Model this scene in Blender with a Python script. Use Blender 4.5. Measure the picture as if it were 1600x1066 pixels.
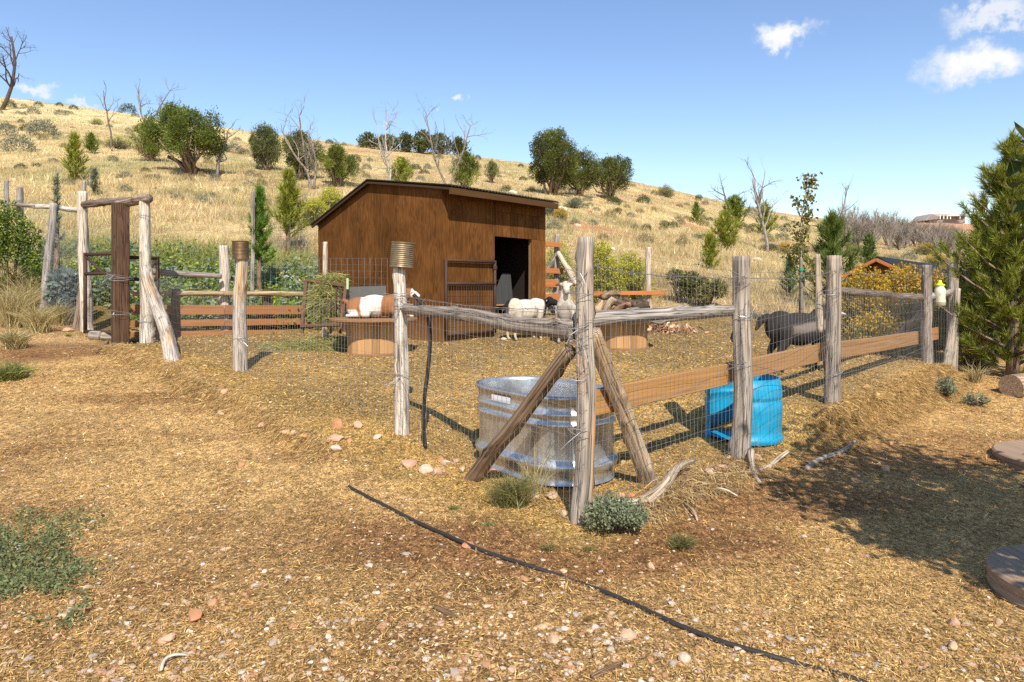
import bpy, math, random
import numpy as np
from mathutils import Vector, Matrix

# ------------------------------------------------------------------ clear
for o in list(bpy.data.objects):
    bpy.data.objects.remove(o)
scene = bpy.context.scene
COL = scene.collection
rng = np.random.default_rng(7)
random.seed(7)
PI = math.pi

# ------------------------------------------------------------------ camera
EYE = 1.4            # eye height, metres
FPX = 1067.0         # focal length in photo pixels (1600 wide), 24 mm
HORZ = 453.0         # photo row of the horizon
cam = bpy.data.cameras.new('camera')
cam.lens = 24.0
cam.sensor_width = 36.0
cam.shift_y = -(533.0 - HORZ) / 1600.0
cam.clip_start = 0.05
cam.clip_end = 3000
camo = bpy.data.objects.new('camera', cam)
COL.objects.link(camo)
camo.location = (0, 0, EYE)
camo.rotation_euler = (PI / 2, 0, 0)
scene.camera = camo

# ------------------------------------------------------------------ light
SUN_EL = math.radians(44)
LX, LY = -0.15, 0.989                      # the way the light travels over the ground
L = Vector((LX * math.cos(SUN_EL), LY * math.cos(SUN_EL), -math.sin(SUN_EL)))
sun = bpy.data.lights.new('sun', 'SUN')
sun.energy = 5.0
sun.angle = math.radians(0.53)
sun.color = (1.0, 0.93, 0.83)
suno = bpy.data.objects.new('sun', sun)
COL.objects.link(suno)
suno.rotation_euler = L.to_track_quat('-Z', 'Y').to_euler()
suno.location = (0, -10, 20)

world = bpy.data.worlds.new('World')
scene.world = world
world.use_nodes = True
wn, wl = world.node_tree.nodes, world.node_tree.links
wn.clear()
wout = wn.new('ShaderNodeOutputWorld')
bg = wn.new('ShaderNodeBackground')
sky = wn.new('ShaderNodeTexSky')
sky.sky_type = 'NISHITA'
sky.sun_disc = False
sky.sun_elevation = SUN_EL
sky.sun_rotation = math.atan2(-LX, -LY)
sky.altitude = 300
sky.air_density = 1.2
sky.dust_density = 0.1
sky.ozone_density = 2.0
SKY_STRENGTH = 0.143
hs = wn.new('ShaderNodeHueSaturation')
hs.inputs['Saturation'].default_value = 1.08
hs.inputs['Hue'].default_value = 0.508
hs.inputs['Value'].default_value = 1.0
wl.new(sky.outputs[0], hs.inputs['Color'])
wl.new(hs.outputs[0], bg.inputs['Color'])
bg.inputs['Strength'].default_value = SKY_STRENGTH
# clouds: a few soft cumulus puffs at fixed directions all round the sky
tc = wn.new('ShaderNodeTexCoord')
n1 = wn.new('ShaderNodeTexNoise'); n1.inputs['Scale'].default_value = 17.0; n1.inputs['Detail'].default_value = 12.0
n1.inputs['Roughness'].default_value = 0.66
wl.new(tc.outputs['Generated'], n1.inputs['Vector'])
sub = wn.new('ShaderNodeVectorMath'); sub.operation = 'SUBTRACT'; sub.inputs[1].default_value = (0.5, 0.5, 0.5)
wl.new(n1.outputs['Color'], sub.inputs[0])
scl = wn.new('ShaderNodeVectorMath'); scl.operation = 'SCALE'; scl.inputs['Scale'].default_value = 0.115
wl.new(sub.outputs[0], scl.inputs[0])
add = wn.new('ShaderNodeVectorMath'); add.operation = 'ADD'
wl.new(tc.outputs['Generated'], add.inputs[0]); wl.new(scl.outputs[0], add.inputs[1])
def px_dir(x, y):
    return Vector(((x - 800) / FPX, 1.0, (HORZ - y) / FPX)).normalized()
def ang_dir(az, el):
    az, el = math.radians(az), math.radians(el)
    return Vector((math.sin(az) * math.cos(el), math.cos(az) * math.cos(el), math.sin(el)))
CLOUDS = [(px_dir(1222, 56), .040, .019, 1.0), (px_dir(1532, 92), .054, .026, 1.0), (px_dir(1548, 14), .046, .014, .75),
          (px_dir(704, 150), .016, .007, .75), (px_dir(45, 134), .020, .009, .7), (px_dir(1522, 303), .018, .007, .6),
          (px_dir(128, 166), .02, .006, .6),
          (ang_dir(60, 28), .07, .03, 1), (ang_dir(110, 20), .06, .02, .9), (ang_dir(150, 35), .07, .03, 1), (ang_dir(-80, 22), .06, .02, .8),
          (ang_dir(-130, 30), .06, .03, 1), (ang_dir(-45, 50), .05, .02, .8), (ang_dir(30, 55), .06, .03, .8)]
prev = None
for c, wx, wz, a in CLOUDS:
    s_ = wn.new('ShaderNodeVectorMath'); s_.operation = 'SUBTRACT'; s_.inputs[1].default_value = c
    wl.new(add.outputs[0], s_.inputs[0])
    m_ = wn.new('ShaderNodeVectorMath'); m_.operation = 'MULTIPLY'; m_.inputs[1].default_value = (.90 / wx, .90 / wx, .86 / wz)
    wl.new(s_.outputs[0], m_.inputs[0])
    l_ = wn.new('ShaderNodeVectorMath'); l_.operation = 'LENGTH'
    wl.new(m_.outputs[0], l_.inputs[0])
    r_ = wn.new('ShaderNodeMapRange'); r_.interpolation_type = 'SMOOTHSTEP'
    r_.inputs['From Min'].default_value = 1.15; r_.inputs['From Max'].default_value = 0.35
    r_.inputs['To Min'].default_value = 0; r_.inputs['To Max'].default_value = a
    wl.new(l_.outputs['Value'], r_.inputs['Value'])
    if prev is None:
        prev = r_.outputs[0]
    else:
        x_ = wn.new('ShaderNodeMath'); x_.operation = 'MAXIMUM'
        wl.new(prev, x_.inputs[0]); wl.new(r_.outputs[0], x_.inputs[1]); prev = x_.outputs[0]
bgc = wn.new('ShaderNodeBackground')
bgc.inputs['Color'].default_value = (1.0, 1.0, 1.0, 1); bgc.inputs['Strength'].default_value = .78
mixw = wn.new('ShaderNodeMixShader')
wl.new(prev, mixw.inputs[0]); wl.new(bg.outputs[0], mixw.inputs[1]); wl.new(bgc.outputs[0], mixw.inputs[2])
wl.new(mixw.outputs[0], wout.inputs['Surface'])

scene.view_settings.view_transform = 'Standard'
scene.view_settings.look = 'None'
scene.view_settings.exposure = 0.36
scene.view_settings.gamma = 1.0
scene.view_settings.use_curve_mapping = False
scene.render.engine = 'CYCLES'
scene.cycles.use_denoising = False
scene.cycles.max_bounces = 6
scene.cycles.transparent_max_bounces = 8

# ------------------------------------------------------------------ numpy noise
def _h(ix, iy, iz):
    n = (ix.astype(np.int64) * 374761393 + iy.astype(np.int64) * 668265263 + iz.astype(np.int64) * 2147483647) & 0xFFFFFFFF
    n = ((n ^ (n >> 13)) * 1274126177) & 0xFFFFFFFF
    n = (n ^ (n >> 16)) & 0xFFFFFFFF
    return n / 4294967295.0
def vnoise(P):
    P = np.asarray(P, float)
    i = np.floor(P).astype(np.int64); f = P - i
    f = f * f * (3 - 2 * f)
    x, y, z = i[..., 0], i[..., 1], i[..., 2]
    fx, fy, fz = f[..., 0], f[..., 1], f[..., 2]
    def c(a, b, d): return _h(x + a, y + b, z + d)
    x00 = c(0,0,0) * (1-fx) + c(1,0,0) * fx; x10 = c(0,1,0) * (1-fx) + c(1,1,0) * fx
    x01 = c(0,0,1) * (1-fx) + c(1,0,1) * fx; x11 = c(0,1,1) * (1-fx) + c(1,1,1) * fx
    y0 = x00 * (1-fy) + x10 * fy; y1 = x01 * (1-fy) + x11 * fy
    return y0 * (1-fz) + y1 * fz
def fbm(P, o=4):
    P = np.asarray(P, float); s = 0; a = .5
    for k in range(o):
        s = s + a * (vnoise(P * 2 ** k + 17.3 * k) - .5); a *= .5
    return s            # about -.5 .. .5
def n2(X, Y, sc, seed=0, o=4):
    return fbm(np.stack([X * sc, Y * sc, np.full_like(X, seed * 7.13)], -1), o)
def sst(a, b, x):
    t = np.clip((x - a) / (b - a), 0, 1)
    return t * t * (3 - 2 * t)

# ------------------------------------------------------------------ terrain height
A_ = np.array([0.405, 4.13]); B_ = np.array([-0.956, 5.93]); D_ = np.array([-3.22, 8.1]); E_ = np.array([-5.74, 10.6])
R1 = np.array([1.82, 5.43]); R2 = np.array([2.94, 6.3]); R3 = np.array([5.42, 8.9]); R4 = np.array([6.02, 9.35])
_cx = (np.array([-700, 0, 250, 500, 800, 1000, 1200, 1350, 1500, 1700, 2300.]) - 800) / FPX
_ry = np.array([1, 4, 5.5, 7, 9, 11, 13, 16, 20, 27, 38, 55, 80, 115, 135, 170, 220, 260, 420.])
_T = np.array([
 [0,0,.06,.2,.42,.64,.95,1.75,2.95,4.9,8.2,13.4,21.5,34.5,39,38,35,33,20],
 [0,0,.06,.2,.42,.62,.9,1.7,2.9,4.9,8.2,13.4,21.5,34.2,38.2,37.5,34,32,20],
 [0,0,.06,.2,.4,.52,.62,1.6,2.85,4.8,7.9,12.6,19.8,30.2,34.2,33.5,31,29,20],
 [0,0,.05,.2,.4,.5,.6,1.25,2.45,4.26,6.95,11.1,17.4,26.3,30.5,30,28,26,20],
 [0,0,.05,.2,.4,.53,.62,.85,1.9,3.5,6.1,9.8,15.5,23.1,26.6,26.5,25,23,20],
 [0,0,.05,.2,.38,.5,.6,.78,1.6,2.85,5.07,8.26,13,19.4,22.4,22.8,22,21,20],
 [0,0,.05,.15,.36,.46,.56,.75,1.25,2.1,3.4,5.7,9.3,14.2,16.6,18,18.5,19,20],
 [0,0,.05,.12,.33,.42,.52,.7,1.0,1.7,2.86,4.75,7.85,12.3,14.6,18.3,23,27.5,25],
 [0,0,.03,.08,.2,.34,.4,.5,.75,1.3,2.4,4,6.3,9.8,11.5,15.2,21,27.5,25],
 [0,0,0,.05,.15,.25,.35,.45,.7,1.2,2.2,3.6,5.5,8.5,10,14,19,25,22],
 [0,0,0,.05,.15,.25,.35,.45,.7,1.2,2.2,3.6,5.5,8.5,10,14,19,25,22]])
_gu = np.linspace(_cx[0], _cx[-1], 300)
_gl = np.linspace(0, math.log(420), 400)
_tmp = np.stack([np.interp(_gl, np.log(_ry), r) for r in _T])            # cols x 400
_G = np.stack([np.interp(_gu, _cx, _tmp[:, k]) for k in range(400)], 1)   # 300 x 400
def _blur(a, k, ax):
    w = np.hanning(2 * k + 3)[1:-1]; w /= w.sum()
    p = np.pad(a, [(k, k) if i == ax else (0, 0) for i in range(2)], mode='edge')
    return np.apply_along_axis(lambda v: np.convolve(v, w, 'valid'), ax, p)
_G = _blur(_blur(_G, 14, 0), 7, 1)
def _table(X, Y):
    Yc = np.clip(Y, 1.0, 419.0)
    u = np.clip(X / np.maximum(Yc, 2.5), _cx[0], _cx[-1] - 1e-6)
    a = (u - _gu[0]) / (_gu[1] - _gu[0]); b = np.log(Yc) / (_gl[1] - _gl[0])
    i = np.clip(a.astype(int), 0, 298); j = np.clip(b.astype(int), 0, 398)
    fa, fb = a - i, b - j
    return (_G[i, j] * (1-fa) * (1-fb) + _G[i+1, j] * fa * (1-fb) + _G[i, j+1] * (1-fa) * fb + _G[i+1, j+1] * fa * fb)
def seg_side(X, Y, p, q):
    d = (q - p) / np.linalg.norm(q - p)
    t = (X - p[0]) * d[0] + (Y - p[1]) * d[1]
    s = (X - p[0]) * d[1] - (Y - p[1]) * d[0]       # positive on the right hand of p -> q
    return t, s
def fence_sides(X, Y):
    tr, sr = seg_side(X, Y, A_, R3)                  # sr > 0 : camera side of the right run
    tl, sl = seg_side(X, Y, A_, E_); sl = -sl        # sl > 0 : camera side of the left run
    return tr, sr, tl, sl
def gh(X, Y):
    X = np.asarray(X, float); Y = np.asarray(Y, float)
    z = _table(X, Y)
    tr, sr, tl, sl = fence_sides(X, Y)
    wob = .14 * n2(X, Y, 1.7, 3) + .10 * n2(X, Y, 5, 4, 2)
    # straw bank along the right run
    m = sst(2.5, 3.1, tr) * (1 - sst(6.6, 7.6, tr))
    z = z + m * (.26 * (1 - sst(.27, .37, sr + wob)) * np.exp(-np.clip(-sr, 0, None) / 2.2) - .06 * sst(.26, .5, sr + wob) * (1 - sst(2, 5, sr)))
    m2 = sst(1.2, 2.2, tr) * (1 - sst(2.6, 3.6, tr))
    # the small bank outside the left run
    ml = sst(1.6, 2.8, tl) * (1 - sst(8.2, 9.2, tl))
    z = z + ml * (.13 * (1 - sst(.44, .58, sl + wob * 1.3)) * np.exp(-np.clip(-sl, 0, None) / 2.5))
    far = sst(14, 40, Y)
    amp = .05 + .5 * far
    z = z + amp * n2(X, Y, .35, 1) * sst(2, 6, Y) * (1 - .6 * sst(9, 12, Y) * (1 - sst(14, 20, Y)))
    z = z + .035 * n2(X, Y, 2.2, 2) * (1 - far * .5)
    z = z + .022 * n2(X, Y, 9, 5, 3) * (1 - sst(12, 25, Y))
    return z
def g1(x, y):
    return float(gh(np.array([x]), np.array([y]))[0])
def at_depth(px, Y):
    """point on the ground in the photo column px at distance Y"""
    X = (px - 800) / FPX * Y
    return Vector((X, Y, g1(X, Y)))
_ys = np.exp(np.linspace(math.log(1.5), math.log(400), 2600))
def hit(px, py):
    """where the line of sight through a photo pixel meets the ground"""
    u = (px - 800) / FPX; v = (HORZ - py) / FPX
    d = EYE + v * _ys - gh(u * _ys, _ys)
    k = np.where(d <= 0)[0]
    k = k[0] if len(k) else len(_ys) - 1
    Y = _ys[k]
    return Vector((u * Y, Y, g1(u * Y, Y)))
def at(px, py, Y):
    return Vector(((px - 800) / FPX * Y, Y, EYE + (HORZ - py) / FPX * Y))

# ------------------------------------------------------------------ mesh helpers
class MB:
    """collects vertices, faces, colours and texture coordinates of one mesh"""
    def __init__(s): s.v, s.f, s.c, s.t, s.n = [], [], [], [], 0
    def add(s, V, F, C=(.5, .5, .5), T=None):
        V = np.asarray(V, float).reshape(-1, 3)
        C = np.asarray(C, float)
        if C.ndim == 1: C = np.tile(C[:3], (len(V), 1))
        if T is None: T = V
        s.v.append(V); s.c.append(C[:, :3]); s.t.append(np.asarray(T, float))
        for fa in (F if isinstance(F, list) else [F]):
            fa = np.asarray(fa, np.int64)
            if len(fa): s.f.append(fa + s.n)
        s.n += len(V)
        return s
    def mesh(s, name, base=(0, 0, 0), smooth=False):
        V = np.concatenate(s.v) - np.array(base)[None]
        C = np.concatenate(s.c); T = np.concatenate(s.t)
        me = bpy.data.meshes.new(name)
        me.vertices.add(len(V)); me.vertices.foreach_set('co', V.astype(np.float32).ravel())
        nl = sum(f.size for f in s.f); npoly = sum(len(f) for f in s.f)
        me.loops.add(nl); me.polygons.add(npoly)
        me.loops.foreach_set('vertex_index', np.concatenate([f.ravel() for f in s.f]).astype(np.int32))
        st, k = [], 0
        for f in s.f:
            w = f.shape[1]; st.append(k + np.arange(len(f)) * w); k += f.size
        me.polygons.foreach_set('loop_start', np.concatenate(st).astype(np.int32))
        me.update(calc_edges=True)
        a = me.attributes.new('Col', 'FLOAT_COLOR', 'POINT')
        a.data.foreach_set('color', np.concatenate([C, np.ones((len(C), 1))], 1).astype(np.float32).ravel())
        a = me.attributes.new('grain', 'FLOAT_VECTOR', 'POINT')
        a.data.foreach_set('vector', T.astype(np.float32).ravel())
        me.polygons.foreach_set('use_smooth', np.full(npoly, bool(smooth)))
        me.validate()
        return me

def link(name, me, mat=None, parent=None, loc=(0, 0, 0)):
    o = bpy.data.objects.new(name, me)
    COL.objects.link(o)
    o.location = loc
    if parent is not None: o.parent = parent
    if mat is not None and me is not None and not me.materials: me.materials.append(mat)
    return o
def tag(o, label=None, cat=None, group=None, kind=None):
    if label: o['label'] = label
    if cat: o['category'] = cat
    if group: o['group'] = group
    if kind: o['kind'] = kind
    return o
def thing(name, label, cat, base, group=None, rz=0):
    e = bpy.data.objects.new(name, None); COL.objects.link(e)
    e.location = base; e.rotation_euler = (0, 0, rz); e.empty_display_size = .1
    tag(e, label, cat, group)
    e['_b'] = list(base)
    return e
def part(th, name, mb, mat, smooth=False, label=None, kind=None):
    """a child mesh given in world coordinates (thing not rotated)"""
    b = list(th['_b']) if '_b' in th else [0, 0, 0]
    o = link(name, mb.mesh(name, b, smooth), mat, th)
    tag(o, label, None, None, kind)
    return o
def subpart(th, par, name, mb, mat, smooth=False, kind=None):
    o = link(name, mb.mesh(name, list(th['_b']), smooth), mat, par)
    tag(o, None, None, None, kind)
    return o
def single(name, mb, mat, label, cat, base=(0, 0, 0), group=None, smooth=False, kind=None):
    o = link(name, mb.mesh(name, base, smooth), mat, None, base)
    return tag(o, label, cat, group, kind)
def copy_thing(o, loc, rz=0, sc=1.0, label=None):
    r = o.copy(); COL.objects.link(r)
    r.location = loc; r.rotation_euler = (0, 0, rz); r.scale = (sc, sc, sc) if not hasattr(sc, '__len__') else sc
    if label: r['label'] = label
    for ch in o.children:
        c = ch.copy(); COL.objects.link(c); c.parent = r
        for g in ch.children:
            d = g.copy(); COL.objects.link(d); d.parent = c
    return r

def nrm(v):
    v = np.asarray(v, float)
    return v / np.maximum(np.linalg.norm(v, axis=-1, keepdims=True), 1e-9)
def frames(P):
    P = np.asarray(P, float)
    T = nrm(np.gradient(P, axis=0))
    up = np.array([0, 0, 1.]) if abs(T[0][2]) < .9 else np.array([1., 0, 0])
    n = nrm(np.cross(T[0], up)); N = [n]
    for k in range(1, len(P)):
        n = n - T[k] * np.dot(n, T[k]); n = nrm(n); N.append(n)
    N = np.array(N)
    return T, N, np.cross(T, N)
def tube(P, R, sides=8, cap=True, jit=None):
    """V, faces, grain coords of a tube along P"""
    P = np.asarray(P, float); n = len(P)
    R = np.full(n, R) if np.isscalar(R) else np.asarray(R, float)
    T, N, B = frames(P)
    a = np.arange(sides) * 2 * PI / sides
    rr = R[:, None] * (np.ones((n, sides)) if jit is None else jit)
    V = P[:, None] + rr[..., None] * (np.cos(a)[None, :, None] * N[:, None] + np.sin(a)[None, :, None] * B[:, None])
    ln = np.concatenate([[0], np.cumsum(np.linalg.norm(np.diff(P, axis=0), axis=1))])
    G = np.stack([np.broadcast_to(np.cos(a)[None], (n, sides)) * R.mean(), np.broadcast_to(np.sin(a)[None], (n, sides)) * R.mean(),
                  np.broadcast_to(ln[:, None], (n, sides))], -1)
    i = np.arange(n - 1)[:, None] * sides; j = np.arange(sides)[None]; j2 = (j + 1) % sides
    F = np.stack([i + j, i + j2, i + sides + j2, i + sides + j], -1).reshape(-1, 4)
    V = V.reshape(-1, 3); G = G.reshape(-1, 3)
    fs = [F]
    if cap:
        c0, c1 = len(V), len(V) + 1
        V = np.concatenate([V, P[:1], P[-1:]]); G = np.concatenate([G, [[0, 0, 0]], [[0, 0, ln[-1]]]])
        k = np.arange(sides); k2 = (k + 1) % sides
        fs.append(np.concatenate([np.stack([np.full(sides, c0), k2, k], 1),
                                  np.stack([np.full(sides, c1), (n-1)*sides + k, (n-1)*sides + k2], 1)]))
    return V, fs, G
def wire(mb, P, r=.0016, col=(.55, .55, .54), sides=3):
    V, F, G = tube(P, r, sides, cap=False)
    mb.add(V, F, col, G)
def box_vf(o, ax, ay, az):
    o, ax, ay, az = [np.asarray(q, float) for q in (o, ax, ay, az)]
    V = np.array([o, o + ax, o + ax + ay, o + ay, o + az, o + ax + az, o + ax + ay + az, o + ay + az])
    F = np.array([[0, 3, 2, 1], [4, 5, 6, 7], [0, 1, 5, 4], [1, 2, 6, 5], [2, 3, 7, 6], [3, 0, 4, 7]])
    if np.dot(np.cross(ax, ay), az) < 0: F = F[:, ::-1]
    return V, F
def board(mb, p, q, w, t, up=(0, 0, 1), col=(.4, .25, .1), seed=0, rag=.0):
    """a sawn board from p to q, width w along up (centred), thickness t; soft edges; grain runs along z of the grain coords"""
    p, q, up = [np.asarray(k, float) for k in (p, q, up)]
    d = q - p; Ln = np.linalg.norm(d); d /= Ln
    s = nrm(np.cross(d, up)); u = np.cross(s, d)
    e = min(w, t) * .12
    prof = np.array([(-t/2+e, -w/2), (t/2-e, -w/2), (t/2, -w/2+e), (t/2, w/2-e), (t/2-e, w/2), (-t/2+e, w/2), (-t/2, w/2-e), (-t/2, -w/2+e)])
    n = max(2, int(Ln / .5) + 1)
    ls = np.linspace(0, Ln, n)
    bend = .006 * np.sin(ls * 1.3 + seed) * (Ln > 1)
    V, T = [], []
    for l, bb in zip(ls, bend):
        V.append(p + d * l + u * bb + prof[:, :1] * s + prof[:, 1:] * u)
        T.append(np.concatenate([prof + seed * 3.17, np.full((8, 1), l + seed * 1.7)], 1))
    V = np.concatenate(V); T = np.concatenate(T)
    i = np.arange(n - 1)[:, None] * 8; j = np.arange(8)[None]; j2 = (j + 1) % 8
    F = np.stack([i + j, i + j2, i + 8 + j2, i + 8 + j], -1).reshape(-1, 4)
    caps = np.array([list(range(7, -1, -1)), list(range((n-1)*8, n*8))])
    mb.add(V, [F, caps], col, T)
    return mb
def mixc(a, b, t):
    return np.asarray(a)[None] * (1 - t[:, None]) + np.asarray(b)[None] * t[:, None]
GREY, PALE, TAN, BRN, ORG = (.25, .205, .165), (.56, .47, .36), (.45, .30, .165), (.17, .105, .065), (.50, .26, .10)
def logmesh(mb, p, q, r0, r1, seed=0, cols=(GREY, PALE), bend=.02, knots=5, sides=22, rough=.22, nring=None):
    """a weathered, slightly crooked peeled pole with knots and splits"""
    p, q = np.asarray(p, float), np.asarray(q, float)
    Ln = np.linalg.norm(q - p); n = nring or max(8, int(Ln / .04))
    t = np.linspace(0, 1, n)
    P = p[None] + (q - p)[None] * t[:, None]
    off = np.stack([fbm(np.stack([t * Ln * 1.2 + seed * 5, np.full(n, k * 9.1), np.zeros(n)], -1), 3) for k in range(3)], -1)
    P = P + off * bend * 4 * np.sin(PI * np.clip(t, .04, .96))[:, None] ** .5
    R = r0 + (r1 - r0) * t
    a = np.arange(sides) * 2 * PI / sides
    tt, aa = np.meshgrid(t * Ln, a, indexing='ij')
    q3 = np.stack([np.cos(aa) * 1.6, np.sin(aa) * 1.6, tt * 1.5 + seed * 11.3], -1)
    jit = 1 + rough * 1.6 * fbm(q3 * 1.0, 3) + rough * .7 * fbm(np.stack([np.cos(aa) * 6, np.sin(aa) * 6, tt * 1.2 + seed], -1), 2)
    rs = np.random.default_rng(seed + 50); dark = np.zeros_like(tt)
    for k in range(knots):
        kt, ka = rs.uniform(.05, .95) * Ln, rs.uniform(0, 2 * PI)
        d2 = ((tt - kt) / .035) ** 2 + (np.abs((aa - ka + PI) % (2 * PI) - PI) / .38) ** 2
        jit = jit + rs.uniform(.15, .5) * np.exp(-d2)
        dark = np.maximum(dark, np.exp(-d2 * 2.2))
    for k in range(3 if Ln > .5 else 1):          # drying splits
        ka, c0, l0 = rs.uniform(0, 2 * PI), rs.uniform(.1, .9) * Ln, rs.uniform(.15, .5) * Ln
        wv_ = ka + .25 * np.sin(tt * 2.1 + k)
        sp_ = np.exp(-(np.abs((aa - wv_ + PI) % (2 * PI) - PI) / .16) ** 2) * (1 - sst(l0 * .6, l0, np.abs(tt - c0)))
        jit = jit - .22 * sp_; dark = np.maximum(dark, .75 * sp_)
    V, F, G = tube(P, R, sides, True, jit)
    m = fbm(np.stack([G[:, 0] * 28, G[:, 1] * 28, G[:, 2] * 2.2 + seed * 3], -1), 3) * 1.7 + .5 + .5 * 1.0 * fbm(np.stack([G[:, 2] * 1.3, G[:, 0] * 6, np.full(len(G), seed)], -1), 2)
    C = mixc(cols[0], cols[1], np.clip(m, 0, 1))
    if len(cols) > 2:
        m2 = sst(.08, .22, fbm(np.stack([G[:, 0] * 9, G[:, 1] * 9, G[:, 2] * 1.6 + seed * 7 + 40], -1), 3))
        C = C * (1 - m2[:, None]) + np.asarray(cols[2])[None] * m2[:, None]
    C[:len(C) - 2] *= (1 - .72 * dark.reshape(-1, 1))
    G = G + np.array([0, 0, seed * 2.3])
    mb.add(V, F, C, G)
    return P
# leaf-like pieces, many at once
def rand_dirs(n, r=None):
    r = r or rng
    v = r.normal(size=(n, 3)); return nrm(v)
def leaves(mb, P, D, L, W, C, fold=0.0, r=None):
    """diamond leaves at P pointing along D; L, W length and width arrays; C colours"""
    r = r or rng
    n = len(P); D = nrm(D)
    S = nrm(np.cross(D, rand_dirs(n, r)))
    L = np.broadcast_to(np.asarray(L, float), (n,))[:, None]; W = np.broadcast_to(np.asarray(W, float), (n,))[:, None]
    N = np.cross(D, S)
    V = np.stack([P, P + D * L * .45 + S * W * .5 + N * W * fold, P + D * L, P + D * L * .45 - S * W * .5 + N * W * fold], 1).reshape(-1, 3)
    F = np.arange(n * 4).reshape(-1, 4)
    mb.add(V, F, np.repeat(C, 4, 0))
def blades(mb, P, D, L, W, C, droop=0.0, r=None):
    """thin triangles (needles, grass)"""
    r = r or rng
    n = len(P); D = nrm(D)
    S = nrm(np.cross(D, rand_dirs(n, r)))
    L = np.broadcast_to(np.asarray(L, float), (n,))[:, None]; W = np.broadcast_to(np.asarray(W, float), (n,))[:, None]
    tip = P + D * L; tip[:, 2] -= droop * L[:, 0]
    V = np.stack([P + S * W * .5, P - S * W * .5, tip], 1).reshape(-1, 3)
    mb.add(V, np.arange(n * 3).reshape(-1, 3), np.repeat(C, 3, 0))
def bent_blades(mb, P, D, L, W, C, droop=.35, r=None):
    r = r or rng
    n = len(P); D = nrm(D)
    S = nrm(np.cross(D, rand_dirs(n, r)))
    L = np.broadcast_to(np.asarray(L, float), (n,))[:, None]; W = np.broadcast_to(np.asarray(W, float), (n,))[:, None]
    H = nrm(D * np.array([1, 1, .05]) + 1e-6)
    m = P + D * L * .55; tip = P + D * L * .9 + H * L * droop * .6; tip[:, 2] -= (droop * L[:, 0]) * .4
    V = np.stack([P + S * W * .5, P - S * W * .5, m - S * W * .4, m + S * W * .4, tip], 1).reshape(-1, 3)
    k = np.arange(n)[:, None] * 5
    mb.add(V, [k + np.array([[0, 1, 2, 3]]), k + np.array([[3, 2, 4]])], np.repeat(C, 5, 0))
def varied(n, cols, sd=.18, r=None):
    r = r or rng
    cols = np.asarray(cols, float)
    c = cols[r.integers(0, len(cols), n)]
    m = r.uniform(0, 1, (n, 1)); c2 = cols[r.integers(0, len(cols), n)]
    c = c * m + c2 * (1 - m)
    return np.clip(c * np.exp(r.normal(0, sd, (n, 1))), 0, .95)

# ------------------------------------------------------------------ materials
def newmat(name):
    m = bpy.data.materials.new(name); m.use_nodes = True
    nt = m.node_tree; nt.nodes.clear()
    out = nt.nodes.new('ShaderNodeOutputMaterial')
    return m, nt.nodes, nt.links, out
def _attr(N, name):
    a = N.new('ShaderNodeAttribute'); a.attribute_name = name; return a
def _ramp(N, stops):
    r = N.new('ShaderNodeValToRGB'); e = r.color_ramp.elements
    while len(e) < len(stops): e.new(.5)
    for k, (p, c) in enumerate(stops):
        e[k].position = p; e[k].color = (c, c, c, 1) if np.isscalar(c) else (*c, 1)
    return r
def _mul(N, Lk, a, b, fac=1.0, mode='MULTIPLY'):
    m = N.new('ShaderNodeMix'); m.data_type = 'RGBA'; m.blend_type = mode; m.inputs[0].default_value = fac
    Lk.new(a, m.inputs[6]); Lk.new(b, m.inputs[7]); return m.outputs[2]
def mat_leaf(name, transl=.35, rough=.6):
    m, N, Lk, out = newmat(name)
    a = _attr(N, 'Col')
    p = N.new('ShaderNodeBsdfPrincipled'); p.inputs['Roughness'].default_value = rough; p.inputs['Specular IOR Level'].default_value = .25
    t = N.new('ShaderNodeBsdfTranslucent'); mx = N.new('ShaderNodeMixShader'); mx.inputs[0].default_value = transl
    Lk.new(a.outputs[0], p.inputs['Base Color']); Lk.new(a.outputs[0], t.inputs[0])
    Lk.new(p.outputs[0], mx.inputs[1]); Lk.new(t.outputs[0], mx.inputs[2]); Lk.new(mx.outputs[0], out.inputs[0])
    return m
def mat_vc(name, rough=.8, metal=0.0, nscale=0, namp=.25, bump=0.0, spec=.3):
    m, N, Lk, out = newmat(name)
    a = _attr(N, 'Col'); col = a.outputs[0]
    p = N.new('ShaderNodeBsdfPrincipled'); p.inputs['Roughness'].default_value = rough; p.inputs['Metallic'].default_value = metal
    p.inputs['Specular IOR Level'].default_value = spec
    if nscale:
        tc = N.new('ShaderNodeTexCoord')
        n = N.new('ShaderNodeTexNoise'); n.inputs['Scale'].default_value = nscale; n.inputs['Detail'].default_value = 6; n.inputs['Roughness'].default_value = .65
        Lk.new(tc.outputs['Object'], n.inputs['Vector'])
        r = _ramp(N, [(.25, 1 - namp), (.75, 1 + namp)]); Lk.new(n.outputs[0], r.inputs[0])
        col = _mul(N, Lk, col, r.outputs[0])
        if bump:
            b = N.new('ShaderNodeBump'); b.inputs['Strength'].default_value = bump; b.inputs['Distance'].default_value = .01
            Lk.new(n.outputs[0], b.inputs['Height']); Lk.new(b.outputs[0], p.inputs['Normal'])
    Lk.new(col, p.inputs['Base Color']); Lk.new(p.outputs[0], out.inputs[0])
    return m
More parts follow.
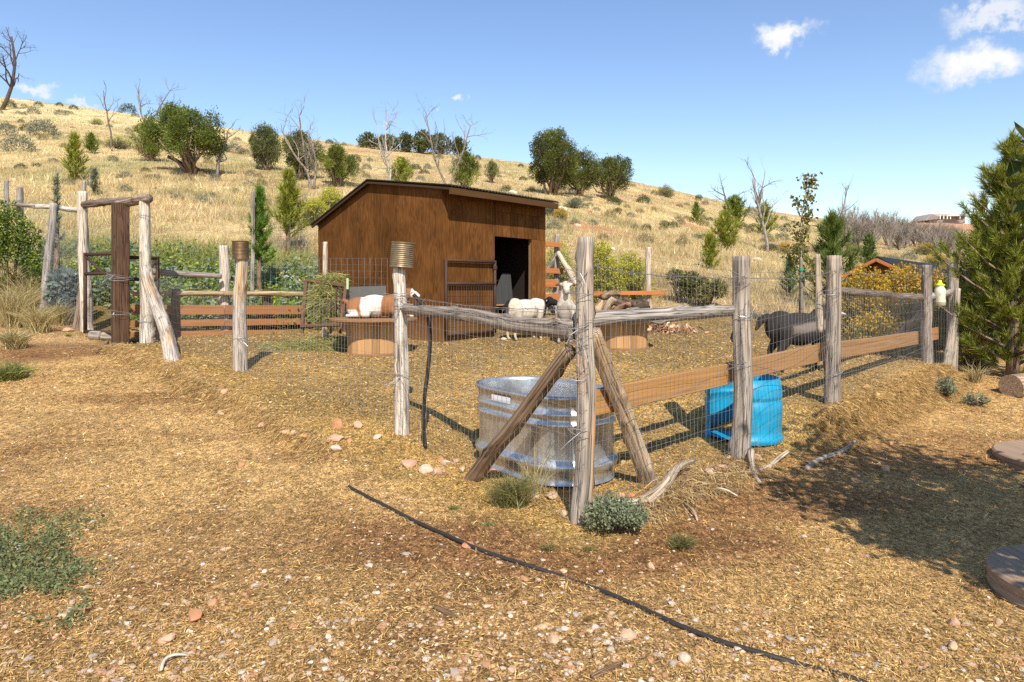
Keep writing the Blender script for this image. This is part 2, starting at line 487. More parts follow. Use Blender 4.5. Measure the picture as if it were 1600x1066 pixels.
def mat_wood(name, stretch=(70, 70, 2.6), lo=.32, hi=1.45, bump=.8, rough=.85, crack=True, dist=.006):
    m, N, Lk, out = newmat(name)
    a = _attr(N, 'Col'); g = _attr(N, 'grain')
    mp = N.new('ShaderNodeMapping'); mp.inputs['Scale'].default_value = stretch
    Lk.new(g.outputs['Vector'], mp.inputs['Vector'])
    n = N.new('ShaderNodeTexNoise'); n.inputs['Scale'].default_value = 1; n.inputs['Detail'].default_value = 5; n.inputs['Roughness'].default_value = .6
    n.inputs['Distortion'].default_value = .4
    Lk.new(mp.outputs[0], n.inputs['Vector'])
    r = _ramp(N, [(.28, lo), (.5, 1.0), (.75, hi)]); Lk.new(n.outputs[0], r.inputs[0])
    col = _mul(N, Lk, a.outputs[0], r.outputs[0])
    p = N.new('ShaderNodeBsdfPrincipled'); p.inputs['Roughness'].default_value = rough; p.inputs['Specular IOR Level'].default_value = .2
    h = n.outputs[0]
    if crack:
        mp2 = N.new('ShaderNodeMapping'); mp2.inputs['Scale'].default_value = (stretch[0] * .55, stretch[1] * .55, stretch[2] * .45)
        Lk.new(g.outputs['Vector'], mp2.inputs['Vector'])
        v = N.new('ShaderNodeTexNoise'); v.inputs['Scale'].default_value = 1; v.inputs['Detail'].default_value = 2; v.inputs['Distortion'].default_value = .8
        Lk.new(mp2.outputs[0], v.inputs['Vector'])
        sbt = N.new('ShaderNodeMath'); sbt.operation = 'SUBTRACT'; sbt.inputs[1].default_value = .5; Lk.new(v.outputs[0], sbt.inputs[0])
        ab = N.new('ShaderNodeMath'); ab.operation = 'ABSOLUTE'; Lk.new(sbt.outputs[0], ab.inputs[0])
        rc = _ramp(N, [(.0, .0), (.03, 1.0)]); Lk.new(ab.outputs[0], rc.inputs[0])
        rr = _ramp(N, [(0, .25), (1, 1)]); Lk.new(rc.outputs[0], rr.inputs[0])
        col = _mul(N, Lk, col, rr.outputs[0])
        mm = N.new('ShaderNodeMath'); mm.operation = 'MULTIPLY_ADD'; mm.inputs[1].default_value = .7
        Lk.new(rc.outputs[0], mm.inputs[0]); Lk.new(n.outputs[0], mm.inputs[2]); h = mm.outputs[0]
    b = N.new('ShaderNodeBump'); b.inputs['Strength'].default_value = bump; b.inputs['Distance'].default_value = dist
    Lk.new(h, b.inputs['Height']); Lk.new(b.outputs[0], p.inputs['Normal'])
    Lk.new(col, p.inputs['Base Color']); Lk.new(p.outputs[0], out.inputs[0])
    return m
def mat_ply(name):
    """stained plywood: cathedral grain running up z of the grain coords"""
    m, N, Lk, out = newmat(name)
    a = _attr(N, 'Col'); g = _attr(N, 'grain')
    mp = N.new('ShaderNodeMapping'); mp.inputs['Scale'].default_value = (5.0, 5.0, .55); Lk.new(g.outputs['Vector'], mp.inputs['Vector'])
    n = N.new('ShaderNodeTexNoise'); n.inputs['Scale'].default_value = 1.3; n.inputs['Detail'].default_value = 2.5; n.inputs['Distortion'].default_value = .3
    Lk.new(mp.outputs[0], n.inputs['Vector'])
    k = N.new('ShaderNodeMath'); k.operation = 'MULTIPLY'; k.inputs[1].default_value = 95; Lk.new(n.outputs[0], k.inputs[0])
    s = N.new('ShaderNodeMath'); s.operation = 'SINE'; Lk.new(k.outputs[0], s.inputs[0])
    mp2 = N.new('ShaderNodeMapping'); mp2.inputs['Scale'].default_value = (90, 90, 2.5); Lk.new(g.outputs['Vector'], mp2.inputs['Vector'])
    f = N.new('ShaderNodeTexNoise'); f.inputs['Scale'].default_value = 1; f.inputs['Detail'].default_value = 3; Lk.new(mp2.outputs[0], f.inputs['Vector'])
    ma = N.new('ShaderNodeMath'); ma.operation = 'MULTIPLY_ADD'; ma.inputs[1].default_value = .16; Lk.new(s.outputs[0], ma.inputs[0]); Lk.new(f.outputs[0], ma.inputs[2])
    r = _ramp(N, [(.28, .68), (.5, .97), (.72, 1.3)]); Lk.new(ma.outputs[0], r.inputs[0])
    col = _mul(N, Lk, a.outputs[0], r.outputs[0])
    w = N.new('ShaderNodeTexNoise'); w.inputs['Scale'].default_value = 2.2; w.inputs['Detail'].default_value = 5; Lk.new(g.outputs['Vector'], w.inputs['Vector'])
    r2 = _ramp(N, [(.3, .72), (.7, 1.25)]); Lk.new(w.outputs[0], r2.inputs[0])
    col = _mul(N, Lk, col, r2.outputs[0])
    sz = N.new('ShaderNodeSeparateXYZ'); tco = N.new('ShaderNodeTexCoord'); Lk.new(tco.outputs['Object'], sz.inputs[0])
    mn = N.new('ShaderNodeTexNoise'); mn.inputs['Scale'].default_value = 6; mn.inputs['Detail'].default_value = 7; Lk.new(tco.outputs['Object'], mn.inputs['Vector'])
    mh = N.new('ShaderNodeMath'); mh.operation = 'MULTIPLY_ADD'; mh.inputs[1].default_value = -.9; Lk.new(mn.outputs[0], mh.inputs[0]); mh.inputs[2].default_value = .95
    mr = N.new('ShaderNodeMapRange'); mr.inputs['To Min'].default_value = .55; mr.inputs['To Max'].default_value = 0.0; mr.inputs['From Min'].default_value = 0.0
    Lk.new(sz.outputs['Z'], mr.inputs['Value']); Lk.new(mh.outputs[0], mr.inputs['From Max'])
    mud = N.new('ShaderNodeMix'); mud.data_type = 'RGBA'; mud.inputs[7].default_value = (.25, .145, .065, 1); Lk.new(mr.outputs[0], mud.inputs[0]); Lk.new(col, mud.inputs[6]); col = mud.outputs[2]
    p = N.new('ShaderNodeBsdfPrincipled'); p.inputs['Roughness'].default_value = .85; p.inputs['Specular IOR Level'].default_value = .06
    b = N.new('ShaderNodeBump'); b.inputs['Strength'].default_value = .25; b.inputs['Distance'].default_value = .003
    Lk.new(ma.outputs[0], b.inputs['Height']); Lk.new(b.outputs[0], p.inputs['Normal'])
    Lk.new(col, p.inputs['Base Color']); Lk.new(p.outputs[0], out.inputs[0])
    return m
def mat_ground(name):
    m, N, Lk, out = newmat(name)
    a = _attr(N, 'Col')
    tc = N.new('ShaderNodeTexCoord')
    def noise(sc, det, rough=.6, dist=0):
        n = N.new('ShaderNodeTexNoise'); n.inputs['Scale'].default_value = sc; n.inputs['Detail'].default_value = det
        n.inputs['Roughness'].default_value = rough; n.inputs['Distortion'].default_value = dist
        Lk.new(tc.outputs['Object'], n.inputs['Vector']); return n.outputs[0]
    col = a.outputs[0]
    for sc, det, lo, hi in ((1.3, 4, .8, 1.2), (14, 5, .68, 1.32), (95, 4, .5, 1.5)):
        r = _ramp(N, [(.3, lo), (.7, hi)]); Lk.new(noise(sc, det), r.inputs[0])
        col = _mul(N, Lk, col, r.outputs[0])
    chips = []
    for sc, lo, hi in ((150, .66, 1.38), (55, .8, 1.22)):
        v = N.new('ShaderNodeTexVoronoi'); v.inputs['Scale'].default_value = sc; v.inputs['Randomness'].default_value = 1.0
        wp = N.new('ShaderNodeMapping'); wp.inputs['Scale'].default_value = (1.0, .55, 1.0); wp.inputs['Rotation'].default_value = (0, 0, .6 if sc > 100 else 2.1)
        Lk.new(tc.outputs['Object'], wp.inputs['Vector']); Lk.new(wp.outputs[0], v.inputs['Vector'])
        sx = N.new('ShaderNodeSeparateColor'); Lk.new(v.outputs['Color'], sx.inputs[0])
        r = _ramp(N, [(0.0, lo * .8), (.25, lo * 1.13), (.6, 1.13), (1.0, hi * 1.13)]); Lk.new(sx.outputs[0], r.inputs[0])
        col = _mul(N, Lk, col, r.outputs[0]); chips.append(sx.outputs[1])
    p = N.new('ShaderNodeBsdfPrincipled'); p.inputs['Roughness'].default_value = .95; p.inputs['Specular IOR Level'].default_value = .1
    h1, h2 = noise(60, 6, .7, .5), noise(12, 4)
    ad = N.new('ShaderNodeMath'); ad.operation = 'MULTIPLY_ADD'; ad.inputs[1].default_value = 2.0; Lk.new(h2, ad.inputs[0]); Lk.new(h1, ad.inputs[2])
    ad2 = N.new('ShaderNodeMath'); ad2.operation = 'MULTIPLY_ADD'; ad2.inputs[1].default_value = .5; Lk.new(chips[0], ad2.inputs[0]); Lk.new(ad.outputs[0], ad2.inputs[2]); ad = ad2
    b = N.new('ShaderNodeBump'); b.inputs['Strength'].default_value = .85; b.inputs['Distance'].default_value = .02
    Lk.new(ad.outputs[0], b.inputs['Height']); Lk.new(b.outputs[0], p.inputs['Normal'])
    Lk.new(col, p.inputs['Base Color']); Lk.new(p.outputs[0], out.inputs[0])
    return m
def mat_galv(name):
    m, N, Lk, out = newmat(name)
    tc = N.new('ShaderNodeTexCoord')
    v = N.new('ShaderNodeTexVoronoi'); v.inputs['Scale'].default_value = 60; Lk.new(tc.outputs['Object'], v.inputs['Vector'])
    n = N.new('ShaderNodeTexNoise'); n.inputs['Scale'].default_value = 7; n.inputs['Detail'].default_value = 6; Lk.new(tc.outputs['Object'], n.inputs['Vector'])
    c = N.new('ShaderNodeMix'); c.data_type = 'RGBA'; c.inputs[6].default_value = (.52, .52, .51, 1); c.inputs[7].default_value = (.70, .70, .69, 1)
    Lk.new(v.outputs['Color'], c.inputs[0])
    r = _ramp(N, [(.3, .75), (.7, 1.1)]); Lk.new(n.outputs[0], r.inputs[0])
    col = _mul(N, Lk, c.outputs[2], r.outputs[0])
    p = N.new('ShaderNodeBsdfPrincipled'); p.inputs['Metallic'].default_value = .78
    r2 = _ramp(N, [(.3, .27), (.7, .42)]); Lk.new(n.outputs[0], r2.inputs[0]); Lk.new(r2.outputs[0], p.inputs['Roughness'])
    b = N.new('ShaderNodeBump'); b.inputs['Strength'].default_value = .06; b.inputs['Distance'].default_value = .02; Lk.new(n.outputs[0], b.inputs['Height']); Lk.new(b.outputs[0], p.inputs['Normal'])
    Lk.new(col, p.inputs['Base Color']); Lk.new(p.outputs[0], out.inputs[0])
    return m

M_GROUND = mat_ground('earth')
M_LEAF = mat_leaf('foliage')
M_NEEDLE = mat_leaf('needles', .25, .55)
M_GRASS = mat_leaf('dry_grass', .3, .75)
M_STRAW = mat_vc('straw', .8, spec=.25)
M_STONE = mat_vc('stone', .9, nscale=30, namp=.22, bump=.4, spec=.2)
M_LOG = mat_wood('weathered_wood')
M_PLANK = mat_wood('plank_wood', (75, 75, 1.5), .66, 1.28, .2, .85, False, .002)
M_BARK = mat_wood('bark', (24, 24, 5), .4, 1.4, .8, .95, True, .012)
M_PLY = mat_ply('stained_plywood')
M_WIRE = mat_vc('galvanised_wire', .45, .6)
M_RUST = mat_vc('rusty_steel', .7, .35, 40, .35, .25)
M_GALV = mat_galv('galvanised_sheet')
M_PLASTIC = mat_vc('plastic', .48, 0, 9, .2, .06, spec=.4)
M_RUBBER = mat_vc('black_rubber', .6, 0, 60, .2, .1)
M_HAIR = mat_vc('animal_coat', .85, 0, 45, .14, .25, spec=.15)
M_TIN = mat_vc('tin', .5, .6, 18, .45, .1)
M_PAINT = mat_vc('paint', .7, 0, 12, .1)
M_GLASS = mat_vc('dark_glass', .08, 0, spec=.8)
# ================================================================== GROUND
STRAW, PENC, DIRT, RED, HILL, GARD = [np.array(c) for c in ((.505, .31, .118), (.42, .26, .082), (.25, .125, .05), (.44, .20, .095), (.52, .38, .175), (.19, .165, .05))]
def zones(X, Y):
    tr, sr, tl, sl = fence_sides(X, Y)
    u = X / np.maximum(Y, 1)
    nz = n2(X, Y, .8, 11)
    pen = (1 - sst(.1, .45, sr + nz * .5)) * (1 - sst(.2, .5, sl + nz * .5)) * (1 - sst(15.5, 17, Y + nz * 2))
    hill = sst(15.0, 18.5, Y + 2.5 * nz + 3.0 * sst(.3, .6, u))
    gard = sst(12.2, 13.6, Y + nz) * (1 - sst(15.6, 17.2, Y + nz * 2)) * sst(-.64, -.55, u) * (1 - sst(-.30, -.24, u))
    return pen, hill, gard, nz
def ground_colour(X, Y):
    pen, hill, gard, nz = zones(X, Y)
    C = np.tile(STRAW, (len(X), 1))
    def mix(c, w):
        nonlocal C
        w = np.clip(w, 0, 1)[:, None]; C = C * (1 - w) + np.asarray(c)[None] * w
    mix(DIRT, .45 * sst(.0, .2, n2(X, Y, .55, 21)) + .4 * sst(.03, .22, n2(X, Y, 2.5, 22)))
    # trodden earth round the corner post and at the gateway
    for cx, cy, rx, ry, s in ((.1, 3.75, 1.5, .55, .95), (1.6, 4.5, 1.3, .4, .8), (2.9, 5.6, 1.3, .5, .6), (-6.6, 10.1, 1.5, .8, .9), (-7.4, 9.4, 1.6, .7, .6), (4.6, 6.0, 1.6, .8, .5),
                              (-3.4, 7.3, 1.8, .3, .7), (-1.3, 5.5, .9, .25, .6)):
        d = np.sqrt(((X - cx) / rx) ** 2 + ((Y - cy) / ry) ** 2) + nz * 1.2
        mix(DIRT, s * (1 - sst(.55, 1.15, d)))
    mix(PENC, pen)
    mix((.23, .155, .058), pen * np.clip(.75 * sst(8.2, 10.5, Y) + .5 * sst(.02, .22, n2(X, Y, .9, 31)), 0, .8))
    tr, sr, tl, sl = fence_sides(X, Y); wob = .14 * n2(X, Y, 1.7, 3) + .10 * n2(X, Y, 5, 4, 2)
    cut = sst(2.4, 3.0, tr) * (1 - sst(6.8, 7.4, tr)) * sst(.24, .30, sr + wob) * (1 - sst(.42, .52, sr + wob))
    mix((.13, .075, .035), cut * (.45 + 1.2 * np.clip(n2(X, Y, 3.5, 91), -.2, .4)))  # exposed soil, coloured darker to stand in for shaded gaps under overhanging straw
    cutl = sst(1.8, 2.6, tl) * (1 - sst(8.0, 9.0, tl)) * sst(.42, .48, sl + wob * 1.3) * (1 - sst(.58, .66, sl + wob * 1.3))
    mix((.15, .085, .038), cutl * (.35 + 1.6 * np.clip(n2(X, Y, 2.5, 92), -.2, .4)))  # left bank likewise: bare soil with the gap shade put into its colour
    mix(GARD, gard)
    mix(HILL, hill)
    mix((.36, .31, .14), hill * .8 * sst(.02, .22, n2(X, Y, .09, 41)))
    mix((.44, .27, .14), hill * .75 * sst(.03, .18, n2(X, Y, .16, 43)))
    mix((.30, .25, .11), hill * .65 * sst(.04, .2, n2(X, Y, .3, 45)))
    mix(RED, hill * .75 * sst(.12, .24, n2(X, Y, .25, 42)))
    mix((.62, .50, .26), hill * .8 * sst(60, 95, Y) * (1 - sst(-.42, -.28, X / np.maximum(Y, 1))))
    mix((.47, .24, .13), sst(150, 200, Y) * .85)
    yr = sst(9.5, 11.5, Y) * (1 - sst(14, 16, Y)) * (1 - pen)
    mix((.40, .26, .13), yr * .6)
    return C
wv = lambda Y: np.sqrt(np.maximum(Y, 0) ** 2 + 4.0)
ys = [-40., -25, -15, -8, -4, -2, -1, 0]
while ys[-1] < 420: ys.append(ys[-1] + (.009 if ys[-1] < 14 else .014) * float(wv(np.array(ys[-1]))))
ys = np.array(ys)
us = np.concatenate([[-9, -5, -3, -2, -1.5, -1.2], np.linspace(-1.0, 1.0, 380), [1.2, 1.5, 2, 3, 5, 9]])
UU, YY = np.meshgrid(us, ys)
XX = UU * wv(YY)
ZZ = gh(XX.ravel(), YY.ravel())
gv = np.stack([XX.ravel(), YY.ravel(), ZZ], 1)
nr, nc = UU.shape
i = np.arange(nr - 1)[:, None] * nc; j = np.arange(nc - 1)[None]
gf = np.stack([i + j, i + j + 1, i + nc + j + 1, i + nc + j], -1).reshape(-1, 4)
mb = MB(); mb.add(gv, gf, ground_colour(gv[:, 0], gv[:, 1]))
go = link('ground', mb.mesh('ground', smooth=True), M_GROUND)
tag(go, 'straw strewn yard rising into a dry grassy hillside', 'ground', kind='structure')

# ------------------------------------------------------------------ chopped straw lying on yard and pen
def straw_bits():
    r = np.random.default_rng(3)
    n = 370000
    Y = 1.9 * (15.5 / 1.9) ** r.uniform(0, 1, n)
    X = r.uniform(-.92, .92, n) * Y
    tr, sr, tl, sl = fence_sides(X, Y)
    pen, hill, gard, nz = zones(X, Y)
    keep = (hill < .4) & (gard < .3) & (r.uniform(0, 1, n) < np.clip(.66 + 2.4 * n2(X, Y, 1.1, 77) + 1.1 * n2(X, Y, 6, 78, 2) + .3 * pen, .08, 1))
    for cx, cy, rx, ry in ((.1, 3.75, 1.4, .5), (-6.8, 10.0, 1.6, .9), (1.6, 4.5, 1.2, .35)):
        d = np.sqrt(((X - cx) / rx) ** 2 + ((Y - cy) / ry) ** 2) + nz
        keep &= (d > .9) | (r.uniform(0, 1, n) < .3)
    X, Y = X[keep], Y[keep]; n = len(X)
    Z = gh(X, Y) + r.uniform(.000, .012, n)
    a = r.uniform(0, 2 * PI, n)
    D = np.stack([np.cos(a), np.sin(a), r.normal(.05, .34, n)], 1)
    s = np.clip(Y / 4.5, .8, 2.0)
    Ln = r.gamma(3, .0088, n) * s ** .7; W = r.uniform(.0024, .0058, n) * s
    big = r.uniform(0, 1, n) < .008
    Ln[big] *= 2.0
    C = varied(n, [(.60, .385, .13), (.44, .25, .07), (.62, .45, .20), (.30, .165, .05), (.42, .27, .10), (.52, .31, .10)], .28, r)
    dk = r.uniform(0, 1, n) < .15
    C[dk] *= .3
    S = nrm(np.cross(D, np.array([0, 0, 1.]) + r.normal(0, .45, (n, 3))))
    P = np.stack([X, Y, Z], 1); D = nrm(D)
    V = np.stack([P - D * Ln[:, None] * .5, P + S * W[:, None] * .5, P + D * Ln[:, None] * .5, P - S * W[:, None] * .5], 1).reshape(-1, 3)
    m = MB(); m.add(V, np.arange(n * 4).reshape(-1, 4), np.repeat(C, 4, 0))
    single('straw_litter', m, M_STRAW, 'chopped golden straw strewn over the yard and pen', 'straw', kind='stuff')
straw_bits()

# ------------------------------------------------------------------ hillside grass
def hill_grass():
    r = np.random.default_rng(5)
    n = 100000
    Y = 14.5 * (140 / 14.5) ** (r.uniform(0, 1, n) ** .9)
    u = r.uniform(-.86, .86, n); X = u * Y
    pen, hill, gard, nz = zones(X, Y)
    red = sst(.12, .24, n2(X, Y, .25, 42))
    keep = (r.uniform(0, 1, n) < hill * (1 - .85 * red) * np.clip(.72 + 2.6 * n2(X, Y, .45, 52) + 1.4 * n2(X, Y, 1.6, 59), .04, 1)) & (Y < 138)
    X, Y = X[keep], Y[keep]; n = len(X)
    k = 6
    Xs = np.repeat(X, k) + r.normal(0, .10, n * k) * np.repeat(np.clip(Y / 25, 1, 3), k)
    Ys = np.repeat(Y, k) + r.normal(0, .10, n * k) * np.repeat(np.clip(Y / 25, 1, 3), k)
    Z = gh(Xs, Ys) - .02
    P = np.stack([Xs, Ys, Z], 1)
    D = np.stack([r.normal(0, .38, n * k), r.normal(0, .38, n * k), np.ones(n * k)], 1)
    tall = np.repeat(r.gamma(4, .075, n) * (1 + .8 * n2(X, Y, .2, 53)) * (1 - .45 * sst(24, 55, Y)), k)
    W = np.repeat(np.clip(Y * .00085, .013, .08), k)
    C = np.repeat(varied(n, [(.62, .48, .25), (.54, .40, .19), (.70, .57, .33), (.46, .35, .15)], .18, r), k, 0)
    grn = np.repeat(sst(.02, .2, n2(X, Y, .17, 54)), k)[:, None] * .6
    C = C * (1 - grn) + np.array([[.26, .27, .10]]) * grn
    C *= np.exp(r.normal(0, .12, (n * k, 1)) + np.repeat(np.clip(1.1 * n2(X, Y, .35, 57) + .9 * n2(X, Y, .09, 58), -.55, .35), k)[:, None])
    m = MB(); blades(m, P, D, tall * r.uniform(.6, 1.2, n * k), W, C, .12, r)
    single('hillside_grass', m, M_GRASS, 'dry tan bunch grass covering the hillside', 'grass', kind='stuff')
hill_grass()

# ------------------------------------------------------------------ green garden growth behind the plank fence
def garden():
    r = np.random.default_rng(6)
    n = 1900
    Y = r.uniform(12.9, 17.6, n); u = r.uniform(-.70, -.26, n)
    X = u * Y; nz = n2(X, Y, .7, 61)
    ok = r.uniform(0, 1, n) < np.clip(1.0 + nz * 1.6 - sst(16.3, 17.4, Y) * .6, .1, 1)
    # keep the shed and the path to the gate clear
    ok &= ~((u < -.545) & (Y < 14.0))
    X, Y = X[ok], Y[ok]; n = len(X)
    Z = gh(X, Y)
    m = MB()
    kinds = r.uniform(0, 1, n) + n2(X, Y, .6, 62) * 1.2
    for q in range(n):
        h = r.uniform(.25, .6) * (1 + .6 * n2(X[q:q+1], Y[q:q+1], .5, 63)[0])
        k = int(38)
        pr = r.uniform(0, 1, k) ** .6
        a = r.uniform(0, 2 * PI, k)
        sp = h * .55
        P = np.stack([X[q] + np.cos(a) * pr * sp, Y[q] + np.sin(a) * pr * sp, Z[q] + h * (1 - .55 * pr ** 2) * r.uniform(.25, 1.1, k)], 1)
        D = np.stack([np.cos(a), np.sin(a), r.normal(.25, .4, k)], 1)
        if kinds[q] < .16: cs = [(.24, .28, .18), (.31, .35, .24)]; L_ = .13
        elif kinds[q] < .75: cs = [(.15, .24, .035), (.21, .31, .05), (.27, .34, .06)]; L_ = .085
        else: cs = [(.30, .33, .06), (.38, .36, .09), (.23, .28, .05)]; L_ = .075
        leaves(m, P, D, r.uniform(.6, 1.3, k) * L_, r.uniform(.5, .8, k) * L_, varied(k, cs, .2, r), .15, r)
        if r.uniform() < .12:
            kk = 5; fp = P[:kk] + np.array([0, 0, h * .3])
            leaves(m, fp, rand_dirs(kk, r), .05, .045, varied(kk, [(.75, .55, .03)], .1, r), .1, r)
    single('garden_plants', m, M_LEAF, 'mass of green garden growth behind the plank fence', 'plants', kind='stuff')
    # pale upright grass along the upper edge of the garden
    m = MB(); n = 9000
    Y = r.uniform(16.0, 18.5, n); u = r.uniform(-.68, -.24, n); X = u * Y
    ok = n2(X, Y, 1.1, 64) > -.12; X, Y = X[ok], Y[ok]; n = len(X)
    P = np.stack([X, Y, gh(X, Y)], 1)
    D = np.stack([r.normal(0, .2, n), r.normal(0, .2, n), np.ones(n)], 1)
    bent_blades(m, P, D, r.uniform(.35, .85, n), .014, varied(n, [(.32, .33, .09), (.42, .38, .14), (.26, .30, .08)], .15, r), .3, r)
    single('tall_green_grass', m, M_GRASS, 'tall yellow-green grass along the upper edge of the garden', 'grass', kind='stuff')
garden()
# ================================================================== SHED
SP = Vector((-1.12, 10.9, 0)); SZ = .50
FA = np.array([.658, .753, 0]); FA /= np.linalg.norm(FA)
FB = np.array([-FA[1], FA[0], 0])                 # away from the front, along the gable wall
UP = np.array([0, 0, 1.])
LF, LB = 2.64, 3.46
ZF, ZR, ZB, SR = 3.04, 3.30, 2.66, 1.80
def sp(t, s, z): return np.array([SP.x, SP.y, 0]) + FA * t + FB * s + UP * z
def roofz(s):
    return np.where(s < SR, ZF + (ZR - ZF) * s / SR, ZR + (ZB - ZR) * (s - SR) / (LB - SR))
def prism(mb, poly, ax, ay, o, depth, nd, col, seed):
    """a sheet: polygon in the plane (ax, ay) at o, with thickness along nd"""
    o, ax, ay, nd = [np.asarray(k, float) for k in (o, ax, ay, nd)]
    n = len(poly); P = np.array(poly, float)
    V0 = o + P[:, :1] * ax + P[:, 1:] * ay; V1 = V0 + nd * depth
    T0 = np.stack([P[:, 0] + seed * 2.7, np.zeros(n), P[:, 1] + seed * 4.1], 1); T1 = T0 + np.array([0, depth, 0])
    k = np.arange(n); k2 = (k + 1) % n
    side = np.stack([k, k2, n + k2, n + k], 1)
    caps = np.array([list(k[::-1]), list(n + k)])
    if np.dot(np.cross(ax, ay), nd) < 0: side, caps = side[:, ::-1], caps[:, ::-1]
    mb.add(np.concatenate([V0, V1]), [side, caps], col, np.concatenate([T0, T1]))
shed = thing('goat_shed', 'brown stained plywood goat shed with a dark open doorway', 'shed', (float(SP.x), float(SP.y), SZ))
PLY = np.array([.125, .051, .0145])
def sheet(name, poly, plane, seed, tint=1.0, depth=.02):
    m = MB()
    if plane == 'front': prism(m, poly, FA, UP, sp(0, 0, 0), depth, -FB, PLY * tint, seed)
    elif plane == 'gable': prism(m, poly, FB, UP, sp(0, 0, 0), depth, -FA, PLY * tint, seed)
    elif plane == 'right': prism(m, poly, FB, UP, sp(LF, 0, 0), depth, FA, PLY * tint, seed)
    elif plane == 'back': prism(m, poly, FA, UP, sp(0, LB, 0), depth, FB, PLY * tint, seed)
    return part(shed, name, m, M_PLY)
G_ = .008
DT0, DT1, DZ = 1.23, 2.24, 2.33
sheet('wall_panel', [(-.02, SZ - .3), (DT0 - G_, SZ - .3), (DT0 - G_, ZF), (-.02, ZF)], 'front', 1)
sheet('wall_panel', [(DT0 + G_, 2.76), (LF, 2.76), (LF, ZF), (DT0 + G_, ZF)], 'front', 2, .95)
for k in range(7):
    w = (LF - DT0) / 7
    sheet('wall_panel', [(DT0 + k * w + G_, DZ), (DT0 + (k + 1) * w - G_ * .5, DZ), (DT0 + (k + 1) * w - G_ * .5, 2.755), (DT0 + k * w + G_, 2.755)], 'front', 3 + k, 1.0 + .16 * math.sin(k * 2.3), .022)
sheet('wall_panel', [(DT1, SZ - .3), (LF, SZ - .3), (LF, DZ - .004), (DT1, DZ - .004)], 'front', 12, 1.35)
edges = [0, 1.09, 1.75, 2.97, LB]
for k in range(4):
    a, b = edges[k] + G_ * .5, edges[k + 1] - G_ * .5
    pts = [(a, SZ - .3), (b, SZ - .3), (b, float(roofz(b)))]
    if a < SR < b: pts.append((SR, ZR))
    pts.append((a, float(roofz(a))))
    sheet('wall_panel', pts, 'gable', 20 + k, (1.10, .86, 1.02, .9)[k])
for k, (a, b) in enumerate(((0, 1.2), (1.2, 2.4), (2.4, LB))):
    pts = [(a + G_, SZ - .3), (b - G_, SZ - .3), (b - G_, float(roofz(b)))]
    if a < SR < b: pts.append((SR, ZR))
    pts.append((a + G_, float(roofz(a))))
    sheet('wall_panel', pts, 'right', 30 + k)
for k in range(2):
    sheet('wall_panel', [(k * 1.32 + G_, SZ - .3), (k * 1.32 + 1.32 - G_, SZ - .3), (k * 1.32 + 1.32 - G_, ZB), (k * 1.32 + G_, ZB)], 'back', 40 + k)
# stud frame (backs the seams), plates and door posts
m = MB()
for s in (.0, 1.09, 1.75, 2.97, LB - .04):
    for t in (.045, LF - .045):
        board(m, sp(t, s + .03, SZ - .2), sp(t, s + .03, float(roofz(s)) - .02), .09, .06, FA, (.22, .13, .06), s)
for t in (.1, DT0 - .045, DT1 + .045, LF - .1):
    board(m, sp(t, .045, SZ - .2), sp(t, .045, ZF - .03), .085, .06, FB, (.22, .13, .06), t)
for k in range(8):
    board(m, sp(DT0 + k * (LF - DT0) / 7, .04, DZ + .03), sp(DT0 + k * (LF - DT0) / 7, .04, ZF - .05), .07, .05, FB, (.2, .12, .05), k)
board(m, sp(DT0, .03, DZ + .05), sp(LF, .03, DZ + .05), .09, .05, UP, (.2, .12, .05), 3)
board(m, sp(1.32, LB - .04, SZ - .2), sp(1.32, LB - .04, ZB), .09, .06, FA, (.22, .13, .06), 9)
part(shed, 'stud_frame', m, M_PLANK)
# corrugated roof in two slopes
def roof_sheet(s0, z0, s1, z1):
    t = np.linspace(-.12, LF + .02, 160)
    wav = .011 * np.sin(t / .076 * 2 * PI)
    m = MB(); V = []
    for dz in (.012, 0.0):
        for s, z in ((s0, z0), (s1, z1)):
            V.append(np.array([sp(tt, s, z + .03 + ww + dz) for tt, ww in zip(t, wav)]))
    V = np.concatenate(V); n = len(t); k = np.arange(n - 1)
    F = [np.stack([k, k + 1, n + k + 1, n + k], 1), np.stack([2*n + k, 3*n + k, 3*n + k + 1, 2*n + k + 1], 1),
         np.stack([k, 2*n + k, 2*n + k + 1, k + 1], 1), np.stack([n + k, n + k + 1, 3*n + k + 1, 3*n + k], 1),
         np.array([[0, n, 3*n, 2*n], [n-1, 3*n-1, 4*n-1, 2*n-1]])]
    m.add(V, F, (.055, .042, .035))
    return m
slope = (ZR - ZF) / SR; slb = (ZB - ZR) / (LB - SR)
rf = part(shed, 'roof_sheet', roof_sheet(-.33, ZF - .33 * slope, SR, ZR + .004), M_RUST)
part(shed, 'roof_sheet', roof_sheet(SR, ZR + .004, LB + .10, ZB + .10 * slb), M_RUST)
m = MB(); board(m, sp(-.11, -.30, ZF - .30 * slope - .05), sp(LF + .01, -.30, ZF - .30 * slope - .05), .105, .036, UP, (.082, .040, .013), 5)
part(shed, 'fascia_board', m, M_PLANK)
m = MB()
for t in (-.10, LF + .045):
    board(m, sp(t, -.28, ZF - .28 * slope - .02), sp(t, SR, ZR - .02), .04, .03, UP, (.05, .028, .014), 6)
    board(m, sp(t, SR, ZR - .02), sp(t, LB + .08, ZB + .08 * slb - .02), .04, .03, UP, (.05, .028, .014), 7)
for t in np.linspace(.25, LF - .25, 5):
    board(m, sp(t, -.27, ZF - .27 * slope - .03), sp(t, SR, ZR - .03), .085, .04, UP, (.2, .12, .05), 8)
part(shed, 'rafter', m, M_PLANK)
m = MB(); board(m, sp(.05, 1.7, SZ + .10), sp(LF - .05, 1.7, SZ + .10), 3.3, .04, FB, (.16, .10, .05), 4)
part(shed, 'floor', m, M_PLANK)
m = MB()
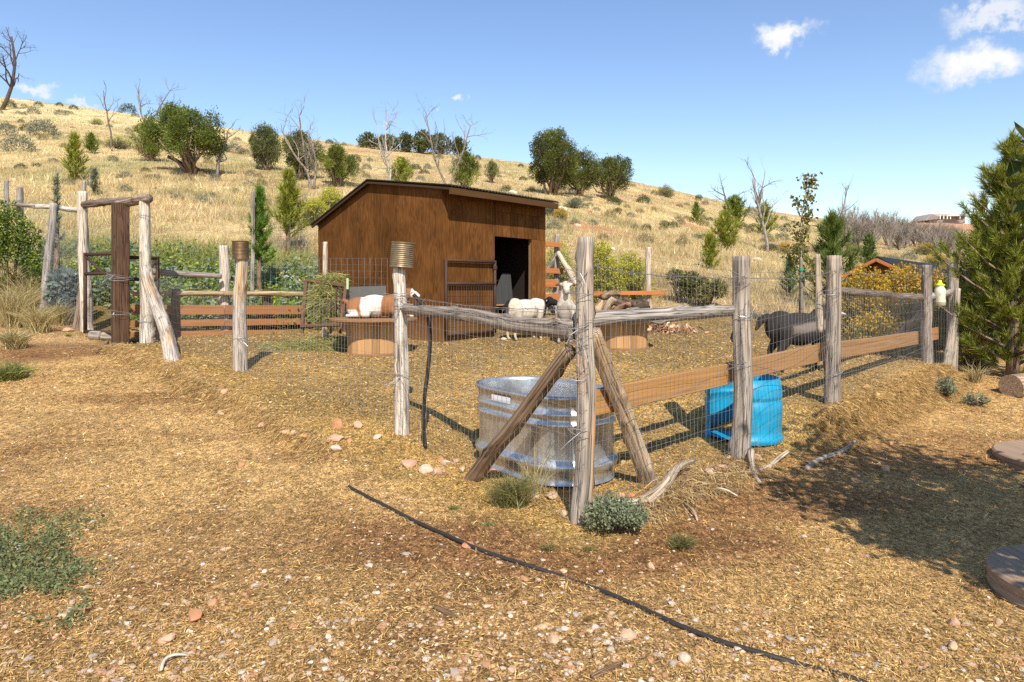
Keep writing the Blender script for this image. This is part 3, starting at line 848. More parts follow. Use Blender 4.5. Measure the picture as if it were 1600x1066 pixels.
for (t0, s0_, t1, s1_, zt) in ((LF - .09, .08, LF - .09, LB - .1, ZB - .05), (.09, .08, .09, LB - .1, ZB - .05), (.09, LB - .09, LF - .09, LB - .09, ZB - .05)):
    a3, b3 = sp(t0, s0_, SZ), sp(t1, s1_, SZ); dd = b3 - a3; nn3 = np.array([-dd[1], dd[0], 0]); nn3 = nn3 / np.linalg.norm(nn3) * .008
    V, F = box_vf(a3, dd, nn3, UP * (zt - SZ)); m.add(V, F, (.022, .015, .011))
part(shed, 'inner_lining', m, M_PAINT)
# things inside the shed
m = MB(); board(m, sp(1.35, .55, SZ + .62), sp(2.5, .55, SZ + .62), .32, .03, FB, (.40, .20, .08), 2)
for t in (1.42, 2.42): board(m, sp(t, .55, SZ + .13), sp(t, .55, SZ + .605), .06, .05, FB, (.3, .17, .08), t)
single('feeding_shelf', m, M_PLANK, 'wooden shelf just inside the dark shed doorway', 'shelf', tuple(sp(1.9, .55, SZ + .12)))
m = MB(); prism(m, [(0, 0), (.62, 0), (.62, .58), (.40, .58)], FA, UP * .98 + FB * .12, sp(1.60, .42, SZ + .64), .018, FB, (.06, .06, .058), 3)
single('grey_board', m, M_PLANK, 'grey slanted board standing on the shelf in the shed doorway', 'board', tuple(sp(1.9, .45, SZ + .64)))
m = MB(); board(m, sp(1.95, 1.0, SZ + 1.08), sp(2.5, 1.0, SZ + 1.08), .14, .03, FB, (.5, .24, .08), 2)
board(m, sp(2.56, 1.0, SZ + .9), sp(2.56, 1.0, SZ + 1.06), .12, .06, FB, (.3, .18, .08), 2)
single('wall_ledge', m, M_PLANK, 'small orange-brown ledge on the inside wall of the shed', 'ledge', tuple(sp(2.2, 1.0, SZ + 1)))

def rod(mb, p, q, r, col, sides=8):
    V, F, G = tube(np.array([p, (np.asarray(p) + np.asarray(q)) / 2, q], float), r, sides); mb.add(V, F, col, G)
RST = (.075, .042, .028)
def steel_gate(name, label, p, q, z0, z1, rails, base, mesh_to=None, diag=True, r=.031):
    p, q = np.asarray(p, float), np.asarray(q, float)
    th = thing(name, label, 'gate', base)
    for a in (p, q):
        m = MB(); rod(m, [a[0], a[1], z0], [a[0], a[1], z1], r, RST); part(th, 'upright', m, M_RUST, True)
    d = (q - p)
    for z in [z0 + r, z1 - r] + list(rails):
        m = MB(); rod(m, [p[0], p[1], z], [q[0], q[1], z], r * .95, RST); part(th, 'rail', m, M_RUST, True)
    if diag:
        m = MB(); rod(m, [p[0], p[1], z1 - .05], [p[0] + d[0] * .55, p[1] + d[1] * .55, rails[0] if rails else z0], r * .8, RST); part(th, 'diagonal_bar', m, M_RUST, True)
    if mesh_to:
        m = MB(); n = max(4, int(np.linalg.norm(d) / .055))
        for k in range(1, n):
            x = p + d * k / n; wire(m, [[x[0], x[1], z0], [x[0], x[1], (z0 + mesh_to) / 2], [x[0], x[1], mesh_to]], .0018, (.16, .12, .09))
        for z in np.arange(z0 + .1, mesh_to, .1): wire(m, [[p[0], p[1], z], [*((p + q) / 2)[:2], z], [q[0], q[1], z]], .0018, (.16, .12, .09))
        part(th, 'wire_mesh', m, M_WIRE, kind='stuff')
    for z in (z0 + .18, z1 - .12):
        m = MB(); rod(m, [q[0], q[1], z - .03], [q[0], q[1], z + .03], r * 1.5, RST); part(th, 'hinge', m, M_RUST)
    return th
p, q = sp(.02, -.075, 0), sp(1.17, -.075, 0)
steel_gate('steel_gate', 'rusty brown tube gate swung open against the shed front', p, q, SZ + .16, SZ + 1.40, [SZ + 1.0], (p[0], p[1], SZ), SZ + .98, False, .026)

# ================================================================== PEN FENCE
WCOL = (.29, .28, .27)
def wire_panel(mb, a, b, za, zb, ha, hb, dv=.052, dh=.105, seed=0, r=.00105, wob=.013, slack=.02):
    """woven wire from a to b (xy); za, zb foot heights; ha, hb top heights"""
    a, b = np.asarray(a, float), np.asarray(b, float)
    d = b - a; Ln = np.linalg.norm(d); nrmv = np.array([d[1], -d[0]]) / Ln
    def pt(t, h):
        t = np.asarray(t, float); h = np.asarray(h, float)
        z0 = za + (zb - za) * t; z1 = ha + (hb - ha) * t - slack * np.sin(PI * t)
        z = z0 + (z1 - z0) * h
        q = np.stack([t * Ln * 1.3 + seed * 3, h * 1.5, np.full_like(t, seed)], -1)
        o = fbm(q, 2) * wob * 6 + fbm(q * 6, 2) * wob * 1.2
        dz = fbm(q * 1.7 + 9, 2) * wob * 3.5 * (1 - h)
        xy = a[None] + d[None] * t[:, None] + nrmv[None] * o[:, None] + (d / Ln)[None] * (fbm(q * 2.1 + 31, 2) * wob * 1.5)[:, None]
        return np.concatenate([xy, (z + dz)[:, None]], 1)
    nv = int(Ln / dv)
    hs_ = np.linspace(0, 1, 12)
    for k in range(nv + 1): wire(mb, pt(np.full(12, k / nv), hs_), r, WCOL)
    nh = max(3, int(((ha - za) + (hb - zb)) / 2 / dh))
    ts = np.linspace(0, 1, max(6, int(Ln / .09)))
    for k in range(nh + 1):
        rr = r * (1.5 if k in (0, nh) else 1.15)
        wire(mb, pt(ts, np.full(len(ts), k / nh)), rr, WCOL)
def strand(mb, pts, r=.0026, barbs=True, seed=0):
    rs = np.random.default_rng(seed)
    pts = np.asarray(pts, float)
    P = []
    for a, b in zip(pts[:-1], pts[1:]):
        n = max(4, int(np.linalg.norm(b - a) / .1)); t = np.linspace(0, 1, n, endpoint=False)
        sg = np.zeros((n, 3)); sg[:, 2] = -.035 * np.sin(PI * t) + rs.normal(0, .004, n)
        P.append(a[None] + (b - a)[None] * t[:, None] + sg)
    P = np.concatenate(P + [pts[-1:]])
    wire(mb, P, r, (.30, .28, .26), 4)
    if barbs:
        for k in range(1, len(P) - 1):
            d = rs.normal(size=3); d = d / np.linalg.norm(d) * .02
            wire(mb, [P[k] - d, P[k], P[k] + d], .0022, (.30, .28, .26))
def wraps(mb, c, rad, z, n=3, seed=0):
    rs = np.random.default_rng(seed + 900)
    for k in range(n):
        a = np.linspace(0, 2 * PI, 17); tl = rs.normal(0, .25, 2)
        P = np.stack([c[0] + np.cos(a) * rad * 1.1, c[1] + np.sin(a) * rad * 1.1, z + rs.normal(0, .02) + rad * (tl[0] * np.cos(a) + tl[1] * np.sin(a))], 1)
        wire(mb, P, .0022, (.42, .41, .40), 4)
    for k in range(2):
        e = np.array([c[0], c[1] - rad, z]); d = rs.normal(size=3) * .05; d[1] = -abs(d[1]) * .6
        wire(mb, [e, e + d, e + d * 1.6 + rs.normal(size=3) * .02], .0022, (.45, .44, .43), 4)
def v3(p2, z): return np.array([p2[0], p2[1], z])
za, zb_, zd, ze = g1(*A_), g1(*B_), g1(*D_), g1(*E_)
z1_, z2_, z3_, z4_ = g1(*R1), g1(*R2), g1(*R3), g1(*R4)
fence = thing('pen_fence', 'weathered log and wire mesh fence running round the near corner of the pen', 'fence', (A_[0], A_[1], za))
def post(p2, z0, top2, ztop, r0, r1, seed, cols, knots=6, lab=None):
    m = MB(); P = logmesh(m, v3(p2, z0 - .25), v3(top2, ztop), r0, r1, seed, cols, .026, knots)
    o = part(fence, 'post', m, M_LOG, True, lab); return P
post(A_, za, A_ + np.array([.045, 0.02]), 1.715, .066, .050, 1, (GREY, (.52, .44, .35), ORG), 8, 'thick grey split corner post')
post(B_, zb_, B_ + np.array([-.03, .01]), 1.60, .068, .052, 2, (PALE, (.70, .62, .52), (.34, .24, .16)), 12, 'pale knotty post under a tin can')
post(D_, zd, D_ + np.array([.02, 0]), 1.79, .086, .070, 3, ((.42, .37, .31), PALE, TAN), 7)
post(R1, z1_, R1 + np.array([.005, 0]), 1.665, .080, .068, 4, (GREY, (.45, .38, .31)), 5)
post(R2, z2_, R2 + np.array([.03, 0.0]), 1.71, .075, .062, 5, (GREY, (.46, .38, .30), TAN), 9)
post(R3, z3_, R3 + np.array([-.01, 0]), 1.735, .068, .06, 6, (GREY, (.42, .36, .29)), 5)
post(R4, z4_, R4 + np.array([.03, 0.02]), 1.78, .072, .066, 7, (GREY, PALE), 8)
# second, short split stake beside the second right post
m = MB(); logmesh(m, v3(R2 + np.array([-.05, .10]), 1.0), v3(R2 + np.array([-.075, .10]), 1.735), .035, .022, 8, (PALE, (.55, .42, .28)), .01, 3)
part(fence, 'stake', m, M_LOG, True)
# rails
def rail(p, q, r0, r1, seed, cols, knots=8, name='rail'):
    m = MB(); logmesh(m, p, q, r0, r1, seed, cols, .02, knots); part(fence, name, m, M_LOG, True)
inn = np.array([0., .09])
rail(v3(B_ + inn * .3, 1.245), v3(A_ + inn, 1.15), .045, .062, 11, (GREY, (.36, .29, .22), BRN), 12)
rail(v3(A_ + inn, 1.205), v3(R1 + inn, 1.235), .055, .045, 12, (GREY, (.48, .43, .37)), 14)
rail(v3(R2 + inn, 1.395), v3(R3 + inn, 1.30), .04, .038, 13, (GREY, BRN), 8)
rail(v3(R3 + inn, 1.29), v3(R4 + np.array([.05, .05]), 1.38), .045, .055, 14, (GREY, (.4, .34, .28)), 5)
# braces
pb = hit(733, 747)
rail([pb.x, pb.y + .02, pb.z - .04], v3(A_ + np.array([-.05, .06]), 1.04), .058, .045, 15, (BRN, (.33, .23, .14), TAN), 10, 'brace')
pb2 = hit(1018, 752)
rail([pb2.x, pb2.y, pb2.z - .05], v3(A_ + np.array([.10, .10]), 1.14), .060, .055, 16, (TAN, PALE, (.36, .26, .17)), 9, 'brace')
rail([R4[0] - .18, R4[1] - .12, g1(R4[0] - .18, R4[1] - .12) - .1], [R4[0] + .05, R4[1] - .04, 1.42], .062, .045, 17, (GREY, PALE), 9, 'brace')
q_ = at_depth(1392, 9.6)
rail([q_.x, q_.y, q_.z + .28], [R3[0] - .02, R3[1] + .14, 1.08], .05, .04, 18, ((.4, .32, .25), GREY), 5, 'brace')
# sawn planks on the pen side of the right run
def plankf(p, q, w, seed, col=(.44, .255, .105)):
    m = MB(); board(m, p, q, w, .04, UP, np.asarray(col) * np.array([.78, .72, .62]), seed); part(fence, 'plank', m, M_PLANK)
o_ = np.array([-.09, .10])
plankf(v3(A_ + (R1 - A_) * .12 + o_, .66), v3(R1 + o_ * 1.0 + .01, .715), .17, 1, (.50, .28, .11))
plankf(v3(R1 + o_ * 1.0 + .02, .72), v3(R2 + o_, .805), .165, 2, (.42, .25, .12))
plankf(v3(R2 + o_ + .01, .81), v3(R3 + o_ * .9, .765), .17, 3, (.40, .235, .11))
plankf(v3(R3 + o_ * .9 + .01, .77), v3(R4 + np.array([-.15, .08]), .80), .165, 4, (.46, .24, .10))
# woven wire, outer face
of = np.array([0., -.085])
m = MB()
wire_panel(m, A_ + of, B_ + of, za, zb_ + .02, 1.25, 1.345, seed=1)
wire_panel(m, B_ + of, D_ + of, zb_ + .02, zd + .02, 1.345, 1.36, seed=2, slack=.05)
wire_panel(m, D_ + of, E_ + np.array([.1, -.1]), zd, ze, 1.36, 1.62, seed=3, slack=.04)
part(fence, 'wire_mesh', m, M_WIRE, kind='stuff')
m = MB()
wire_panel(m, A_ + of, R1 + of * 1.1, za + .04, z1_, 1.22, 1.24, seed=4, wob=.016)
wire_panel(m, R1 + of * 1.1, R2 + of, z1_, z2_ - .06, 1.24, 1.42, seed=5, wob=.022)
wire_panel(m, R2 + of, R3 + of, z2_, z3_, 1.42, 1.36, seed=6, slack=.04)
wire_panel(m, R3 + of, R4 + of, z3_, z4_, 1.36, 1.36, seed=7)
part(fence, 'wire_mesh', m, M_WIRE, kind='stuff')
m = MB()
strand(m, [v3(A_ + of, 1.28), v3(B_ + of, 1.355)], seed=1)
strand(m, [v3(B_ + of, .66), v3(D_ + of, .82)], .0028, True, 2)
strand(m, [v3(A_ + of, .52), v3(B_ + of, .66)], .0024, False, 3)
part(fence, 'barbed_wire', m, M_WIRE)
m = MB()
strand(m, [v3(A_ + np.array([0, .09]), 1.56), v3(R1 + of, 1.50)], seed=4)
strand(m, [v3(R1 + of, 1.50), v3(R2 + of, 1.57), v3(R3 + of, 1.62), v3(R4 + of, 1.60)], seed=5)
strand(m, [v3(A_ + of, .60), v3(R1 + of, .83), v3(R2 + of, .62), v3(R3 + of, .70)], .0024, False, 6)
part(fence, 'barbed_wire', m, M_WIRE)
m = MB()
for z, n in ((1.17, 4), (1.10, 2), (.88, 3), (.55, 2), (1.36, 1), (1.50, 1)): wraps(m, A_, .066, z, n, int(z * 100))
for z, n in ((1.25, 3), (1.34, 2), (.66, 1)): wraps(m, B_, .064, z, n, int(z * 77))
for z, n in ((1.22, 2), (1.5, 1), (.83, 1)): wraps(m, R1, .08, z, n, int(z * 55))
for z, n in ((1.40, 2), (.62, 1)): wraps(m, R2, .072, z, n, int(z * 44))
wraps(m, D_, .084, .82, 1, 8)
part(fence, 'tie_wire', m, M_WIRE, kind='stuff')

# ================================================================== GATEWAY ARCH (left)
gp1 = at_depth(136, 12.0); gp2 = at_depth(188, 10.7); gp3 = Vector((E_[0], E_[1], ze))
arch = thing('gateway_arch', 'log gateway with a dark square timber between two pale poles', 'gateway', tuple(gp3))
def apart(name, mb_, mat=M_LOG, lab=None): return part(arch, name, mb_, mat, True, lab)
m = MB(); logmesh(m, [gp1.x, gp1.y, gp1.z - .2], at(128, 300, 12.0), .10, .075, 21, (PALE, (.66, .57, .46)), .02, 7); apart('pole', m)
m = MB(); logmesh(m, [gp3.x + .08, gp3.y, gp3.z - .2], at(226, 313, 10.6), .10, .075, 22, (PALE, (.70, .62, .52), TAN), .015, 8); apart('pole', m)
def squared(mb, p, z0, z1, w, rz, col, seed):
    cs = []
    n = 30
    for k in range(n):
        z = z0 + (z1 - z0) * k / (n - 1)
        e = .012
        pr = [(-w+e, -w), (w-e, -w), (w, -w+e), (w, w-e), (w-e, w), (-w+e, w), (-w, w-e), (-w, -w+e)]
        c, s = math.cos(rz), math.sin(rz)
        for a, b in pr:
            jj = 1 + .05 * float(fbm(np.array([[a * 9 + seed, b * 9, z * 2.]]), 2)[0])
            cs.append((p[0] + (a * c - b * s) * jj, p[1] + (a * s + b * c) * jj, z))
    V = np.array(cs); i = np.arange(n - 1)[:, None] * 8; j = np.arange(8)[None]; j2 = (j + 1) % 8
    F = np.stack([i + j, i + j2, i + 8 + j2, i + 8 + j], -1).reshape(-1, 4)
    caps = np.array([list(range(7, -1, -1)), list(range((n-1)*8, n*8))])
    T = np.stack([V[:, 0], V[:, 1], V[:, 2]], 1)
    mb.add(V, [F, caps], col, T)
m = MB(); squared(m, (gp2.x, gp2.y), gp2.z - .2, at(188, 318, 10.7).z, .112, math.radians(38), (.105, .058, .034), 2); o = part(arch, 'timber_post', m, M_LOG, False, 'dark brown squared timber post')
m = MB(); logmesh(m, at(126, 322, 12.05), at(205, 313, 10.75), .065, .055, 23, (BRN, GREY), .03, 6); apart('lintel_log', m)
m = MB(); logmesh(m, at(182, 320, 10.75), at(233, 310, 10.55), .06, .072, 24, (BRN, (.36, .28, .21)), .03, 5); apart('lintel_log', m)
fb = hit(272, 566)
m = MB(); logmesh(m, [fb.x, fb.y, fb.z - .12], at(228, 420, 10.5), .10, .075, 25, ((.45, .38, .31), PALE, TAN), .03, 9, rough=.22); apart('brace', m)
m = MB()
for z, n in ((1.62, 4), (.92, 3), (2.55, 3)): wraps(m, (gp3.x + .05, gp3.y), .10, z, n, int(z * 31))
for z, n in ((1.62, 5), (1.05, 2)): wraps(m, (gp2.x, gp2.y), .17, z, n, int(z * 21))
part(arch, 'tie_wire', m, M_WIRE, kind='stuff')
a_, b_ = at_depth(133, 11.4), at_depth(186, 11.0)
steel_gate('steel_gate', 'brown steel gate left of the square timber post', (a_.x, a_.y), (b_.x, b_.y), at(133, 521, 11.4).z, at(133, 395, 11.4).z, [at(133, 428, 11.4).z], tuple(a_), at(133, 428, 11.4).z)
a_, b_ = at_depth(246, 11.4), at_depth(198, 11.0)
steel_gate('steel_gate', 'brown steel gate right of the square timber post', (a_.x, a_.y), (b_.x, b_.y), at(246, 536, 11.4).z, at(246, 401, 11.4).z, [at(246, 437, 11.4).z], tuple(a_), None)

# ================================================================== PLANK FENCE (back left)
K0, K1, K2 = at_depth(204, 11.7), at_depth(350, 12.4), at_depth(478, 13.0)
pf = thing('plank_fence', 'orange-brown plank fence with a pole rail in front of the green garden', 'fence', tuple(K1))
m = MB(); logmesh(m, [K1.x, K1.y + .1, K1.z - .2], at(349, 384, 12.5), .10, .085, 31, (PALE, (.62, .53, .44), GREY), .03, 8); part(pf, 'post', m, M_LOG, True)
def seg(y0, y1, w, seed, kind, x0=None, x1=None):
    c0, c1, c2 = at(204, y0, 11.7), at(350, (y0 + y1) / 2, 12.35), at(480, y1, 13.0)
    for k, (a, b) in enumerate(((c0, c1), (c1, c2))):
        m = MB()
        if kind == 'log':
            logmesh(m, a, b, .05, .048, seed + k, ((.36, .24, .12), (.48, .35, .2)), .01, 3); part(pf, 'rail', m, M_LOG, True)
        else:
            board(m, Vector(a) + Vector((0, .015 * k, 0)), Vector(b) + Vector((0, .015 * k, 0)), w, .04, UP, np.array([.30, .13, .048]) * (1 + .12 * math.sin(seed * 3 + k)), seed + k); part(pf, 'plank', m, M_PLANK)
seg(458, 460, .1, 1, 'log'); seg(484, 484, .17, 3, 'b'); seg(506, 503, .12, 5, 'b'); seg(526, 521, .15, 7, 'b')
for x, Y in ((272, 11.95), (415, 12.75)):
    c = at_depth(x, Y); m = MB(); board(m, [c.x, c.y + .05, c.z - .2], [c.x, c.y + .05, at(x, 452, Y).z], .14, .09, FA, (.12, .08, .05), x); part(pf, 'post', m, M_PLANK)
m = MB(); logmesh(m, at(236, 424, 11.6), at(346, 432, 12.3), .055, .045, 35, (GREY, (.45, .39, .33)), .02, 6); part(pf, 'rail', m, M_LOG, True)
m = MB(); wire_panel(m, at(250, 500, 11.9).xy, at(350, 500, 12.5).xy, 1.3, 1.35, 1.75, 1.72, .1, .12, 8, .0016)
wire_panel(m, at(350, 500, 12.5).xy, at(500, 500, 13.3).xy, 1.35, 1.4, 1.85, 2.0, .1, .15, 9, .0016)
part(pf, 'wire_mesh', m, M_WIRE, kind='stuff')
# wire panel beside the shed wall
wp = thing('mesh_hurdle', 'pale post with a wire panel fixed against the shed side wall', 'wire fence', tuple(at_depth(507, 11.9)))
c = at_depth(507, 11.9)
m = MB(); logmesh(m, [c.x, c.y, c.z - .1], at(508, 378, 11.9), .05, .04, 41, (PALE, (.62, .5, .36)), .01, 5); part(wp, 'post', m, M_LOG, True)
m = MB(); e_ = sp(-.06, 1.30, 0)
wire_panel(m, (c.x - .3, c.y + .03), e_[:2], 1.35, 1.25, 1.95, 1.94, .1, .1, 10, .002, .004, 0)
part(wp, 'wire_mesh', m, M_WIRE, kind='stuff')

# ================================================================== UPPER LEFT FENCE
uf = thing('garden_fence', 'grey pole fence with sagging wire at the left edge of the garden', 'fence', tuple(at_depth(28, 16.5)))
for x, yt, Y, r, sd in ((8, 281, 16.3, .06, 51), (29, 292, 16.3, .085, 52), (130, 283, 14.5, .05, 53)):
    c = at_depth(x, Y); m = MB(); logmesh(m, [c.x, c.y, c.z - .2], at(x + 2, yt, Y), r, r * .8, sd, (GREY, (.46, .41, .35)), .03, 7); part(uf, 'post', m, M_LOG, True)
m = MB(); logmesh(m, at(10, 318, 16.3), at(70, 322, 15.6), .05, .045, 54, (GREY, (.42, .36, .3)), .02, 4); part(uf, 'rail', m, M_LOG, True)
m = MB(); logmesh(m, at(34, 320, 16.2), at(131, 329, 14.5), .05, .06, 55, (PALE, (.68, .62, .55)), .02, 6); part(uf, 'rail', m, M_LOG, True)
c = at_depth(66, 12.9); m = MB(); logmesh(m, [c.x, c.y, c.z - .1], at(84, 318, 12.9), .085, .06, 56, (GREY, (.5, .45, .4)), .02, 9); part(uf, 'post', m, M_LOG, True, 'leaning grey post')
c = at_depth(118, 12.2); m = MB(); logmesh(m, [c.x, c.y, c.z - .1], at(133, 415, 12.2), .09, .06, 57, (BRN, (.4, .32, .24)), .02, 5); part(uf, 'brace', m, M_LOG, True)
m = MB(); a_ = at_depth(68, 12.9); b_ = at_depth(128, 12.2)
wire_panel(m, (a_.x, a_.y), (b_.x, b_.y), a_.z, b_.z, at(80, 342, 12.9).z, at(130, 372, 12.2).z, .05, .07, 11, .0017, .03)
part(uf, 'wire_mesh', m, M_WIRE, kind='stuff')

# ================================================================== BACK FENCE (right of the shed)
bf = thing('back_fence', 'low back fence of pale posts, orange boards and wire beyond the sheep', 'fence', tuple(at_depth(1013, 16.3)))
c = at_depth(869, 15.6); m = MB(); logmesh(m, [c.x, c.y, c.z - .2], at(871, 366, 15.6), .075, .06, 61, (GREY, (.45, .4, .34)), .02, 5); part(bf, 'post', m, M_LOG, True)
c2 = at_depth(1014, 16.2); m = MB(); logmesh(m, [c2.x, c2.y, c2.z - .2], at(1013, 386, 16.2), .08, .062, 62, (PALE, (.64, .52, .38), (.4, .22, .1)), .02, 6); part(bf, 'post', m, M_LOG, True)
m = MB(); logmesh(m, at(872, 396, 15.5), at(905, 452, 14.8), .055, .075, 63, (PALE, (.6, .42, .25)), .06, 4); part(bf, 'brace', m, M_LOG, True)
m = MB(); logmesh(m, at(872, 396, 15.6), at(838, 452, 15.9), .07, .07, 64, (GREY, (.45, .4, .34)), .02, 4); part(bf, 'brace', m, M_LOG, True)
for (x0, y0, x1, y1, w, Y) in ((842, 381, 877, 383, .11, 15.45), (842, 423, 880, 424, .12, 15.45), (840, 442, 871, 443, .18, 15.45), (840, 467, 878, 466, .2, 15.2)):
    m = MB(); board(m, at(x0, y0, Y), at(x1, y1, Y), w, .04, UP, (.40, .15, .05), x0); part(bf, 'plank', m, M_PLANK)
m = MB(); board(m, at(922, 459, 15.9), at(1041, 458, 16.1), .095, .04, UP, (.46, .165, .05), 6); part(bf, 'plank', m, M_PLANK)
m = MB(); e2 = at_depth(1160, 15.2)
wire_panel(m, (c.x, c.y), (c2.x, c2.y), c.z, c2.z, at(869, 392, 15.6).z, at(1013, 405, 16.2).z, .1, .13, 12, .0022)
wire_panel(m, (c2.x, c2.y), (e2.x, e2.y), c2.z, e2.z, at(1013, 405, 16.2).z, at(1160, 425, 15.2).z, .1, .13, 13, .0022)
e3 = at_depth(1300, 13.2)
wire_panel(m, (e2.x, e2.y), (e3.x, e3.y), e2.z, e3.z, at(1160, 425, 15.2).z, at(1300, 425, 13.2).z, .1, .13, 14, .0022)
e4 = at_depth(1440, 10.8)
wire_panel(m, (e3.x, e3.y), (e4.x, e4.y), e3.z, e4.z, at(1300, 425, 13.2).z, at(1440, 420, 10.8).z, .07, .12, 15, .002)
part(bf, 'wire_mesh', m, M_WIRE, kind='stuff')
# ================================================================== SMALL THINGS IN AND ROUND THE PEN
def ring_loft(mb, rings, col, closed_start=False, closed_end=False, T=None):
    """rings: list of (n,3) arrays"""
    n = len(rings[0]); V = np.concatenate(rings); k = np.arange(n); k2 = (k + 1) % n
    F = [np.concatenate([np.stack([r*n + k, r*n + k2, (r+1)*n + k2, (r+1)*n + k], 1) for r in range(len(rings) - 1)])]
    caps = []
    if closed_start: caps.append(list(k[::-1]))
    if closed_end: caps.append(list((len(rings) - 1) * n + k))
    if caps: F.append(np.array(caps))
    mb.add(V, F, col, T)
# ---- galvanised stock tank
TC = np.array([.245, 5.27]); TZ = g1(*TC) + .005
TD = (B_ - A_) / np.linalg.norm(B_ - A_); TN = np.array([-TD[1], TD[0]])
def stadium(r, half, z, n=96):
    P = []
    for k in range(n):
        a = 2 * PI * k / n
        c, s = math.cos(a), math.sin(a)
        q = TC + TD * (half * np.tanh(c * 6) + r * c) + TN * (r * s)
        P.append((q[0], q[1], z))
    return np.array(P)
prof = [(.012, .0), (.0, .012), (.0, .075), (.010, .085), (.030, .10), (.036, .125), (.030, .15), (.006, .168), (.004, .18), (.004, .385), (.008, .395), (.022, .405), (.022, .425), (.006, .44), (.006, .465), (.022, .478), (.022, .498), (.010, .51),
        (.014, .585), (.030, .592), (.036, .606), (.030, .620), (.014, .622), (.002, .612), (-.002, .59), (-.008, .30), (-.010, .05)]
tank = thing('stock_tank', 'oval galvanised steel stock tank behind the corner post', 'water tank', (TC[0], TC[1], TZ))
m = MB(); ring_loft(m, [stadium(.355 + o, .245, TZ + z) for o, z in prof], (.6, .6, .6), False, True)
part(tank, 'shell', m, M_GALV, True)
m = MB(); rg = stadium(.344, .245, TZ + .24); m.add(np.concatenate([rg, [[TC[0], TC[1], TZ + .24]]]), np.stack([np.arange(96), (np.arange(96) + 1) % 96, np.full(96, 96)], 1), (.05, .055, .04))
part(tank, 'water', m, M_GLASS)
def sticker(a0, a1, z0, z1):
    m = MB(); aa = np.linspace(a0, a1, 6); V = []
    for z in (z0, z1):
        for a in aa:
            c, s = math.cos(a), math.sin(a); q = TC + TD * (.245 * np.tanh(c * 6) + .373 * c) + TN * (.373 * s); V.append((q[0], q[1], TZ + z))
    k = np.arange(5); m.add(V, np.stack([k, k + 1, k + 7, k + 6], 1), (.75, .75, .74)); part(tank, 'sticker', m, M_PAINT)
def toward(px):   # angle on the tank whose outside point lies in photo column px on the near side
    best = None
    for a in np.linspace(0, 2 * PI, 720):
        c, s = math.cos(a), math.sin(a); q = TC + TD * (.245 * np.tanh(c * 6) + .37 * c) + TN * (.37 * s)
        x = 800 + FPX * q[0] / q[1]
        if abs(x - px) < 3 and (best is None or q[1] < best[0]): best = (q[1], a)
    return best[1] if best else 0
a = toward(779); sticker(a - .07, a + .07, .525, .57)
a = toward(824); sticker(a - .05, a + .05, .52, .57)

# ---- blue barrel with its side cut open
bc = at_depth(1161, 6.06); BZ = bc.z - .01
def barrel():
    th = thing('blue_barrel', 'cut open bright blue plastic barrel behind the fence post', 'barrel', tuple(bc))
    R, H = .315, .545
    zs = [0, .02, .045, .06, .10, .28, .34, .355, .37, .385, .40, .46, H]
    of_ = [.012, .020, .018, .002, .004, .014, .012, .0, .0, .012, .012, .008, -.01]
    g0, g1_ = math.radians(-170), math.radians(-112)     # opening, camera-left side
    aa = np.linspace(g1_, g0 + 2 * PI, 64)
    m = MB()
    outer = np.array([[(bc.x + (R + o) * math.cos(a), bc.y + (R + o) * math.sin(a), BZ + z - (.05 * sst(.3, .0, a + 2.2) if z == H else 0)) for a in aa] for z, o in zip(zs, of_)])
    inner = np.array([[(bc.x + (R + o - .012) * math.cos(a), bc.y + (R + o - .012) * math.sin(a), BZ + z) for a in aa] for z, o in zip(zs, of_)])
    inner[-1, :, 2] = outer[-1, :, 2]
    nr_, nc_ = len(zs), len(aa)
    V = np.concatenate([outer.reshape(-1, 3), inner.reshape(-1, 3)]); O = nr_ * nc_
    i = np.arange(nr_ - 1)[:, None] * nc_; j = np.arange(nc_ - 1)[None]
    q = np.stack([i + j, i + j + 1, i + nc_ + j + 1, i + nc_ + j], -1).reshape(-1, 4)
    k = np.arange(nc_ - 1); t = (nr_ - 1) * nc_
    rim = np.stack([t + k, t + k + 1, O + t + k + 1, O + t + k], 1)
    rr = np.arange(nr_ - 1) * nc_
    e0 = np.stack([rr, rr + nc_, O + rr + nc_, O + rr], 1); e1 = np.stack([rr + nc_ - 1, O + rr + nc_ - 1, O + rr + 2*nc_ - 1, rr + 2*nc_ - 1], 1)
    m.add(V, [q, q[:, ::-1] + O, rim, e0, e1], (.004, .27, .46))
    part(th, 'shell', m, M_PLASTIC, True)
    m = MB(); a2 = np.linspace(0, 2 * PI, 40, endpoint=False)
    rg = np.stack([bc.x + (R - .015) * np.cos(a2), bc.y + (R - .015) * np.sin(a2), np.full(40, BZ + .03)], 1)
    m.add(rg, np.arange(40)[None], (.004, .27, .46)); part(th, 'floor', m, M_PLASTIC)
barrel()

# ---- tin cans on posts
def can(px, py0, py1, Y, r, tilt, label, col):
    c = at(px, py1, Y); h = (py1 - py0) / FPX * Y
    m = MB(); n = 40; a = np.arange(n) * 2 * PI / n; rings = []
    for k in range(60):
        z = h * k / 59
        rr = r + (.003 * math.sin(z / h * 2 * PI * 13) if .08 < z / h < .92 else 0) + (.004 if k in (0, 1, 2, 57, 58) else 0)
        rings.append(np.stack([rr * np.cos(a), rr * np.sin(a), np.full(n, z)], 1))
    rings.append(np.stack([.93 * r * np.cos(a), .93 * r * np.sin(a), np.full(n, h - .004)], 1))
    ring_loft(m, rings, col, False, True)
    o = link('tin_can', m.mesh('tin_can', smooth=True), M_TIN, None, c)
    o.rotation_euler = (math.radians(tilt[0]), math.radians(tilt[1]), 0)
    tag(o, label, 'can')
can(627, 379, 418, B_[1], .099, (0, 4), 'large ribbed tin can upturned on the pale knotty fence post', (.24, .185, .11))
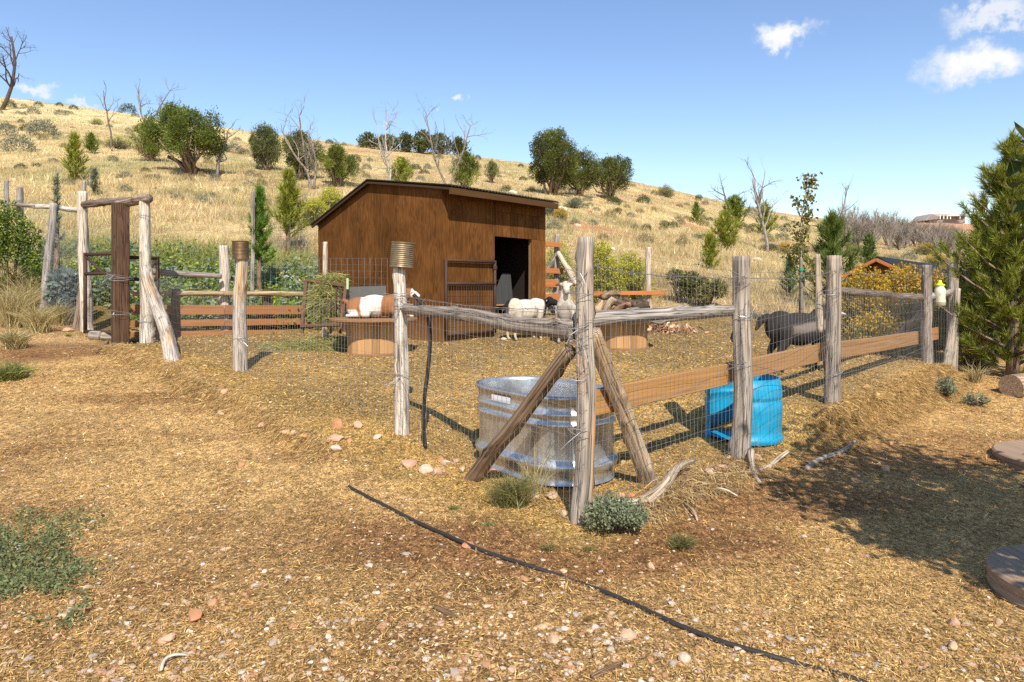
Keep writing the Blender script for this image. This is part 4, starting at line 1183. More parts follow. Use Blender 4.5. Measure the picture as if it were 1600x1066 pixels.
can(376, 377, 405, D_[1], .093, (0, -1), 'rusty ribbed tin can upturned on the far left fence post', (.17, .105, .055))

# ---- black poly pipe standing against the fence
m = MB()
pts = [(646, 460), (655, 470), (668, 490), (673, 525), (670, 570), (663, 620), (661, 660), (664, 690), (666, 713)]
P = np.array([at(x, y, 5.66 - .0 * k) for k, (x, y) in enumerate(pts)]); P[-1][2] = min(P[-1][2], g1(P[-1][0], P[-1][1]) - .02)
tt = np.linspace(0, 1, len(P)); t2 = np.linspace(0, 1, 40); P = np.stack([np.interp(t2, tt, P[:, k]) for k in range(3)], 1)
for _ in range(3): P[1:-1] = (P[:-2] + 2 * P[1:-1] + P[2:]) / 4
V, F, G = tube(P, .0165, 10); m.add(V, F, (.022, .02, .018), G)
single('black_pipe', m, M_RUBBER, 'black plastic pipe standing upright against the wire', 'pipe', tuple(P[-1]), smooth=True)
# ---- drip line lying across the yard
pts = [(545, 763), (580, 782), (615, 800), (650, 818), (690, 836), (735, 856), (780, 873), (830, 888), (870, 898), (905, 910), (950, 930), (1000, 953), (1060, 982), (1130, 1008), (1200, 1028), (1262, 1042), (1330, 1060), (1420, 1085)]
P = []
for k, (x, y) in enumerate(pts):
    h = hit(x, y); dz = .009 if not 8 <= k <= 9 else -.006
    if k == 15: dz = -.004
    if k >= 16: dz = .002 if k == 16 else -.03
    P.append((h.x, h.y, h.z + dz))
P = np.array(P); tt = np.arange(len(P)); t2 = np.linspace(0, len(P) - 1, 160); P = np.stack([np.interp(t2, tt, P[:, k]) for k in range(3)], 1)
for _ in range(4): P[1:-1] = (P[:-2] + 2 * P[1:-1] + P[2:]) / 4
m = MB(); V, F, G = tube(P, .0108, 10); m.add(V, F, (.035, .031, .028), G)
single('drip_hose', m, M_RUBBER, 'long black irrigation hose lying across the straw yard', 'hose', tuple(P[0]), smooth=True)

# ---- cable spool tables
def spool(label, px, pyb, Y, Rt, Rc, H):
    c = at_depth(px, Y); z0 = at(px, pyb, Y + Rc * .2).z; c.z = g1(c.x, c.y)
    th = thing('cable_spool', label, 'spool table', tuple(c))
    th2 = Rt
    def disc(name, z, R, t):
        m = MB(); n = 48; a = np.arange(n) * 2 * PI / n; e = .01
        rings = [np.stack([c.x + (R - q) * np.cos(a), c.y + (R - q) * np.sin(a), np.full(n, z + w)], 1) for q, w in ((e, 0), (0, e), (0, t - e), (e, t))]
        V0 = np.concatenate(rings); ring_loft(m, rings, (.25, .135, .06), True, True, np.stack([V0[:, 2] * 1, V0[:, 1], V0[:, 0]], 1)); part(th, name, m, M_PLANK)
    disc('table_top', c.z + H - .045, Rt, .045)
    disc('bottom_flange', c.z - .03, Rc + .03, .045)
    nst = 22
    for k in range(nst):
        a0 = 2 * PI * k / nst; a1 = 2 * PI * (k + 1) / nst - .012
        q = np.array([[c.x + r * math.cos(a), c.y + r * math.sin(a)] for r in (Rc, Rc - .03) for a in (a0, a1)])
        z0_, z1_2 = c.z + .016, c.z + H - .0455
        V = np.array([[*q[i], z] for z in (z0_, z1_2) for i in (0, 1, 3, 2)])
        F = np.array([[0, 1, 5, 4], [1, 2, 6, 5], [2, 3, 7, 6], [3, 0, 4, 7], [3, 2, 1, 0], [4, 5, 6, 7]])
        m = MB(); tone = .75 + .55 * abs(math.sin(k * 2.399)); T = np.stack([V[:, 0] + k, V[:, 1], V[:, 2]], 1)
        m.add(V, F, np.array([.40, .225, .095]) * tone, T); part(th, 'stave', m, M_PLANK)
    return c, c.z + H
SPC, SPT = spool('low cable spool table with the lying brown and white goat on top', 584, 557, 9.75, .62, .37, .50)
spool('low cable spool table beyond the grey log rail right of the corner post', 974, 548, 10.3, .60, .36, .47)

# ---- hay rack
hc = at_depth(511, 10.6)
hr = thing('hay_rack', 'rusty slatted hay rack stuffed with green hay', 'hay feeder', tuple(hc))
h0, h1 = at(479, 438, 10.75), at(541, 447, 10.45)
f0, f1 = at(471, 522, 10.55), at(531, 520, 10.2)
def bar(p, q, r, name='bar'):
    m = MB(); rod(m, p, q, r, RST, 6); return m
for (p, q) in ((h0, h1), (f0, h0), (f1, h1), (f0 + Vector((0, .0, .12)), f1 + Vector((0, 0, .12)))):
    m = MB(); board(m, p, q, .06, .05, (0, -1, .2), (.13, .07, .04), p.x); part(hr, 'frame_bar', m, M_PLANK)
for k in range(1, 8):
    t = k / 8; p = h0.lerp(h1, t) + Vector((0, .02, 0)); q = h0.lerp(h1, t + .08).lerp(f0.lerp(f1, t + .08), .55) + Vector((0, -.03, 0))
    part(hr, 'slat', bar(p, q, .013), M_RUST)
m = MB(); board(m, (h0 + h1) / 2 + Vector((0, .33, -.45)), (h0 + h1) / 2 + Vector((.01, .33, .0)), .62, .03, (1, -.45, 0), (.06, .04, .03), 3); part(hr, 'back_board', m, M_PLANK)
def haymass(name, ctr, rad, n, cols, label=None, parent=None, th=None, seed=1, flat=False):
    r = np.random.default_rng(seed)
    P = rand_dirs(n, r) * (r.uniform(0, 1, (n, 1)) ** .4) * np.array(rad)
    P = P + np.array(ctr)
    if flat:
        P[:, 2] = gh(P[:, 0], P[:, 1]) + np.abs(r.normal(0, rad[2] * .5, n)) * np.clip(1.2 - np.hypot((P[:, 0] - ctr[0]) / rad[0], (P[:, 1] - ctr[1]) / rad[1]), .1, 1)
    D = rand_dirs(n, r) * np.array([1, 1, .6 if not flat else .25]) + np.array([0, -.1, -.25])
    m = MB(); bent_blades(m, P, D, r.uniform(.06, .2, n), r.uniform(.005, .010, n), varied(n, cols, .22, r), .3, r)
    if th is not None:
        o = part(th, name, m, M_GRASS); o['kind'] = 'stuff'; return o
    return single(name, m, M_GRASS, label, 'hay', tuple(ctr), kind='stuff')
HAYC = [(.33, .33, .10), (.42, .38, .14), (.26, .29, .08), (.48, .40, .17)]
mid = (h0 + h1 + f0 + f1) / 4
haymass('hay', (mid.x + .02, mid.y + .12, mid.z + .08), (.27, .16, .36), 5200, HAYC, th=hr, seed=4)
haymass('hay_top', (h0.lerp(h1, .55).x, h0.y + .05, h0.z + .04), (.22, .12, .08), 700, HAYC, th=hr, seed=5)
haymass('fallen_hay', (hc.x + .0, hc.y - .35, hc.z + .05), (1.0, .42, .16), 6500, [(.34, .32, .10), (.42, .35, .12), (.28, .27, .08)], 'loose green hay fallen in front of the hay rack', seed=6, flat=True)
# steel post with pale green tip
tp = thing('steel_fence_post', 'dark steel stake with a pale green tip beside the hay rack', 'stake', tuple(at_depth(543, 10.4)))
c = at_depth(543, 10.4)
m = MB(); rod(m, [c.x, c.y, c.z - .1], at(543, 452, 10.4), .018, (.03, .04, .035), 6); part(tp, 'shaft', m, M_RUST)
m = MB(); rod(m, at(543, 452, 10.4), at(543, 435, 10.4), .0185, (.42, .62, .30), 6); part(tp, 'tip', m, M_PAINT)
# grey board behind the goat
m = MB(); prism(m, [(0, 0), (.58, .02), (.58, .86), (0, .84)], FA * .55 + np.array([.6, -.15, 0]), UP, at(545, 530, 11.0), .02, -FB, (.115, .11, .10), 1)
single('leaning_board', m, M_PAINT, 'dark grey panel standing between the hay rack and the shed', 'panel', tuple(at_depth(568, 11.0)))
# wood and roots heaped by the back fence
wpile = thing('root_pile', 'heap of old stumps and roots below the orange back rail', 'wood pile', tuple(at_depth(965, 13.5)))
rs = np.random.default_rng(12)
for k, (x0, y0, x1, y1, r, cc) in enumerate(((932, 488, 948, 458, .10, (TAN, (.5, .33, .2))), (946, 492, 958, 466, .09, (PALE, TAN)), (955, 470, 985, 478, .09, (BRN, (.10, .07, .05))), (965, 482, 1004, 492, .11, (BRN, (.3, .19, .11))),
                                         (975, 470, 1012, 480, .09, ((.07, .05, .04), BRN)), (990, 484, 1016, 478, .12, ((.06, .05, .04), BRN)), (960, 490, 985, 476, .08, ((.42, .24, .13), BRN)), (940, 468, 968, 460, .07, ((.45, .3, .18), BRN)))):
    m = MB(); Y = 13.2 + rs.uniform(0, .8); logmesh(m, at(x0, y0, Y), at(x1, y1, Y + rs.uniform(-.3, .3)), r, r * .6, 70 + k, cc, .08, 5, rough=.35); part(wpile, 'root', m, M_BARK, True)
m = MB(); n = 4000
P = np.stack([rs.normal(0, .6, n), rs.normal(0, .3, n), np.zeros(n)], 1) + np.array(at_depth(968, 13.3)); P[:, 2] = gh(P[:, 0], P[:, 1]) + np.clip(.30 * np.exp(-((P[:, 0] - P[:, 0].mean()) / .8) ** 2) * rs.uniform(0, 1, n), 0, 1)
leaves(m, P, rand_dirs(n, rs), .12, .07, varied(n, [(.40, .2, .10), (.3, .16, .08), (.5, .36, .2)], .3, rs), 0, rs); o = part(wpile, 'bark_litter', m, M_STRAW); o['kind'] = 'stuff'

# ---- fly trap jar
c = at(1469, 478, 9.05)
jar = thing('fly_trap_jar', 'cream coloured fly trap jar with bright yellow-green lid hanging on the fence', 'jar', tuple(c))
n = 28; a = np.arange(n) * 2 * PI / n
def turned(prof_, col, name, mat):
    m = MB(); ring_loft(m, [np.stack([c.x + r * np.cos(a), c.y + r * np.sin(a), np.full(n, c.z + z)], 1) for r, z in prof_], col, True, True); return part(jar, name, m, mat, True)
turned([(.05, 0), (.066, .01), (.066, .06), (.062, .11), (.066, .17), (.064, .22), (.045, .25), (.045, .262)], (.66, .62, .46), 'body', M_PLASTIC)
turned([(.05, .2625), (.056, .27), (.056, .285), (.034, .29), (.022, .31), (.020, .335), (.012, .34)], (.62, .80, .02), 'lid', M_PLASTIC)
turned([(.0668, .012), (.0672, .013), (.0672, .05), (.0668, .051)], (.30, .27, .18), 'dregs', M_PLASTIC)
m = MB(); wire(m, [[c.x, c.y, c.z + .33], [c.x - .02, c.y + .01, c.z + .40], [c.x - .09, c.y + .02, c.z + .42]], .002, (.3, .3, .3), 4); part(jar, 'hanger', m, M_WIRE)

# ---- wooden discs at the right edge
def disc_thing(px, py, Y, R, t, label, tilt=0):
    X = (px - 800) / FPX * Y; z = g1(X, Y)
    m = MB(); n = 64; a = np.arange(n) * 2 * PI / n
    jit = 1 + .025 * fbm(np.stack([np.cos(a) * 3, np.sin(a) * 3, np.full(n, px)], 1), 2)
    rings = [np.stack([X + (R - q) * jit * np.cos(a), Y + (R - q) * jit * np.sin(a), np.full(n, z + w)], 1) for q, w in ((.01, -.05), (.0, .015), (.015, t * .45), (0.0, t * .55), (.0, t - .012), (.014, t))]
    V0 = np.concatenate(rings)
    ring_loft(m, rings, (.34, .235, .15), True, True, np.stack([V0[:, 0], V0[:, 2] * 1.0, V0[:, 1]], 1))
    single('wooden_disc', m, M_PLANK, label, 'wooden disc', (X, Y, z))
disc_thing(1690, 700, 5.55, .60, .10, 'round wooden spool end lying in the sun beyond the tree shadow')
disc_thing(1728, 935, 3.06, .44, .10, 'round wooden spool end half in the tree shadow')
# ---- cut log by the pine
m = MB(); c = at_depth(1608, 8.4)
logmesh(m, at_depth(1580, 8.3) + Vector((0, 0, .12)), at_depth(1720, 8.9) + Vector((0, 0, .15)), .15, .15, 81, ((.30, .20, .12), (.45, .33, .22)), .02, 0, rough=.1)
single('cut_log', m, M_LOG, 'short cut log lying under the pine at the right edge', 'log', tuple(c))
# ---- logs by the gate foot
for k, (x0, y0, x1, y1, r, lab) in enumerate(((143, 526, 158, 527, .075, 'short brown log chunk under the left steel gate'), (160, 528, 185, 529, .075, 'short grey log lying by the square timber post'))):
    a_, b_ = hit(x0, y0 + 4), hit(x1, y1 + 4); m = MB(); logmesh(m, a_ + Vector((0, 0, .06)), b_ + Vector((0, 0, .06)), r, r, 85 + k, (GREY, (.45, .38, .3)), .01, 2); single('log_chunk', m, M_LOG, lab, 'log', tuple(a_), smooth=True)
a_, b_ = hit(150, 553), hit(168, 536)
m = MB(); logmesh(m, a_ + Vector((0, 0, .02)), b_ + Vector((0, 0, .02)), .02, .015, 88, (BRN, GREY), .02, 2); single('stick', m, M_LOG, 'dark stick lying on the straw before the gateway', 'stick', tuple(a_), smooth=True)

# ---- branches and sticks lying along the fence foot
def stick(x0, y0, x1, y1, r0, r1, label, seed, cols=(PALE, (.55, .42, .28)), lift=(.0, .0), bend=.05, group=None):
    a_, b_ = hit(x0, y0), hit(x1, y1)
    a_.z += r0 * .6 + lift[0]; b_.z += r1 * .6 + lift[1]
    m = MB(); logmesh(m, a_, b_, r0, r1, seed, cols, bend, 3, sides=9); return single('branch', m, M_LOG, label, 'branch', tuple(a_), group, smooth=True)
stick(918, 792, 1000, 790, .030, .028, 'pale straight pole lying at the foot of the corner post', 101, ((.46, .39, .31), (.55, .48, .39)), bend=.01)
stick(1003, 795, 1083, 738, .042, .022, 'pale forked branch lying between corner post and blue barrel', 102, ((.40, .30, .20), (.52, .41, .29)), (.0, .05), .06)
stick(1170, 742, 1232, 718, .026, .018, 'bleached branch lying under the blue barrel', 103, lift=(0, .06))
stick(1176, 722, 1192, 756, .028, .012, 'short bleached root standing below the grey fence post', 104, ((.45, .37, .28), (.52, .43, .33)), (.05, 0))
stick(1262, 734, 1335, 700, .022, .014, 'crooked grey stick at the edge of the tree shadow', 105, (GREY, PALE), (0, .05))
stick(1120, 772, 1155, 780, .009, .006, 'thin dry stick before the fence right of the corner', 106)
stick(1068, 790, 1088, 815, .009, .006, 'thin pale twig lying right of the grey-green sage', 107)
stick(1030, 812, 1052, 826, .008, .005, 'small twig on bare earth beside the sage bush', 108)
stick(255, 1056, 300, 1030, .008, .004, 'pale twig in the left foreground gravel', 109, (PALE, (.7, .6, .45)))
stick(680, 952, 712, 968, .012, .010, 'brown chip of wood lying in the straw', 110, (BRN, (.3, .18, .1)), bend=.0)
stick(925, 1062, 972, 1040, .012, .010, 'brown bark strip at the bottom edge of the yard', 111, (BRN, (.35, .22, .12)), bend=.0)
# matted dry stalks along the bank and the fence foot
def matted():
    r = np.random.default_rng(23); m = MB()
    n = 2300
    t = r.uniform(0, 1, n); px = 1000 + 180 * t + r.normal(0, 8, n); py = 800 - 62 * t + r.normal(0, 12, n)
    u = (px - 800) / FPX
    Y = EYE * FPX / np.maximum(py - HORZ, 60); X = u * Y
    P = np.stack([X, Y, gh(X, Y) + r.uniform(0, .055, n)], 1)
    D = np.stack([r.normal(.25, .5, n), r.normal(-.55, .35, n), r.normal(-.3, .35, n)], 1)
    bent_blades(m, P, D, r.uniform(.05, .2, n), r.uniform(.003, .007, n), varied(n, [(.50, .36, .17), (.40, .26, .11), (.60, .46, .25), (.25, .15, .07)], .25, r), .3, r)
    # ragged cut face of the straw bank, right run, and the left bank
    def bank(pa, pb, t0, t1, s0, n, hgt):
        nonlocal m
        d = (pb - pa) / np.linalg.norm(pb - pa); nn = np.array([d[1], -d[0]]) * (1 if hgt > 0 else -1)
        t = r.uniform(t0, t1, n); s = s0 + r.normal(0, .07, n)
        X = pa[0] + d[0] * t + nn[0] * s; Y = pa[1] + d[1] * t + nn[1] * s
        P = np.stack([X, Y, gh(X, Y) + r.uniform(.0, .04, n)], 1)
        D = np.stack([nn[0] * .6 + r.normal(0, .5, n), nn[1] * .6 + r.normal(0, .5, n), r.normal(-.35, .35, n)], 1)
        bent_blades(m, P, D, r.uniform(.03, .11, n), r.uniform(.003, .006, n), varied(n, [(.56, .38, .15), (.44, .28, .10), (.64, .47, .21), (.27, .16, .06)], .25, r), .3, r)
    bank(A_, R3, 2.6, 7.2, .33, 9500, 1)
    bank(A_, E_, 2.2, 9.0, .5, 6500, -1)
    # broken clods of packed straw and earth along the two ledges
    lib = [rock_mesh(800 + k, .75, 1) for k in range(6)]; mk = MB()
    for pa, pb, t0, t1, s0, sg, cnt in ((A_, R3, 2.5, 7.0, .31, 1, 330), (A_, E_, 2.0, 8.6, .47, -1, 150)):
        d = (pb - pa) / np.linalg.norm(pb - pa); nn = np.array([d[1], -d[0]]) * sg
        for q in range(cnt):
            t = r.uniform(t0, t1); s = s0 + r.normal(0, .06)
            X = pa[0] + d[0] * t + nn[0] * s; Y = pa[1] + d[1] * t + nn[1] * s
            V, F = lib[q % 6]; sz = r.gamma(2.5, .0075) + .008; an = r.uniform(0, 6.28); c_, s_ = math.cos(an), math.sin(an)
            W = np.stack([V[:, 0] * c_ - V[:, 1] * s_, V[:, 0] * s_ + V[:, 1] * c_, V[:, 2]], 1) * sz + np.array([X, Y, g1(X, Y) - sz * .1])
            mk.add(W, F, varied(1, [(.42, .26, .10), (.33, .19, .075), (.46, .29, .12), (.22, .125, .05)], .12, r)[0])
    single('straw_clods', mk, M_STONE, 'broken clods of packed straw and earth along the ledges', 'clods', kind='stuff')
    single('matted_straw', m, M_GRASS, 'matted dry stalks and straw along the fence foot', 'straw', kind='stuff')

# ================================================================== STONES
def rock_mesh(seed, flat=.6, sub=2):
    import bmesh
    bm = bmesh.new(); bmesh.ops.create_icosphere(bm, subdivisions=sub, radius=1)
    V = np.array([v.co for v in bm.verts]); F = np.array([[v.index for v in f.verts] for f in bm.faces]); bm.free()
    d = 1 + .8 * fbm(V * 1.2 + seed * 13.7, 3) + .12 * fbm(V * 4 + seed, 2)
    # a few flat facets
    r = np.random.default_rng(seed)
    V = V * d[:, None]
    for k in range(8):
        nn = nrm(r.normal(size=3)); h = V @ nn; lim = r.uniform(.42, .75); ex = np.clip(h - lim, 0, None); V = V - ex[:, None] * nn * .9
    V = V * np.array([1, r.uniform(.65, .95), flat])
    return V, F
ROCKC = {'red': (.50, .23, .115), 'pink': (.56, .33, .21), 'tan': (.50, .35, .21), 'pale': (.54, .41, .30), 'grey': (.38, .33, .29)}
def stone(px, py, wpx, colr, label, seed, flat=.6, group=None, sink=.35, name='stone', cat='stone'):
    h = hit(px, py); r_ = wpx / FPX * h.y / 2
    V, F = rock_mesh(seed, flat); V = V * r_
    an = seed * 1.7; c, s = math.cos(an), math.sin(an); V = np.stack([V[:, 0] * c - V[:, 1] * s, V[:, 0] * s + V[:, 1] * c, V[:, 2]], 1)
    C = np.clip(np.array(ROCKC[colr])[None] * (1 + .35 * fbm(V / r_ * 2 + seed, 3)[:, None]), .02, .9)
    m = MB(); m.add(V, F, C)
    o = link(name, m.mesh(name), M_STONE, None, (h.x, h.y, h.z + r_ * flat * (1 - sink) * .6)); tag(o, label, cat, group)
    return o
st = [(733, 854, 26, 'red', 'red-brown stone resting against the black hose'), (304, 969, 34, 'red', 'flat red stone in the left foreground, just left of the rounded one'), (334, 947, 22, 'red', 'rounded orange-red stone in the left foreground'),
      (128, 958, 26, 'red', 'red stone at the lower edge of the green weed mat'), (100, 968, 30, 'tan', 'flat brown stone left of the red one by the weed mat'), (260, 1003, 26, 'pink', 'pink flat stone below the pair of red stones'),
      (303, 1018, 14, 'red', 'small red stone below the pair of red stones'), (982, 996, 32, 'pink', 'large smooth pink stone in the bottom centre foreground'), (865, 1004, 22, 'pink', 'squarish pink stone left of the large smooth pink one'),
      (848, 982, 18, 'tan', 'flat tan stone above the squarish pink one'), (1068, 1032, 28, 'pale', 'pale pink stone just below the hose at bottom right'), (1490, 978, 24, 'pink', 'pink stone in the right foreground beside a darker one'),
      (1512, 978, 18, 'tan', 'brown stone right of the pink one in the right foreground'), (1488, 1014, 26, 'tan', 'flat brown stone below the right foreground pair'), (1018, 888, 16, 'tan', 'small tan stone on bare earth below the small grass tuft'),
      (1293, 862, 18, 'tan', 'small brown stone left of the tree shadow'), (1258, 840, 10, 'pale', 'small white stone near the sage and tree shadow'), (1560, 975, 14, 'tan', 'small stone by the near wooden disc'),
      (522, 688, 30, 'pink', 'biggest pink stone in the hollow left of the pale post'), (524, 705, 22, 'pale', 'pale pink stone below the biggest one in the hollow'), (530, 668, 24, 'red', 'red stone at the top of the hollow left of the pale post'),
      (558, 668, 26, 'pink', 'round pink stone at the right of the hollow'), (590, 686, 16, 'pale', 'pale wedge stone right of the hollow'), (546, 692, 12, 'red', 'dark red stone inside the hollow'),
      (446, 678, 18, 'pink', 'pink stone left of the hollow, lower of two'), (408, 669, 18, 'pink', 'pink stone on the straw left of the hollow'), (460, 680, 16, 'tan', 'tan stone just left of the hollow'),
      (344, 648, 16, 'tan', 'tan stone below the left bank'), (350, 616, 16, 'pink', 'pink stone at the top of the left bank'), (378, 729, 12, 'red', 'small red stone alone on the left yard'),
      (640, 728, 34, 'pink', 'big pink stone at the foot of the pale post'), (668, 738, 30, 'pale', 'flat pale stone at the foot of the black pipe'), (683, 742, 26, 'pink', 'flat pink stone right of the black pipe foot'),
      (700, 726, 24, 'pale', 'pale stone left of the slanting brace foot'), (722, 738, 22, 'tan', 'brown stone touching the slanting brace foot'), (692, 722, 16, 'red', 'small red stone behind the pale one at the brace'),
      (712, 722, 18, 'pink', 'small pink stone behind the brace foot'), (772, 738, 18, 'red', 'red stone right of the slanting brace foot'), (757, 745, 16, 'pink', 'pink stone between brace and grass tuft'),
      (860, 778, 32, 'tan', 'flat slab of stone at the tank between grass tuft and corner post'), (836, 778, 18, 'tan', 'tan stone right of the grass tuft'), (880, 806, 18, 'tan', 'brown stone left of the corner post foot'),
      (985, 776, 22, 'red', 'red stone by the pale pole right of the corner post'), (970, 776, 18, 'pink', 'pink stone behind the sage bush'), (975, 725, 12, 'tan', 'tan stone inside the wire behind the brace'),
      (1072, 744, 20, 'red', 'red stone under the forked branch'), (1128, 735, 26, 'pink', 'pink stone left of the grey post foot'), (1108, 742, 22, 'pale', 'pale stone left of the grey post foot'),
      (1140, 716, 16, 'tan', 'tan stone under the left of the blue barrel'), (1181, 717, 22, 'pink', 'pink stone under the right of the blue barrel'), (1392, 694, 10, 'red', 'tiny red stone below the straw bank'),
      (1388, 605, 14, 'red', 'red stone on top of the straw bank inside the wire'), (1340, 745, 12, 'pink', 'small pink stone in the upper tree shadow'), (1385, 735, 14, 'pink', 'pink stone in the middle of the tree shadow'),
      (106, 518, 20, 'pink', 'pink rock left of the left steel gate'), (118, 504, 22, 'red', 'red rock at the upper left of the gateway'), (94, 505, 14, 'red', 'small red rock left of the gateway rocks'), (134, 512, 14, 'tan', 'tan rock touching the left steel gate'),
      (66, 478, 30, 'red', 'red rock in the dry bank at the far left'), (80, 490, 24, 'pink', 'pink rock low in the dry bank at the far left'), (300, 470, 12, 'red', 'red rock behind the plank fence'),
      (362, 424, 30, 'pink', 'big orange rock in the garden behind the far left post'), (445, 373, 22, 'pink', 'orange boulder above the garden left of the shed'), (468, 388, 16, 'red', 'red boulder above the garden nearest the shed'),
      (787, 531, 10, 'pale', 'small white stone on the pen floor'), (1462, 525, 10, 'tan', 'small tan stone at the right end post')]
for k, (x, y, w, c_, lab) in enumerate(st): stone(x, y, w, c_, lab, 200 + k, .5 + .15 * (k % 3))
matted()
# many loose pebbles: the larger ones each on its own, the rest as one scatter
def pebbles():
    r = np.random.default_rng(31)
    lib = []
    for k in range(7):
        V, F = rock_mesh(500 + k, .5, 1); lib.append((V, F))
    n = 4000
    py = 790 + 276 * r.uniform(0, 1, n) ** .7; px = r.uniform(0, 1600, n)
    dens = .55 + 1.3 * n2(px / 300, py / 150, 1.0, 71) + .5 * sst(900, 1050, py) - .35 * sst(1000, 1350, px)
    ok = r.uniform(0, 1, n) < np.clip(dens, .06, 1); px, py = px[ok], py[ok]
    more = 500
    px = np.concatenate([px, r.uniform(0, 700, more)]); py = np.concatenate([py, r.uniform(640, 800, more)])
    u = (px - 800) / FPX; Y = EYE * FPX / (py - HORZ); X = u * Y; Z = gh(X, Y)
    S = np.clip(r.gamma(3.0, .0034, len(X)), .004, .030)
    cols = varied(len(X), [(.60, .47, .36), (.56, .37, .25), (.46, .37, .29), (.68, .60, .52), (.46, .26, .15), (.56, .40, .22), (.5, .33, .16)], .18, r)
    wp_ = S * 2 / Y * FPX
    order = np.argsort(-wp_)
    bigs = order[:170]; rest = order[170:]
    m = MB()
    for q in rest:
        V, F = lib[q % 7]; an = r.uniform(0, 6.28); c, s = math.cos(an), math.sin(an)
        W = np.stack([V[:, 0] * c - V[:, 1] * s, V[:, 0] * s + V[:, 1] * c, V[:, 2]], 1) * S[q] + np.array([X[q], Y[q], Z[q] + S[q] * .05])
        m.add(W, F, cols[q])
    single('gravel', m, M_STONE, 'small pale pebbles scattered over the yard', 'gravel', kind='stuff')
    tints = [(.60, .50, .40), (.54, .37, .25), (.48, .26, .14), (.42, .34, .27)]
    meshes = []
    for k in range(12):
        V, F = lib[k % 7]; mm = MB(); mm.add(V, F, np.clip(np.array(tints[k % 4])[None] * (1 + .3 * fbm(V * 2 + k, 2)[:, None]), 0, .9)); me = mm.mesh('pebble'); me.materials.append(M_STONE); me['tint'] = k % 4; meshes.append(me)
    for q in bigs:
        o = bpy.data.objects.new('pebble', meshes[r.integers(0, 12)]); COL.objects.link(o)
        o.location = (X[q], Y[q], Z[q] + S[q] * .05); o.scale = (S[q],) * 3; o.rotation_euler = (r.normal(0, .2), r.normal(0, .2), r.uniform(0, 6.28))
        xp = 800 + FPX * X[q] / Y[q]
        ti = o.data['tint']
        tag(o, ('cream white', 'pinkish', 'rust red', 'grey')[ti] + ' thumb-sized pebble in the ' + ('left' if xp < 530 else 'middle' if xp < 1070 else 'right') + ' of the ' + ('bottom foreground' if Y[q] < 3.0 else 'yard behind the front gravel'), 'pebble', 'loose pebbles in the foreground gravel')
pebbles()
# ================================================================== ANIMALS
def ellip(c, r, rot=None, seg=14):
    th_ = np.linspace(0, PI, seg // 2 + 2)[1:-1]; ph = np.arange(seg) * 2 * PI / seg
    V = [np.array([[0, 0, 1.]])] + [np.stack([np.sin(t) * np.cos(ph), np.sin(t) * np.sin(ph), np.full(seg, math.cos(t))], 1) for t in th_] + [np.array([[0, 0, -1.]])]
    V = np.concatenate(V) * np.array(r)
    if rot is not None: V = V @ np.array(Matrix.Rotation(rot[1], 3, rot[0])).T
    V = V + np.array(c); F = []
    n = seg; k = np.arange(n); k2 = (k + 1) % n
    tri = [np.stack([np.zeros(n, int), 1 + k, 1 + k2], 1)]
    q = [np.stack([1 + r_*n + k, 1 + (r_+1)*n + k, 1 + (r_+1)*n + k2, 1 + r_*n + k2], 1) for r_ in range(len(th_) - 1)]
    last = len(V) - 1; b = 1 + (len(th_) - 1) * n
    tri.append(np.stack([np.full(n, last), b + k2, b + k], 1))
    return V, [np.concatenate(tri), np.concatenate(q)]
def limb(mb, pts, rad):
    P = np.array(pts, float); n = 18; t = np.linspace(0, len(P) - 1, n)
    Q = np.stack([np.interp(t, np.arange(len(P)), P[:, k]) for k in range(3)], 1); R = np.interp(t, np.arange(len(P)), rad)
    V, F, G = tube(Q, R, 10); mb.add(V, F)
    for c, r in ((P[0], rad[0]), (P[-1], rad[-1])):
        V, F = ellip(c, (r,) * 3, seg=10); mb.add(V, F)
def fuse(mb, voxel, smooth=5):
    """merge the overlapping lumps into one continuous skin"""
    me = mb.mesh('lumps'); o = bpy.data.objects.new('lumps', me); COL.objects.link(o)
    md = o.modifiers.new('r', 'REMESH'); md.mode = 'VOXEL'; md.voxel_size = voxel
    ms = o.modifiers.new('s', 'SMOOTH'); ms.factor = .5; ms.iterations = smooth
    dg = bpy.context.evaluated_depsgraph_get(); ev = o.evaluated_get(dg); em = ev.to_mesh()
    n = len(em.vertices); V = np.zeros(n * 3, np.float32); em.vertices.foreach_get('co', V); V = V.reshape(-1, 3).astype(float)
    F4 = [list(p.vertices) for p in em.polygons]
    ev.to_mesh_clear(); bpy.data.objects.remove(o); bpy.data.meshes.remove(me)
    q = np.array([f for f in F4 if len(f) == 4]).reshape(-1, 4); t = np.array([f for f in F4 if len(f) == 3]).reshape(-1, 3)
    return V, [x for x in (q, t) if len(x)]
